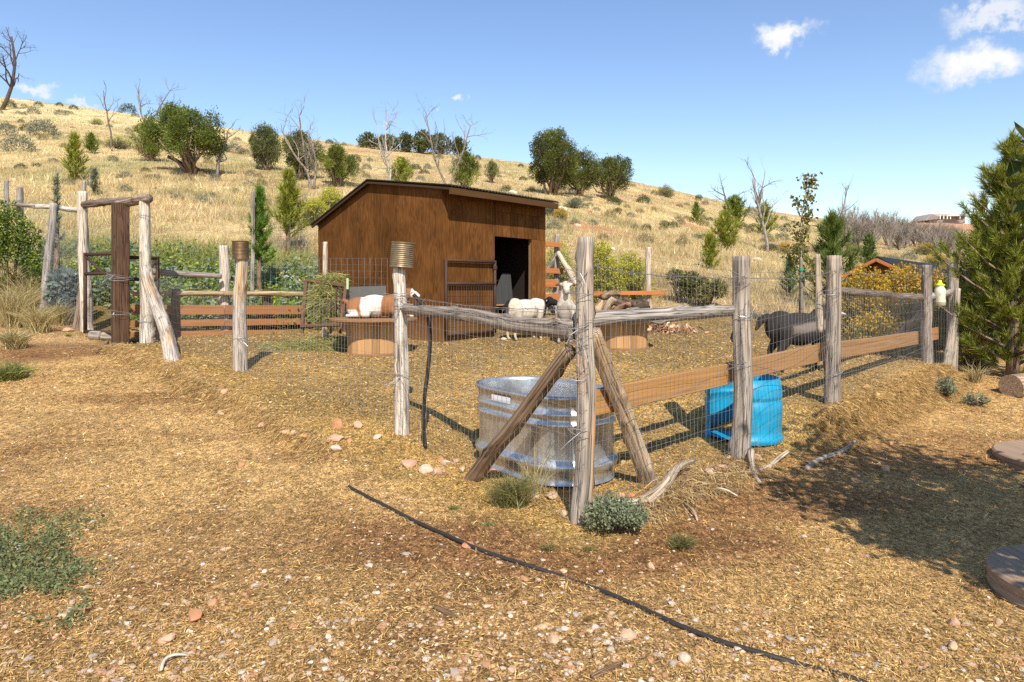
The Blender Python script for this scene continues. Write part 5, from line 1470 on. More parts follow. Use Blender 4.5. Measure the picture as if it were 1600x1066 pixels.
def animal(name, label, cat, lumps, limbs, colour, eyes, loc, rz, extra=(), scale=1.0, voxel=.012):
    m = MB()
    for l in lumps:
        V, F = ellip(*l); m.add(V, F)
    for pts, rad in limbs: limb(m, pts, rad)
    V, F = fuse(m, voxel)
    V = V + (fbm(V * 22, 2) * .008)[:, None] * nrm(V - V.mean(0))
    C = colour(V)
    th = thing(name, label, cat, loc, rz=rz); th.scale = (scale,) * 3
    m = MB(); m.add(V, F, C); o = link('body', m.mesh('body', smooth=True), M_HAIR, th)
    for e in eyes:
        m = MB(); V, F = ellip(e, (.011,) * 3, seg=8); m.add(V, F, (.01, .008, .006)); link('eye', m.mesh('eye', smooth=True), M_GLASS, o)
    for nm, pts, rad, col in extra:
        m = MB(); P = np.array(pts); t = np.linspace(0, len(P) - 1, 14); Q = np.stack([np.interp(t, np.arange(len(P)), P[:, k]) for k in range(3)], 1)
        V, F, G = tube(Q, np.interp(t, np.arange(len(P)), rad), 8); m.add(V, F, col, G); link(nm, m.mesh(nm, smooth=True), M_LOG, o)
    return th
def patch(V, a, b, w):
    return mixc(a, b, np.clip(w, 0, 1))
WHITE, BLACK, BROWN = (.60, .53, .43), (.018, .016, .015), (.27, .115, .045)
def standing(headpos, noseDir, neck0=(.34, 0, .62), tail=True, fat=1.0, ear=.11, legspread=.0):
    """x forward, z up; about 0.68 m at the withers"""
    h = np.array(headpos); nd = np.array(noseDir) / np.linalg.norm(noseDir); sd = nrm(np.cross([0, 0, 1.], nd))
    lumps = [((.22, 0, .53), (.20, .15 * fat, .19)), ((-.02, 0, .50), (.28, .185 * fat, .20)), ((-.26, 0, .53), (.20, .16 * fat, .19)), ((.30, 0, .50), (.13, .12, .17)),
             (tuple(h), (.085, .075, .085)), (tuple(h + nd * .08 - np.array([0, 0, .012])), (.075, .055, .06)), (tuple(h + nd * .145 - np.array([0, 0, .028])), (.05, .042, .043))]
    limbs = [([neck0, tuple((np.array(neck0) + h) / 2 + np.array([.02, 0, 0])), tuple(h - nd * .02)], [.125, .085, .065])]
    for s in (-1, 1):
        limbs.append(([(.24, .085 * s, .48), (.235, .095 * s, .34), (.245, .095 * s, .20), (.24, .095 * s, .06), (.262, .095 * s, .015)], [.075, .045, .030, .023, .026]))
        limbs.append(([(-.27, .09 * s, .50), (-.25, .105 * s, .37), (-.345, .105 * s, .225), (-.325, .105 * s, .06), (-.30, .105 * s, .015)], [.11, .07, .032, .023, .026]))
        e0 = h + sd * .055 * s - nd * .02 + np.array([0, 0, .03]); e1 = e0 + sd * ear * s + np.array([0, 0, -.03]) - nd * .02
        limbs.append(([tuple(e0), tuple((e0 + e1) / 2), tuple(e1)], [.018, .026, .012]))
    if tail: limbs.append(([(-.42, 0, .60), (-.48, 0, .58), (-.51, 0, .50)], [.035, .03, .018]))
    eyes = [tuple(h + sd * .058 * s + nd * .06 + np.array([0, 0, .018])) for s in (-1, 1)]
    return lumps, limbs, eyes, h, nd
# --- white sheep facing the camera
lumps, limbs, eyes, h, nd = standing((.38, .03, .90), (.9, .12, -.45), neck0=(.31, 0, .60), fat=.86)
def col_a(V):
    C = np.tile(WHITE, (len(V), 1)); n = fbm(V * 9, 3)
    C = C * (1 - np.array([[.5, .65, .85]]) * np.clip(n + .04, 0, 1)[:, None])
    C = patch(V, (0, 0, 0), (1, 1, 1), np.ones(len(V))) * C
    ear = sst(.075, .11, np.abs(V[:, 1] - h[1] )) * sst(.80, .85, V[:, 2]) * sst(.2, .3, V[:, 0]) * (V[:, 2] < 1.2)
    C = C * (1 - ear[:, None]) + np.array([.16, .055, .03]) * ear[:, None]
    hoof = 1 - sst(.02, .035, V[:, 2]); C = C * (1 - hoof[:, None] * .7)
    nose = sst(.14, .165, (V - h) @ nd) * .5; C = C * (1 - nose[:, None]) + np.array([.12, .08, .07]) * nose[:, None]
    return C
p = at_depth(884, 11.0)
animal('sheep', 'white sheep with brown ears looking at the camera beside the corner post', 'sheep', lumps, limbs, col_a, eyes, tuple(p), math.radians(-98), scale=1.0)
# --- white sheep with black head, rump to the camera
lumps, limbs, eyes, h2, nd2 = standing((.46, -.10, .66), (.7, -.75, -.12), neck0=(.32, -.02, .58), fat=.98, ear=.12)
def col_b(V):
    C = np.tile(WHITE, (len(V), 1)) * (1 - np.array([[.7, .9, 1.2]]) * np.clip(fbm(V * 8, 3) + .05, 0, .7)[:, None])
    n = .08 * fbm(V * 5, 2)
    blk = sst(.30, .34, V[:, 0] + n) * sst(.36, .42, V[:, 2] + n)
    rump = (1 - sst(.06, .085, np.hypot((V[:, 2] - .63 + n) * .8, V[:, 1] - .02))) * (1 - sst(-.30, -.22, V[:, 0]))
    tl = (1 - sst(-.44, -.42, V[:, 0]))
    w = np.clip(blk + rump + tl * .9, 0, 1)[:, None]
    return C * (1 - w) + np.array(BLACK) * w
p = at_depth(822, 11.35)
animal('sheep', 'white sheep with black head and black rump patch in front of the doorway', 'sheep', lumps, limbs, col_b, eyes, tuple(p), math.radians(38), scale=.95)
# --- black goat at the right
lumps, limbs, eyes, h3, nd3 = standing((.40, .03, .66), (.75, .55, -.35), neck0=(.33, 0, .62), tail=False, fat=.8, ear=.13)
lumps += [((.26, 0, .64), (.15, .10, .12)), ((.36, .0, .70), (.10, .085, .10))]
limbs.append(([(-.43, 0, .64), (-.52, -.02, .60), (-.58, -.03, .50)], [.05, .045, .02]))
def col_c(V):
    n = fbm(V * 6, 3)
    C = np.tile((.034, .029, .027), (len(V), 1)) * (1 + .8 * n[:, None])
    g = (1 - sst(.03, .07, np.abs(V[:, 2] - .52 - .18 * V[:, 0] + n * .05))) * sst(-.25, -.12, V[:, 0]) * (1 - sst(.22, .32, V[:, 0])) * sst(.06, .1, np.abs(V[:, 1]))
    e = sst(.09, .12, np.linalg.norm(V - h3, axis=1)) * (1 - sst(.2, .24, np.linalg.norm(V - h3, axis=1))) * sst(.62, .66, V[:, 2]) * sst(.06, .1, np.abs((V - h3) @ nrm(np.cross([0, 0, 1.], nd3)))) * sst(.36, .42, V[:, 0])
    C = C * (1 - .8 * g[:, None]) + np.array([.22, .18, .15]) * .8 * g[:, None]
    return C * (1 - e[:, None]) + np.array([.5, .47, .42]) * e[:, None]
p = at_depth(1252, 8.05)
animal('goat', 'black goat standing behind the planks with its head behind a post', 'goat', lumps, limbs, col_c, eyes, tuple(p), math.radians(8), scale=1.0,
       extra=[('horn', [(.36, .05, .73), (.30, .07, .80), (.22, .09, .81)], [.018, .014, .005], (.10, .09, .08))])
# --- brown and white goat lying on the spool
lumps = [((.20, 0, .17), (.20, .13, .16)), ((-.02, 0, .165), (.26, .165, .165)), ((-.24, 0, .15), (.20, .16, .15)), ((.30, 0, .20), (.14, .11, .16)),
         ((.47, .0, .36), (.085, .07, .08)), ((.545, -.02, .33), (.075, .052, .055)), ((.60, -.03, .31), (.045, .04, .04)), ((-.22, -.12, .10), (.16, .08, .10))]
limbs = [([(.34, 0, .25), (.41, 0, .32), (.46, 0, .36)], [.12, .085, .065]),
         ([(-.16, -.14, .12), (-.05, -.20, .06), (-.22, -.22, .045), (-.36, -.20, .035)], [.09, .055, .032, .025]),
         ([(-.20, .14, .10), (-.08, .18, .05), (-.25, .20, .04)], [.08, .05, .03]),
         ([(.27, -.10, .10), (.42, -.12, .05), (.55, -.12, .035)], [.06, .035, .026]), ([(.27, .10, .10), (.40, .13, .05), (.26, .14, .035)], [.06, .035, .026]),
         ([(.44, .06, .41), (.40, .12, .40), (.37, .16, .37)], [.018, .026, .012]), ([(.44, -.06, .41), (.40, -.12, .40), (.37, -.16, .37)], [.018, .026, .012]),
         ([(-.42, 0, .22), (-.48, .02, .25), (-.50, .03, .20)], [.035, .03, .015])]
def col_d(V):
    n = fbm(V * 6, 3) * .05; x = V[:, 0] + n
    C = np.tile(BROWN, (len(V), 1)) * (1 + .5 * fbm(V * 7, 3)[:, None])
    belt = sst(-.19, -.165, x + .25 * (V[:, 2] - .2)) * (1 - sst(.085, .11, x - .06 * (V[:, 2] - .1)))
    leg = (1 - sst(-.245, -.225, x - .5 * (.16 - V[:, 2]))) * (1 - sst(.10, .135, V[:, 2])) * (V[:, 1] < 0)
    face = sst(.50, .53, x)
    w = np.clip(belt + leg + face, 0, 1)[:, None]
    C = C * (1 - w) + np.array((.62, .56, .48)) * w
    dk = sst(.30, .36, x) * sst(.27, .33, V[:, 2]) * (1 - face) * (1 - sst(.02, .06, np.abs(V[:, 1])))
    return C * (1 - dk[:, None]) + np.array([.05, .03, .02]) * dk[:, None]
p = at(588, 503, SPC.y)
animal('goat', 'brown goat with a white belt lying on the spool table', 'goat', lumps, limbs, col_d, [(.53, -.062, .355), (.53, .04, .355)], (p.x, SPC.y - .02, SPT + .002), math.radians(-4), scale=1.0,
       extra=[('horn', [(.43, -.03, .43), (.39, -.05, .50), (.33, -.07, .53)], [.017, .013, .005], (.16, .13, .10)), ('horn', [(.43, .03, .43), (.39, .05, .50), (.33, .07, .53)], [.017, .013, .005], (.16, .13, .10))])
# ================================================================== TREES AND SHRUBS
JUN = [(.125, .14, .032), (.095, .11, .028), (.17, .18, .042), (.14, .15, .034)]
PIN = [(.17, .215, .03), (.22, .26, .04), (.13, .17, .03)]
PINY = [(.27, .28, .035), (.34, .33, .05), (.20, .23, .03)]
GRYG = [(.20, .22, .14), (.25, .27, .17), (.17, .19, .11)]
def base_of(px, py):
    return hit(px, py)
def juniper_parts(h, w, seed, n, cols, lean=0.0, low=.12, lsz=1.0):
    """local coordinates, foot at the origin"""
    r = np.random.default_rng(seed)
    mt, mc = MB(), MB()
    k = int(r.integers(20, 27)); lob = []; ox, oy = r.normal(0, w * .08, 2)
    for i in range(k):
        z = low + (1 - low) * (i + .6) / k
        env = math.sin(PI * np.clip((z - low) / (1 - low) * .82 + .14, 0, 1)) ** .7
        a = i * 2.4 + r.uniform(-.5, .5); rad = w * .5 * env * r.uniform(.2, 1.05)
        c = np.array([math.cos(a) * rad + lean * z * w * .25, math.sin(a) * rad, z * h * .90])
        s = w * .5 * r.uniform(.20, .38) * (1.1 - .35 * z)
        c[2] = low * h + s * .75 + (h * .97 - s * .8 - low * h - s * .75) * (i + .5) / k
        c[0] += ox * z; c[1] += oy * z
        lob.append((c, np.array([s, s, s * r.uniform(.9, 1.9)])))
    lob.append((np.array([lean * w * .25, 0, h * .88]), np.array([w * .16, w * .16, h * .12])))
    for c, s in lob[::2] + lob[1::3]:
        b0 = np.array([r.normal(0, w * .03), r.normal(0, w * .03), -.1]); mid = c * np.array([.45, .45, .55]) + r.normal(0, w * .04, 3)
        V, F, G = tube(np.array([b0, (b0 + mid) / 2 + r.normal(0, w * .03, 3), mid, c]), [h * .028, h * .022, h * .014, h * .005], 6); mt.add(V, F, varied(1, [(.20, .13, .085), (.26, .2, .15)], .1, r)[0], G)
    per = n // len(lob)
    for c, s in lob:
        d = rand_dirs(per, r); rr = r.uniform(.3, 1.2, per) ** .6
        bump = 1 + 1.25 * fbm(d * 3.4 + c * 3, 4)
        P = c + d * s * (rr * bump)[:, None]
        D = d * 1.0 + rand_dirs(per, r) * .8 + np.array([0, 0, .55])
        tone = np.exp(r.normal(-.05, .24))
        leaves(mc, P, D, r.uniform(.06, .13, per) * lsz * max(w, .8) ** .5, r.uniform(.03, .065, per) * lsz * max(w, .8) ** .5, varied(per, cols, .22, r) * tone, .2, r)
    return mt, mc
def tree(name, label, cat, px, pyb, pyt, wpx, seed, n=4500, cols=JUN, group=None, lean=0, low=.12, depth=None):
    b = base_of(px, pyb) if depth is None else at_depth(px, depth)
    h = (pyb - pyt) / FPX * b.y; w = wpx / FPX * b.y
    mt, mc = juniper_parts(h, w * 1.06, seed, int(n * 3.2), cols, lean, low, lsz=.6)
    th = thing(name, label, cat, tuple(b), group)
    link('trunk', mt.mesh('trunk', smooth=True), M_BARK, th); link('crown', mc.mesh('crown'), M_LEAF, th)
    return th
def pine_parts(h, w, seed, nb, nt, nn, nl, cols, bare=.08, nw=.004, pw=.75, vary=.32):
    r = np.random.default_rng(seed); mt, mc = MB(), MB()
    P = np.array([[.02 * h * math.sin(k * 1.3 + seed) * .3, .01 * h * math.cos(k * 1.7), h * k / 7] for k in range(8)]); P[0, 2] = -.15
    V, F, G = tube(P, np.linspace(h * .022 + .012, .006, 8), 8); mt.add(V, F, (.22, .15, .10), G)
    TP, TD = [], []
    for i in range(nb):
        t = bare + (1 - bare) * (i / nb) ** .9 * .97
        z = t * h; a = i * 2.399 + r.uniform(-.3, .3)
        ln = w * .5 * (1 - t) ** pw * 1.3 * r.uniform(.87 - vary, .87 + vary) * (1.0 if t > bare + .15 else .85) + .04 * h * (1 - t)
        d = np.array([math.cos(a), math.sin(a), .35 + .5 * t])
        e = np.array([0, 0, z]) + d / np.linalg.norm(d) * ln + np.array([0, 0, ln * .22])
        s = np.array([0, 0, z]); md = (s + e) / 2 - np.array([0, 0, ln * .06])
        V, F, G = tube(np.array([s, md, e]), [h * .007 + .003, h * .005 + .002, .003], 5); mt.add(V, F, (.25, .18, .12), G)
        for q in np.linspace(.25, 1, nt):
            c = (1-q)**2 * s + 2*q*(1-q) * md + q*q * e
            off = rand_dirs(1, r)[0] * ln * .20 * (1 if q < .97 else .1)
            TP.append(c + off); TD.append(nrm(d * .6 + off / max(ln, .01) * 2.5 + np.array([0, 0, .75])))
    TP.append(np.array([0, 0, h])); TD.append(np.array([0, 0, 1.]))
    TP, TD = np.array(TP), np.array(TD); n = len(TP)
    tuft = np.exp(r.normal(0, .15, n))
    Pn = np.repeat(TP, nn, 0) - np.repeat(TD, nn, 0) * (r.uniform(0, 1.3, (n * nn, 1)) * nl)
    Dn = np.repeat(TD, nn, 0) + rand_dirs(n * nn, r) * .72
    blades(mc, Pn, Dn, nl * r.uniform(.7, 1.25, n * nn), nw, varied(n * nn, cols, .16, r) * np.repeat(tuft, nn)[:, None], 0, r)
    return mt, mc
def pine(name, label, px, pyb, pyt, wpx, seed, nb=26, nt=6, nn=14, nlp=9, cols=PIN, bare=.08, depth=None, nwp=1.3, group=None, pw=.75, vary=.32):
    b = base_of(px, pyb) if depth is None else at_depth(px, depth)
    sc = b.y / FPX; h = (pyb - pyt) * sc if depth is None else at(px, pyt, depth).z - b.z; w = wpx * sc
    mt, mc = pine_parts(h, w, seed, nb, nt, nn, nlp * sc, cols, bare, nwp * sc, pw, vary)
    th = thing(name, label, 'tree', tuple(b), group)
    link('trunk', mt.mesh('trunk', smooth=True), M_BARK, th); link('crown', mc.mesh('crown'), M_NEEDLE, th)
    return th
def snag(label, px, pyb, pyt, seed, stems=1, spread=.35, col=(.30, .25, .21), r0=.022, depth=None, levels=4, sidew=1.0, lean=0.0, name='dead_tree'):
    b = base_of(px, pyb) if depth is None else at_depth(px, depth)
    h = at(px, pyt, b.y).z - b.z
    r = np.random.default_rng(seed); mt, mbr = MB(), MB()
    def grow(mb, p, d, ln, rad, lev):
        n = 6; P = [p]; dd = np.array(d)
        for k in range(n):
            dd = nrm(dd + r.normal(0, .14 + .05 * lev, 3) + np.array([0, 0, .04])); P.append(P[-1] + dd * ln / n)
        P = np.array(P); R = np.linspace(rad, rad * (.45 if lev < levels else .2), n + 1)
        V, F, G = tube(P, R, 7 if lev == 0 else 4, True); mb.add(V, F, np.array(col) * math.exp(r.normal(0, .1)), G)
        if lev < levels:
            for k in range(int(r.integers(3, 6)) if lev else int(r.integers(6, 9))):
                i = int(r.integers(2, n + 1)) if lev else int(r.integers(2, n + 1))
                a = rand_dirs(1, r)[0]; nd_ = nrm(dd * .7 + a * (.75 * sidew) + np.array([0, 0, .25]))
                grow(mbr, P[i], nd_, ln * r.uniform(.32, .55) * (1.15 - .5 * i / n if lev == 0 else 1), R[i] * .55, lev + 1)
    for s in range(stems):
        a = s * 2.4 + seed; d = nrm(np.array([math.cos(a) * spread * (stems > 1) + lean, math.sin(a) * spread * .5 * (stems > 1), 1]))
        grow(mt, np.array([r.normal(0, .05), r.normal(0, .05), -.15]), d, h * .96 * (1 - .10 * s), h * r0, 0)
    th = thing(name, label, 'dead tree', tuple(b))
    link('trunk', mt.mesh('trunk', smooth=True), M_BARK, th); link('branches', mbr.mesh('branches'), M_BARK, th)
    return th
# ---- junipers on the slope
tree('juniper_tree', 'dense green juniper with its leaning trunk bare, on the left slope', 'tree', 300, 273, 172, 100, 301, 8000, [(.16, .20, .035), (.21, .25, .045), (.12, .15, .03)], low=.30)
b_ = base_of(322, 272); m = MB()
b3 = thing('fallen_trunk', 'dark leaning trunk bending out below the dense left juniper', 'trunk', tuple(b_))
logmesh(m, at(326, 273, b_.y), at(262, 246, b_.y), .16, .09, 303, (BRN, (.1, .07, .05)), .1, 5); part(b3, 'trunk', m, M_BARK, True)
tree('juniper_tree', 'narrow yellow-green juniper directly left of the dense one', 'tree', 236, 252, 190, 46, 302, 3600, [(.20, .22, .03), (.24, .26, .04), (.14, .17, .03)])
snag('weathered dead stub beside the dense left juniper', 338, 278, 182, 311, 1, .2, (.24, .19, .15), .03, levels=2)
tree('juniper_tree', 'rounded grey-green juniper between the dense one and the forked dead tree', 'tree', 413, 266, 197, 62, 304, 4500, [(.15, .165, .055), (.20, .21, .075), (.12, .135, .045)])
tree('juniper_tree', 'dark juniper growing behind the forked dead tree', 'tree', 470, 280, 205, 58, 305, 4200)
tree('juniper_tree', 'spreading juniper just right of the forked dead tree', 'tree', 527, 292, 228, 58, 306, 4200, [(.17, .20, .035), (.22, .24, .045)], low=.22)
tree('juniper_tree', 'bright conical juniper behind the shed roof beside the pale dead tree', 'tree', 626, 292, 246, 36, 307, 3000, [(.23, .26, .03), (.28, .30, .04)])
tree('juniper_tree', 'upright juniper behind the shed roof right of the thin dead tree', 'tree', 727, 297, 238, 44, 308, 3600, [(.18, .21, .035), (.22, .25, .05)])
tree('juniper_tree', 'small round juniper right of the one above the shed roof', 'tree', 767, 286, 252, 22, 309, 1800, [(.17, .19, .05), (.2, .22, .07)], low=.25)
tree('juniper_tree', 'tallest dark juniper on the skyline right of the shed', 'tree', 864, 304, 203, 86, 310, 9000, low=.16)
tree('juniper_tree', 'middle dark juniper of the skyline clump right of the shed', 'tree', 906, 307, 238, 66, 312, 6000, low=.2)
tree('juniper_tree', 'ragged juniper with bare limbs at the right of the skyline clump', 'tree', 952, 313, 246, 76, 313, 5200, low=.25)
# pinyons and young pines
pine('pine_tree', 'slim yellow-green pine alone on the far left slope', 116, 284, 208, 40, 321, 34, 6, 12, 9, PINY)
pine('pine_tree', 'small dark pine right of the slim yellow-green one', 142, 240, 209, 26, 322, 22, 5, 10, 7, PIN)
pine('pine_tree', 'bright green young pine tied to a grey stake before the garden slope', 406, 440, 290, 56, 323, 26, 7, 24, 12, [(.15, .26, .03), (.20, .31, .045), (.12, .21, .03)], .36, depth=14.6)
pine('pine_tree', 'yellow-green pine standing in a round wire cage', 451, 352, 266, 66, 324, 27, 7, 24, 13, PINY, .24, depth=19.5)
pine('pine_tree', 'grey-green slender sapling atop the leaning grey post', 88, 345, 268, 26, 325, 20, 5, 16, 9, GRYG, .4, depth=13.6)
pine('pine_tree', 'grey-green sapling above the gateway lintel', 147, 305, 264, 20, 326, 16, 5, 12, 8, GRYG, .1)
pine('pine_tree', 'upper bright pine of the pair on the right slope', 1148, 352, 308, 46, 327, 28, 6, 14, 8, PIN)
pine('pine_tree', 'lower bright pine of the pair on the right slope', 1133, 392, 332, 52, 328, 34, 7, 14, 9, PINY)
pine('pine_tree', 'small open pine just left of the tall grey fence post', 1110, 422, 366, 38, 329, 20, 6, 16, 9, PINY, .1)
pine('pine_tree', 'small pine high on the right slope', 1088, 350, 316, 20, 330, 18, 5, 10, 6, PIN)
pine('pine_tree', 'dark green bushy pine behind the staked sapling', 1300, 462, 334, 100, 331, 30, 8, 26, 15, [(.15, .20, .04), (.20, .25, .05), (.12, .16, .03)], .06, depth=17.5)
pine('pine_tree', 'small dark pine left of the red gabled coop', 1358, 420, 366, 34, 332, 22, 6, 14, 9, [(.11, .16, .04), (.15, .2, .05)])
pine('pine_tree', 'green pine behind the grey dead tree on the right slope', 1196, 368, 318, 36, 333, 26, 6, 12, 8, PINY)
pine('pine_tree', 'dark pine tip rising behind the young orchard tree', 1234, 452, 400, 30, 335, 20, 5, 14, 9, [(.12, .17, .07), (.15, .2, .08)], .1, depth=20)
pine('pine_tree', 'large long-needled pine filling the right edge', 1582, 590, 208, 200, 334, 74, 10, 64, 15, [(.20, .24, .03), (.27, .295, .04), (.15, .18, .028), (.34, .33, .055)], .05, depth=9.2, nwp=1.3, pw=.95, vary=.5)
pine('pine_tree', 'shorter pine growing beside the large right hand one', 1538, 580, 345, 105, 336, 40, 8, 50, 14, [(.19, .235, .03), (.25, .28, .04), (.14, .18, .028)], .05, depth=10.2, nwp=1.3, pw=.6, vary=.5)
# wire cage and stake for young pines
wc = thing('wire_cage', 'round wire cage standing under the yellow-green pine', 'wire cage', tuple(at_depth(451, 19.5)))
c = at_depth(451, 19.5); m = MB()
for k in range(16):
    a = k * 2 * PI / 16; wire(m, [[c.x + .5 * math.cos(a), c.y + .5 * math.sin(a), c.z], [c.x + .5 * math.cos(a), c.y + .5 * math.sin(a), c.z + .45], [c.x + .5 * math.cos(a), c.y + .5 * math.sin(a), c.z + .9]], .004, WCOL)
for z in np.linspace(.05, .9, 6):
    a = np.linspace(0, 2 * PI, 25); wire(m, np.stack([c.x + .5 * np.cos(a), c.y + .5 * np.sin(a), np.full(25, c.z + z)], 1), .004, WCOL)
part(wc, 'wire_mesh', m, M_WIRE, kind='stuff')
c = at_depth(393, 14.4); m = MB(); logmesh(m, [c.x, c.y, c.z - .2], at(396, 298, 14.4), .045, .04, 341, (GREY, (.42, .36, .3)), .02, 3)
single('wooden_stake', m, M_LOG, 'tall grey stake beside the bright green young pine', 'stake', tuple(c), smooth=True)
# ---- dead trees
snag('big bare dead tree cut by the left picture edge', 2, 172, 48, 351, 1, .3, (.10, .075, .06), .026, levels=4, sidew=1.3, lean=.34)
snag('thin brown dead tree standing left of the pale multi-stemmed one', 175, 236, 138, 352, 1, .2, (.24, .19, .155), .016, levels=2, sidew=.8)
snag('pale multi-stemmed dead tree on the left skyline', 228, 192, 122, 353, 3, .5, (.20, .165, .14), .018, levels=3)
snag('big forked dead tree left of the shed', 487, 296, 172, 354, 3, .42, (.30, .25, .21), .017, levels=3, sidew=1.0)
snag('pale dead tree rising behind the left of the shed roof', 612, 294, 176, 355, 2, .25, (.46, .41, .36), .016, levels=3)
snag('thin leaning dead tree behind the middle of the shed roof', 700, 298, 172, 356, 2, .3, (.28, .235, .20), .015, levels=3, lean=-.12)
snag('tall grey dead tree with gnarled base on the right slope', 1200, 394, 266, 357, 1, .2, (.33, .28, .24), .022, levels=3, sidew=.75)
snag('dark bare tree top above the pair of pines', 1150, 316, 284, 358, 2, .5, (.16, .13, .11), .03, levels=3)
snag('slim grey dead tree right of the young orchard tree', 1308, 352, 282, 359, 1, .2, (.25, .21, .18), .022, levels=3)
snag('low bare dead shrub beside the yellow-green pine above the garden', 478, 332, 296, 360, 3, .5, (.34, .3, .26), .02, levels=2)
# ---- young staked orchard tree
c = at_depth(1250, 14.2)
ot = thing('orchard_tree', 'young staked tree with sparse dark leaves beyond the pen', 'tree', tuple(c))
top = at(1264, 272, 14.2); m = MB(); P = np.array([[c.x, c.y, c.z - .1], at(1251, 400, 14.2), at(1253, 340, 14.2), top]); V, F, G = tube(P, [.03, .026, .018, .006], 7); m.add(V, F, (.42, .36, .28), G)
r = np.random.default_rng(44); tips = []
for k in range(26):
    t = r.uniform(.28, .95); s = P[0] + (P[3] - P[0]) * t; s = np.array([np.interp(s[2], P[:, 2], P[:, 0]), c.y, s[2]])
    a = r.uniform(0, 6.28); ln = .62 * (1.08 - t) * r.uniform(.5, 1.1) + .12
    e = s + np.array([math.cos(a) * ln * .75, math.sin(a) * ln * .75, ln * .75]); tips.append((s, e))
    V, F, G = tube(np.array([s, (s + e) / 2, e]), [.008, .006, .003], 4); m.add(V, F, (.32, .26, .2), G)
part(ot, 'trunk', m, M_BARK, True)
m = MB(); PP = np.concatenate([s + (e - s) * r.uniform(.2, 1.05, (28, 1)) + r.normal(0, .06, (28, 3)) for s, e in tips]); n = len(PP)
leaves(m, PP, rand_dirs(n, r) + np.array([0, 0, -.4]), r.uniform(.06, .11, n), r.uniform(.04, .075, n), varied(n, [(.18, .17, .035), (.24, .22, .05), (.12, .12, .03), (.28, .22, .06)], .2, r), .15, r); part(ot, 'crown', m, M_LEAF)
m = MB(); logmesh(m, [c.x + .03, c.y - .06, c.z - .1], at(1252, 404, 14.1), .03, .028, 345, ((.4, .33, .25), GREY), .005, 2); part(ot, 'stake', m, M_LOG, True)
m = MB()
for y in (421, 433):
    q = at(1252, y, 14.1); V, F, G = tube(np.array([[q.x, q.y, q.z - .03], [q.x, q.y, q.z], [q.x, q.y, q.z + .03]]), .04, 10); m.add(V, F, (.02, .30, .16), G)
part(ot, 'green_tie', m, M_PLASTIC)

# ---- shrubs: rabbitbrush, sage, oak
def rabbit_parts(h, w, seed, n, flower, fshare, stemc=((.27, .27, .14), (.36, .34, .20), (.21, .20, .11))):
    r = np.random.default_rng(seed); m, mf = MB(), MB()
    nd_ = rand_dirs(n, r); nd_[:, 2] = np.abs(nd_[:, 2]); nd_ = nrm(nd_ * np.array([w * .5, w * .5, h]))
    env = np.array([w * .5, w * .5, h]); k = 1 / np.sqrt(((nd_ / env) ** 2).sum(1)); k *= (1 + .28 * fbm(nd_ * 3 + seed, 3)) * r.uniform(.72, 1.05, n)
    tip = nd_ * k[:, None]; st_ = tip * r.uniform(.0, .6, (n, 1))
    blades(m, st_, tip - st_, np.linalg.norm(tip - st_, axis=1), .010 * max(w, .6), varied(n, stemc, .2, r), 0, r)
    q = n * 2; ii = r.integers(0, n, q); P = st_[ii] + (tip - st_)[ii] * r.uniform(.3, 1, (q, 1))
    leaves(m, P, nd_[ii] + rand_dirs(q, r) * .7, .05 * max(w, .6), .012 * max(w, .6), varied(q, stemc, .2, r), 0, r)
    up = (nd_[:, 2] > -.1) & (r.uniform(0, 1, n) < fshare * (.06 + 1.3 * np.clip(nd_[:, 2] - .25, 0, 1)) * (1 + 2 * fbm(nd_ * 2.2 + seed + 5, 2)))
    f = tip[up]; f = np.repeat(f, 5, 0) + r.normal(0, .02 * max(w, .6), (len(f) * 5, 3))
    leaves(mf, f, rand_dirs(len(f), r) + np.array([0, 0, .5]), .035 * max(w, .6) ** .7, .028 * max(w, .6) ** .7, varied(len(f), flower, .15, r), .1, r)
    return m, mf
YEL = [(.58, .36, .02), (.64, .43, .035), (.46, .28, .03)]
YGR = [(.50, .47, .05), (.42, .42, .06), (.58, .50, .05)]
def rabbitbrush(label, px, depth, hpx, wpx, seed, n=1600, flower=YEL, fs=.8, group=None, pyb=None):
    b = at_depth(px, depth) if pyb is None else hit(px, pyb); sc = b.y / FPX
    m, mf = rabbit_parts(hpx * sc, wpx * sc, seed, n, flower, fs)
    th = thing('rabbitbrush', label, 'shrub', tuple(b), group)
    link('stems', m.mesh('stems'), M_LEAF, th)
    if mf.n: link('flowers', mf.mesh('flowers'), M_LEAF, th)
    return th
rabbitbrush('tall yellow-flowered rabbitbrush left of the red gabled coop', 1352, 11.6, 128, 100, 401, 3400, fs=.5)
rabbitbrush('broad yellow-flowered rabbitbrush in the middle behind the right fence', 1412, 11.9, 126, 115, 402, 3600, fs=.5)
rabbitbrush('yellow-flowered rabbitbrush behind the fly trap jar', 1472, 11.8, 122, 75, 403, 2400, fs=.5)
rabbitbrush('low sparse yellow rabbitbrush under the large right pine', 1520, 9.9, 55, 60, 404, 1200, fs=.4)
rabbitbrush('low grey rabbitbrush at the foot of the broad yellow one', 1370, 10.9, 62, 110, 405, 1900, fs=.3)
rabbitbrush('yellow-green rabbitbrush just right of the corner post top', 938, 17.2, 88, 75, 406, 2200, YGR, .75)
rabbitbrush('yellow-green rabbitbrush beside the pale back fence post', 985, 17.6, 72, 75, 407, 2200, YGR, .7)
rabbitbrush('low rabbitbrush behind the brace at the right corner of the shed', 872, 18.0, 78, 55, 408, 1600, YGR, .6)
rabbitbrush('yellow rabbitbrush on the slope left of the shed roof, upper of two', 518, 21.5, 42, 52, 409, 1800, YGR, .9, pyb=337)
rabbitbrush('yellow rabbitbrush on the slope left of the shed roof, lower of two', 490, 19.5, 40, 60, 410, 1800, YGR, .8, pyb=352)
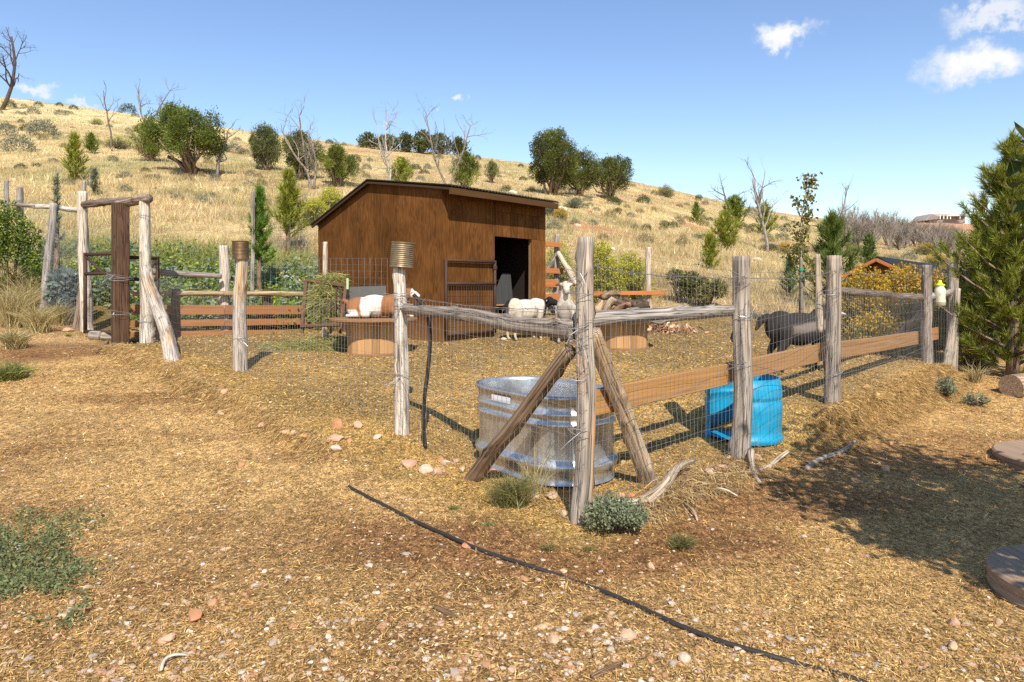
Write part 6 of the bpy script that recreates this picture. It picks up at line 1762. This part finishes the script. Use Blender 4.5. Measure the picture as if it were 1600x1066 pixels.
rabbitbrush('small orange-yellow rabbitbrush right of the shed eave', 876, 25, 20, 26, 411, 900, YEL, .9, pyb=344)
rabbitbrush('olive yellow shrub high on the slope right of the junipers', 1040, 40, 18, 34, 412, 900, [(.34, .26, .04), (.4, .3, .05)], .9, pyb=308)
rabbitbrush('small yellow shrub below the dead grey brush at right', 1445, 40, 18, 40, 413, 900, YEL, .7, pyb=398)
rabbitbrush('lower yellow shrub on the flat below the grey brush', 1465, 34, 20, 48, 414, 900, YEL, .5, pyb=416)
rabbitbrush('yellow shrub on the upper left slope below the skyline', 150, 60, 9, 22, 415, 500, YGR, .9, pyb=195)
rabbitbrush('yellow-green shrub behind the thin brown dead tree', 182, 45, 18, 44, 416, 900, YGR, .6, pyb=232)
rabbitbrush('yellow shrub below the grey dead tree on the right slope', 1226, 30, 20, 24, 417, 700, YEL, .8, pyb=398)
# dark leafy oak brush by the back fence
def leafy(label, px, depth, hpx, wpx, seed, n, cols, lf=.05, name='leafy_shrub', flat=False):
    b = at_depth(px, depth); sc = b.y / FPX; h, w = hpx * sc, wpx * sc
    r = np.random.default_rng(seed); m, mt = MB(), MB()
    for k in range(14):
        a = r.uniform(0, 6.28); e = np.array([math.cos(a) * w * .38 * r.uniform(.3, 1), math.sin(a) * w * .3, h * r.uniform(.6, .95)])
        V, F, G = tube(np.array([[0, 0, -.05], e * .5 + r.normal(0, .04, 3), e]), [.015, .01, .004], 4); mt.add(V, F, (.2, .15, .1), G)
    k = int(10); per = n // k
    for i in range(k):
        c_ = np.array([r.uniform(-.36, .36) * w, r.uniform(-.3, .3) * w, h * r.uniform(.35, .8)]); s = np.array([w * .2, w * .2, h * .25])
        d = rand_dirs(per, r); P = c_ + d * s * (r.uniform(.3, 1, (per, 1)) ** .5) * (1 + .5 * fbm(d * 3 + i, 2)[:, None]); P[:, 2] = np.maximum(P[:, 2], .02)
        leaves(m, P, d + rand_dirs(per, r), lf * r.uniform(.7, 1.3, per), lf * .6, varied(per, cols, .22, r), .15, r)
    th = thing(name, label, 'shrub', tuple(b)); link('stems', mt.mesh('stems', smooth=True), M_BARK, th); link('leaves', m.mesh('leaves'), M_LEAF, th)
    return th
leafy('dark olive oak brush behind the back fence left of the grey post', 1062, 17.4, 52, 60, 421, 2200, [(.16, .165, .045), (.21, .20, .055), (.12, .125, .04)], .07)
leafy('dark olive oak brush behind the back fence touching the grey post', 1108, 17.0, 46, 56, 422, 2000, [(.15, .155, .045), (.2, .19, .055), (.25, .2, .08)], .07)
leafy('big green currant bush at the left picture edge', 22, 14.2, 150, 118, 423, 7000, [(.14, .21, .03), (.20, .27, .04), (.10, .15, .025), (.25, .26, .05)], .065)
leafy('lower reddish green bush at the left picture edge', 30, 13.4, 70, 90, 424, 2600, [(.20, .14, .05), (.14, .16, .04), (.25, .2, .07)], .055)
leafy('blue-green mullein clump behind the sagging wire by the gateway', 105, 12.9, 75, 70, 425, 1500, [(.20, .25, .22), (.26, .31, .27), (.16, .2, .17)], .14)
leafy('broadleaf shrub at the left flank of the right hand pines', 1500, 11.2, 120, 50, 426, 2200, [(.10, .14, .03), (.16, .19, .05), (.08, .11, .03)], .06)
# yucca
def spiky(label, px, pyb, hpx, wpx, seed, cols, n=160):
    b = hit(px, pyb); sc = b.y / FPX; r = np.random.default_rng(seed)
    d = rand_dirs(n, r); d[:, 2] = np.abs(d[:, 2]) + .15
    m = MB(); blades(m, np.tile([[0, 0, 0.]], (n, 1)), d * np.array([wpx / hpx / 2, wpx / hpx / 2, 1]), hpx * sc * r.uniform(.7, 1.1, n), .06, varied(n, cols, .15, r), 0, r)
    o = link('yucca', m.mesh('yucca'), M_LEAF, None, b); tag(o, label, 'plant')
spiky('spiky grey-green yucca left of the skyline juniper trunks', 897, 325, 24, 40, 431, [(.17, .19, .12), (.22, .24, .16)])
spiky('spiky grey-green yucca at the right end of the shed roof', 858, 338, 24, 26, 432, [(.15, .17, .11), (.2, .22, .15)])
# ---- ridge line junipers, one by one
RJ = [(576, 230, 206, 34), (606, 234, 210, 40), (634, 236, 208, 36), (660, 238, 204, 40), (690, 240, 208, 36), (716, 241, 214, 34), (742, 243, 219, 26), (769, 246, 221, 30), (788, 247, 232, 18), (803, 248, 235, 18), (538, 212, 192, 22), (552, 214, 203, 12)]
protoA = None
for k, (x, yb, yt, w) in enumerate(RJ):
    b = hit(x, yb + 2); sc = b.y / FPX; h = (yb - yt) * sc; ww = w * sc
    nm = ('leftmost', 'second', 'third', 'fourth', 'fifth', 'sixth', 'seventh', 'eighth', 'ninth', 'tenth')[k] + ' from the left in the row of dark junipers on the ridge behind the shed' if k < 10 else ('round juniper on the ridge above the forked dead tree', 'tiny juniper on the ridge left of the juniper row')[k - 10]
    mt, mc = juniper_parts(h, ww, 440 + k, 1300, [(.10, .11, .028), (.13, .14, .032), (.11, .12, .03)], 0, .02, lsz=1.9)
    th = thing('ridge_juniper', nm, 'tree', tuple(b), 'junipers along the ridge line'); link('trunk', mt.mesh('trunk'), M_BARK, th); link('crown', mc.mesh('crown'), M_LEAF, th)
# ---- sage and small shrubs scattered over the slope (copies of a few)
def sage_proto(seed, cols, h, w, n):
    r = np.random.default_rng(seed); m = MB()
    d = rand_dirs(n, r); d[:, 2] = np.abs(d[:, 2]); P = d * np.array([w / 2, w / 2, h]) * (r.uniform(.35, 1.05, (n, 1)) ** .5) * (1 + .5 * fbm(d * 2.5 + seed, 3))[:, None]
    leaves(m, P, d + rand_dirs(n, r) * .7 + np.array([0, 0, .4]), .10 * r.uniform(.7, 1.3, n), .05, varied(n, cols, .2, r), .1, r)
    return m
SAGE = [('sagebrush', 'grey-green sagebrush clump on the dry hillside', 'sagebrush', [(.24, .25, .17), (.30, .30, .21), (.2, .2, .13)], 'grey sagebrush on the hillside'),
        ('scrub_bush', 'low dark green scrub bush on the dry hillside', 'bush', [(.09, .11, .035), (.13, .15, .05), (.07, .085, .03)], 'dark scrub bushes on the hillside'),
        ('straw_bush', 'low dry olive-brown bush on the dry hillside', 'bush', [(.30, .25, .11), (.36, .29, .14), (.24, .19, .09)], 'dry olive bushes on the hillside')]
protos = []
for k, (nm, lab, cat, cols, grp) in enumerate(SAGE):
    for v in range(3):
        me = sage_proto(460 + k * 5 + v, cols, .8, 1.5, 900).mesh(nm); me.materials.append(M_LEAF); protos.append((nm, me, lab, cat, grp, k))
r = np.random.default_rng(47)
fixed = [(0, 15, 168, 20, 0), (60, 166, 14, 1, 0), (93, 166, 12, 1, 0), (115, 171, 14, 1, 0), (8, 213, 34, 0, 0), (40, 205, 20, 1, 0), (52, 178, 20, 0, 0), (68, 212, 44, 0, 0), (95, 180, 20, 0, 0), (30, 237, 50, 0, 0), (60, 205, 26, 0, 0), (200, 178, 26, 1, 0), (262, 186, 24, 2, 0), (285, 184, 18, 2, 0), (312, 188, 18, 2, 0), (365, 195, 14, 2, 0), (352, 200, 16, 1, 0), (380, 203, 18, 0, 0), (365, 240, 30, 0, 0), (553, 252, 24, 1, 0), (590, 300, 10, 1, 0), (650, 265, 18, 1, 0), (790, 300, 20, 1, 0), (830, 300, 14, 1, 0), (958, 320, 26, 1, 0), (985, 340, 16, 0, 0), (1005, 318, 22, 1, 0), (1060, 345, 14, 2, 0), (1010, 360, 20, 1, 0), (1022, 305, 14, 2, 0), (1092, 310, 12, 1, 0), (1068, 300, 12, 2, 0), (1175, 340, 30, 0, 0), (1222, 375, 24, 0, 0), (1215, 360, 20, 0, 0), (1395, 408, 20, 0, 0), (1420, 405, 24, 0, 0), (1490, 385, 22, 2, 0), (1090, 372, 14, 0, 0), (1040, 352, 14, 1, 0)]
spots = []
for a in fixed:
    x, y, w, kd = (a[1], a[2], a[3], a[0]) if a[0] == 0 and a[1] in (15,) else (a[0], a[1], a[2], a[3])
    if a == fixed[0]: x, y, w, kd = 15, 168, 20, 1
    spots.append((x, y, w, kd))
for q in range(260):
    x = r.uniform(-10, 1340); t = r.uniform(0, 1) ** 1.1
    ridge = np.interp(x, [0, 330, 560, 830, 1000, 1200, 1340], [158, 190, 216, 254, 286, 334, 352]); low = np.interp(x, [0, 500, 860, 1200, 1340], [300, 330, 370, 392, 400])
    y = ridge + 4 + (low - ridge) * t
    if 480 < x < 860 and y > 285: continue
    spots.append((x, y, r.uniform(7, 13) + 16 * t * r.uniform(.4, 1), r.choice([0, 0, 1, 2, 2])))
for x, y, w, kd in spots:
    b = hit(x, y); s = w / FPX * b.y / 1.5
    if b.y > 180: continue
    nm, me, lab, cat, grp, k = protos[int(kd) * 3 + int(r.integers(0, 3))]
    o = bpy.data.objects.new(nm, me); COL.objects.link(o); o.location = (b.x, b.y, b.z - .03); o.rotation_euler = (0, 0, r.uniform(0, 6.28)); o.scale = (s, s, s * r.uniform(.8, 1.2))
    ridge_ = np.interp(x, [0, 330, 560, 830, 1000, 1200, 1340], [158, 190, 216, 254, 286, 334, 352])
    wh = 'on the skyline' if y < ridge_ + 9 else 'high on the slope' if y < ridge_ + 45 else 'low on the slope'
    ar = 'left of the dense juniper' if x < 215 else 'right of the dense juniper' if x < 490 else 'above the shed roof' if x < 830 else 'below the skyline junipers' if x < 1010 else 'left of the two pines' if x < 1160 else 'right of the two pines'
    tag(o, {'sagebrush': 'grey-green sagebrush', 'scrub_bush': 'low dark green bush', 'straw_bush': 'dry olive-brown bush'}[nm] + ' ' + wh + ' ' + ar, cat, grp)
# ---- grey leafless brush on the flat at the right
def brushwood():
    r = np.random.default_rng(49); m = MB()
    for q in range(95):
        x = r.uniform(1318, 1500); dep = r.uniform(52, 85)
        b = at_depth(x, dep); h = r.uniform(1.5, 3.0) * (1.1 if x < 1400 else .9)
        c_ = varied(1, [(.25, .205, .165), (.32, .27, .22), (.21, .17, .135)], .12, r)[0]
        for s in range(5):
            d = nrm(np.array([r.normal(0, .35), r.normal(0, .35), 1])); P = np.array([[0, 0, 0], d * h * .5, d * h * .9 + r.normal(0, .15, 3)]) + np.array(b)
            V, F, G = tube(P, [.06, .04, .015], 4, False); m.add(V, F, c_, G)
            n = 22; st_ = P[1] + (P[2] - P[0]) * r.uniform(-.3, .45, (n, 1)); dd = nrm(d + rand_dirs(n, r) * .75)
            blades(m, st_, dd, r.uniform(.4, 1.3, n), .035, np.tile(c_, (n, 1)) * np.exp(r.normal(0, .12, (n, 1))), 0, r)
    single('leafless_brush', m, M_BARK, 'thicket of leafless grey-brown brush on the far right flat', 'brush', kind='stuff')
brushwood()
def slope_rocks():
    r = np.random.default_rng(50); m = MB(); lib = [rock_mesh(700 + k, .6, 1) for k in range(5)]
    n = 900; Y = 17 * (120 / 17) ** r.uniform(0, 1, n); X = r.uniform(-.8, .75, n) * Y
    ok = n2(X, Y, .22, 42) + .25 * r.uniform(-1, 1, n) > .08; X, Y = X[ok], Y[ok]; Z = gh(X, Y)
    C = varied(len(X), [(.50, .30, .19), (.56, .42, .30), (.44, .24, .14), (.6, .5, .4)], .15, r)
    for q in range(len(X)):
        V, F = lib[q % 5]; s_ = r.gamma(2.5, .03) * np.clip(Y[q] / 30, .8, 2.2) + .05
        m.add(V * s_ + np.array([X[q], Y[q], Z[q] + s_ * .15]), F, C[q])
    single('slope_rubble', m, M_STONE, 'small reddish rocks scattered over the hillside', 'rubble', kind='stuff')
slope_rocks()
# ---- near plants
def tuft(label, px, pyb, hpx, wpx, seed, n, cols, droop=.3, name='grass_tuft', bw=.004):
    b = hit(px, pyb); sc = b.y / FPX; h, w = hpx * sc, wpx * sc; r = np.random.default_rng(seed)
    P = np.stack([r.normal(0, w * .10, n), r.normal(0, w * .08, n), np.full(n, -.01)], 1)
    a = r.uniform(0, 6.28, n); q = r.uniform(0, 1, n) ** .7 * (w / h) * .75
    D = np.stack([np.cos(a) * q, np.sin(a) * q, np.ones(n)], 1)
    m = MB(); bent_blades(m, P, D, h * r.uniform(.55, 1.05, n), bw, varied(n, cols, .2, r), droop, r)
    o = link(name, m.mesh(name), M_GRASS, None, b); tag(o, label, 'grass')
GG = [(.19, .19, .055), (.27, .24, .09), (.14, .15, .045), (.38, .31, .14)]
tuft('green bunch grass tuft in front of the stock tank', 800, 790, 72, 95, 501, 900, GG)
tuft('straw coloured grass stalks rising beside the stock tank', 838, 772, 95, 95, 502, 60, [(.55, .46, .2), (.5, .4, .18)], .15, bw=.005)
tuft('small olive grass tuft right of the sage bush', 1066, 858, 36, 50, 503, 420, [(.16, .15, .05), (.22, .19, .07)], .3)
tuft('tiny olive grass tuft below the corner post', 856, 860, 22, 40, 504, 160, [(.22, .18, .06), (.28, .22, .09)])
tuft('tiny yellowish tuft in the earth below the sage', 918, 862, 18, 26, 505, 120, [(.24, .2, .06), (.3, .24, .09)])
tuft('tiny green sprig left of the grass tuft', 709, 796, 14, 22, 506, 110, [(.17, .22, .06), (.22, .26, .08)])
tuft('tiny green sprig below the grass tuft', 763, 822, 14, 26, 507, 110, [(.17, .22, .06), (.22, .26, .08)])
tuft('green grass clump cut by the left picture edge', 12, 592, 42, 90, 508, 900, [(.24, .25, .07), (.31, .3, .1), (.18, .2, .05)], .4, bw=.008)
tuft('small green grass sprig on the bare earth at the gateway', 106, 526, 9, 16, 509, 90, [(.15, .24, .05)])
for k, (x, y, h_, w_) in enumerate(((18, 512, 90, 70), (45, 498, 85, 60), (60, 520, 60, 60), (95, 508, 50, 50), (20, 545, 45, 60), (2, 480, 90, 60), (125, 505, 35, 30), (70, 470, 60, 50))):
    tuft(('tall tan grass clump below the reddish bush at the left edge', 'tall tan grass clump before the leaning grey post', 'tan grass clump low on the left bank', 'olive tan grass clump left of the gateway', 'short tan grass clump at the foot of the left bank', 'tan grass clump at the left edge under the currant bush', 'short green-tan grass by the left steel gate', 'tan grass behind the red rocks at left')[k],
         x, y, h_, w_, 520 + k, 520, [(.52, .40, .19), (.44, .34, .15), (.6, .48, .26), (.3, .28, .1)], .35, bw=.009)
tuft('dry grass stalks at the foot of the right end post', 1525, 598, 45, 50, 530, 140, [(.48, .37, .18), (.36, .3, .14)], .3, bw=.007)
# dense dry grass band beyond the pen at the right
def sage_near(label, px, pyb, hpx, wpx, seed, n, cols, lf, name='sage_bush', cat='shrub', flat=1.0):
    b = hit(px, pyb); sc = b.y / FPX; h, w = hpx * sc, wpx * sc; r = np.random.default_rng(seed); m, mt = MB(), MB()
    ns = 46; tips = []
    for k in range(ns):
        a = r.uniform(0, 6.28); q = r.uniform(.1, 1) ** .6; e = np.array([math.cos(a) * w * .5 * q, math.sin(a) * w * .5 * q, h * (1.02 - .55 * q ** 2) * r.uniform(.75, 1.1)])
        V, F, G = tube(np.array([[0, 0, 0], e * np.array([.5, .5, .35]), e]), [.005, .004, .002], 4, False); mt.add(V, F, (.25, .2, .13), G); tips.append(e)
    tips = np.array(tips); ii = r.integers(0, ns, n); t = r.uniform(.35, 1.03, (n, 1)); base_ = tips[ii] * np.array([.5, .5, .35])
    P = base_ + (tips[ii] - base_) * t + r.normal(0, lf * .6, (n, 3)); P[:, 2] = np.maximum(P[:, 2], .005)
    leaves(m, P, rand_dirs(n, r) + np.array([0, 0, .5]), lf * r.uniform(.6, 1.3, n), lf * .5, varied(n, cols, .2, r), .2, r)
    th = thing(name, label, cat, tuple(b)); link('stems', mt.mesh('stems'), M_BARK, th); link('leaves', m.mesh('leaves'), M_LEAF, th)
sage_near('low grey-green sage bush at the foot of the corner post', 962, 832, 58, 105, 541, 4200, [(.24, .27, .15), (.31, .34, .21), (.19, .21, .11)], .022)
sage_near('small grey-green sage at the foot of the right end posts', 1475, 622, 36, 40, 542, 900, [(.24, .28, .17), (.3, .33, .21)], .028)
sage_near('tiny grey-green sage right of the straw bank', 1525, 634, 20, 40, 543, 500, [(.24, .28, .17), (.3, .33, .21)], .024)
def weed_mat():
    r = np.random.default_rng(55); m = MB(); n = 11000
    px = r.uniform(-60, 190, n); py = r.uniform(800, 985, n)
    d = np.hypot((px - 20) / 165, (py - 886) / 95) + 1.9 * fbm(np.stack([px / 45, py / 28, np.zeros(n)], 1), 4)
    ok = d + r.normal(0, .13, n) < .72; px, py = px[ok], py[ok]; n = len(px)
    u = (px - 800) / FPX; Y = EYE * FPX / (py - HORZ); X = u * Y
    hh = .04 * (1 + 1.5 * n2(X, Y, 5, 91))
    P = np.stack([X, Y, gh(X, Y) + np.abs(hh) * r.uniform(0, 1, n)], 1)
    leaves(m, P, rand_dirs(n, r) * np.array([1, 1, .5]) + np.array([0, 0, .35]), .022 * r.uniform(.7, 1.4, n), .011, varied(n, [(.17, .20, .075), (.22, .25, .10), (.28, .30, .15), (.12, .145, .05)], .2, r), .2, r)
    single('weed_mat', m, M_LEAF, 'mat of low green weeds at the lower left edge', 'weeds', kind='stuff')
weed_mat()
# ---- broadleaf tree standing just outside the right edge; its shadow falls on the yard
def yard_tree():
    r = np.random.default_rng(61)
    b = Vector((3.75, 2.25, g1(3.75, 2.25)))
    th = thing('yard_tree', 'broadleaf tree reaching in at the right picture edge and shading the yard', 'tree', tuple(b))
    mt, mc = MB(), MB()
    P = np.array([[3.75, 2.25, -.2], [3.72, 2.27, .7], [3.70, 2.25, 1.4], [3.6, 2.3, 2.4], [3.5, 2.3, 3.3]]); V, F, G = tube(P, [.10, .085, .075, .05, .02], 10); mt.add(V, F, (.3, .25, .2), G)
    C_, R_ = np.array([3.42, 2.35, 2.50]), np.array([1.38, 1.75, 1.0])
    def seen(p): return p[1] > .5 and abs(p[0]) / p[1] < .775 and p[2] < EYE + p[1] * .47
    ends = []
    for k in range(110):
        d = rand_dirs(1, r)[0]; e = C_ + d * R_ * r.uniform(.5, 1.0) ** .5
        s = np.array([3.66, 2.27, np.clip(e[2] - .7, 1.1, 3.0)]); ends.append((s, e))
    ends.append((np.array([3.5, 2.4, 1.5]), np.array([2.10, 2.88, 1.95]))); ends.append((np.array([3.4, 2.4, 1.6]), np.array([2.18, 2.95, 2.03]))); ends.append((np.array([3.4, 2.5, 1.5]), np.array([2.25, 2.98, 1.84])))
    PP, DD = [], []
    for i, (s, e) in enumerate(ends):
        special = i >= 110
        if not special and seen(e): continue
        V, F, G = tube(np.array([s, (s + e) / 2 + np.array([0, 0, .06]), e]), [.02, .013, .004], 5); mt.add(V, F, (.28, .23, .18), G)
        for t in np.linspace(.3, 1.02, 24 if not special else 26):
            p = s + (e - s) * t + r.normal(0, .11 if not special else .03, 3)
            if not special and seen(p): continue
            PP.append(p); DD.append(nrm(e - s) * .4 + rand_dirs(1, r)[0] + np.array([0, 0, -.3]))
    for cc, rr, nn_ in (((2.98, 1.62, 2.0), (.75, .50, .38), 2600), ((2.75, 2.35, 2.12), (.66, .6, .34), 800), ((3.3, 3.0, 2.2), (.9, .7, .4), 600), ((3.6, 2.2, 2.5), (1.0, 1.0, .7), 800)):
        clumps = np.array(cc) + rand_dirs(45, r) * np.array(rr) * (r.uniform(.2, 1, (45, 1)) ** .5)
        for p in clumps[r.integers(0, 45, nn_)] + r.normal(0, .085, (nn_, 3)):
            if not seen(p): PP.append(p); DD.append(rand_dirs(1, r)[0] + np.array([0, 0, -.3]))
    PP, DD = np.array(PP), np.array(DD); n = len(PP)
    leaves(mc, PP, DD, r.uniform(.08, .125, n), r.uniform(.05, .075, n), varied(n, [(.08, .13, .03), (.12, .17, .045), (.06, .10, .03)], .15, r), .12, r)
    part(th, 'trunk', mt, M_BARK, True); part(th, 'crown', mc, M_LEAF)
yard_tree()

# ================================================================== FAR BUILDINGS
def quad(mb, pts, col): mb.add(np.array(pts), np.array([[0, 1, 2, 3][:len(pts)]]), col)
def gable_block(th, o, ax, ay, lx, ly, h, rise, wallc, roofc, over=.4, ridge_along='x', mat=M_PAINT):
    o, ax, ay = [np.asarray(k, float) for k in (o, ax, ay)]
    m = MB(); V, F = box_vf(o, ax * lx, ay * ly, UP * h); m.add(V, F, wallc)
    if ridge_along == 'x':
        for xx in (0, lx):
            p = o + ax * xx + UP * h; m.add(np.array([p, p + ay * ly, p + ay * ly / 2 + UP * rise]), np.array([[0, 1, 2]]), wallc)
    part(th, 'wall', m, mat)
    sl = rise / (ly / 2)
    for sgn in (0, 1):
        m = MB(); e0 = o + UP * (h - over * sl) - ax * over + (ay * (-over) if sgn == 0 else ay * (ly + over)); r0 = o + UP * (h + rise) - ax * over + ay * ly / 2
        e1, r1 = e0 + ax * (lx + 2 * over), r0 + ax * (lx + 2 * over)
        V = np.array([e0, e1, r1, r0, e0 + UP * .12, e1 + UP * .12, r1 + UP * .12, r0 + UP * .12])
        m.add(V, np.array([[0, 1, 2, 3], [4, 5, 6, 7], [0, 1, 5, 4], [1, 2, 6, 5], [2, 3, 7, 6], [3, 0, 4, 7]]), roofc); part(th, 'roof', m, mat)
# distant house on the red hill
HY = 258.0; hb = at_depth(1478, HY); k = HY / FPX
house = thing('hilltop_house', 'distant brown house with white porch on the red hilltop', 'house', tuple(hb))
z0 = at(1478, 346, HY).z - 1.0
def hp(px, py, dy=0): return np.array(at(px, py, HY + dy))
def slab(name, x0, y0, x1, y1, dy, dep, col, mat=M_PAINT):
    p = hp(x0, y1, dy); q = hp(x1, y1, dy); t = hp(x0, y0, dy); m = MB(); V, F = box_vf(p, q - p, [0, dep, 0], t - p); m.add(V, F, col); return part(house, name, m, mat)
slab('wall', 1452, 336.5, 1508, 349, 0, 9, (.27, .21, .18))
def roofpoly(pts, dy, dep, col):
    m = MB(); P = np.array([hp(x, y, dy) for x, y in pts]); n = len(P); V = np.concatenate([P, P + np.array([0, dep, 0])]); kk = np.arange(n); k2 = (kk + 1) % n
    m.add(V, [np.stack([kk, k2, n + k2, n + kk], 1), np.array([list(kk[::-1]), list(n + kk)])], col); part(house, 'roof', m, M_PAINT)
roofpoly([(1446, 344.0), (1456, 334.0), (1500, 334.0), (1510, 337), (1471, 337.2), (1470, 338.5), (1448, 345.0)], -1.5, 10, (.40, .345, .285))
roofpoly([(1447, 344.4), (1456, 334.8), (1469, 338.5), (1469, 342)], -1.6, .05, (.22, .185, .17))
roofpoly([(1482, 337.3), (1492, 333.8), (1502, 337.3)], -2.5, 3, (.75, .75, .73))
for x in (1469, 1474.5, 1480, 1485, 1500): slab('porch_column', x, 337.3, x + 1.1, 342.5, -2.2, .4, (.78, .77, .74))
for x0, x1 in ((1470.5, 1473.5), (1476, 1479.5), (1486.5, 1489), (1495, 1498)): slab('window', x0, 338, x1, 342, -.25, .2, (.05, .06, .07), M_GLASS)
for kk_, (x, lab) in enumerate(((1506, 'round tree touching the distant hilltop house'), (1518, 'small round tree right of the distant hilltop house'))):
    mt, mc = juniper_parts((12, 7)[kk_] * k, (12, 9)[kk_] * k, 600 + kk_, 900, JUN, 0, .2); b = np.array(hp(x, 341.5, -3)); th = thing('hilltop_tree', lab, 'tree', tuple(b)); link('trunk', mt.mesh('trunk'), M_BARK, th); link('crown', mc.mesh('crown'), M_LEAF, th)
# red gabled coop beyond the rabbitbrush
coop = thing('gabled_coop', 'low red-orange coop with a long dark roof behind the rabbitbrush', 'shed', tuple(at_depth(1372, 15)))
pk = at(1374, 408, 14.8); fa = at(1500, 434, 23.0); ax_ = np.array([fa.x - pk.x, fa.y - pk.y, 0]); lx = np.linalg.norm(ax_); ax_ /= lx; ay_ = np.array([-ax_[1], ax_[0], 0])
lw = .8; zc = pk.z - .27 - 1.6
gable_block(coop, np.array([pk.x, pk.y, zc]) - ay_ * lw / 2, ax_, ay_, lx, lw, 1.6, .25, (.20, .06, .028), (.012, .013, .017), .18)
m = MB(); board(m, np.array([pk.x, pk.y, pk.z - .0]) - ax_ * .28 + np.array([0, 0, .02]), np.array([pk.x, pk.y, pk.z - .34]) - ax_ * .28 - ay_ * .68, .07, .04, UP, (.42, .15, .05), 3); part(coop, 'barge_board', m, M_PLANK)
m = MB(); board(m, np.array([pk.x, pk.y, pk.z - .0]) - ax_ * .28 + np.array([0, 0, .02]), np.array([pk.x, pk.y, pk.z - .34]) - ax_ * .28 + ay_ * .68, .07, .04, UP, (.42, .15, .05), 4); part(coop, 'barge_board', m, M_PLANK)
m = MB(); V, F = box_vf(np.array([pk.x, pk.y, pk.z - .95]) - ax_ * .02 - ay_ * .3, ay_ * .55, -ax_ * .03, UP * .42); m.add(V, F, (.05, .03, .03)); part(coop, 'window', m, M_GLASS)
for o in bpy.data.objects:
    if '_b' in o: del o['_b']
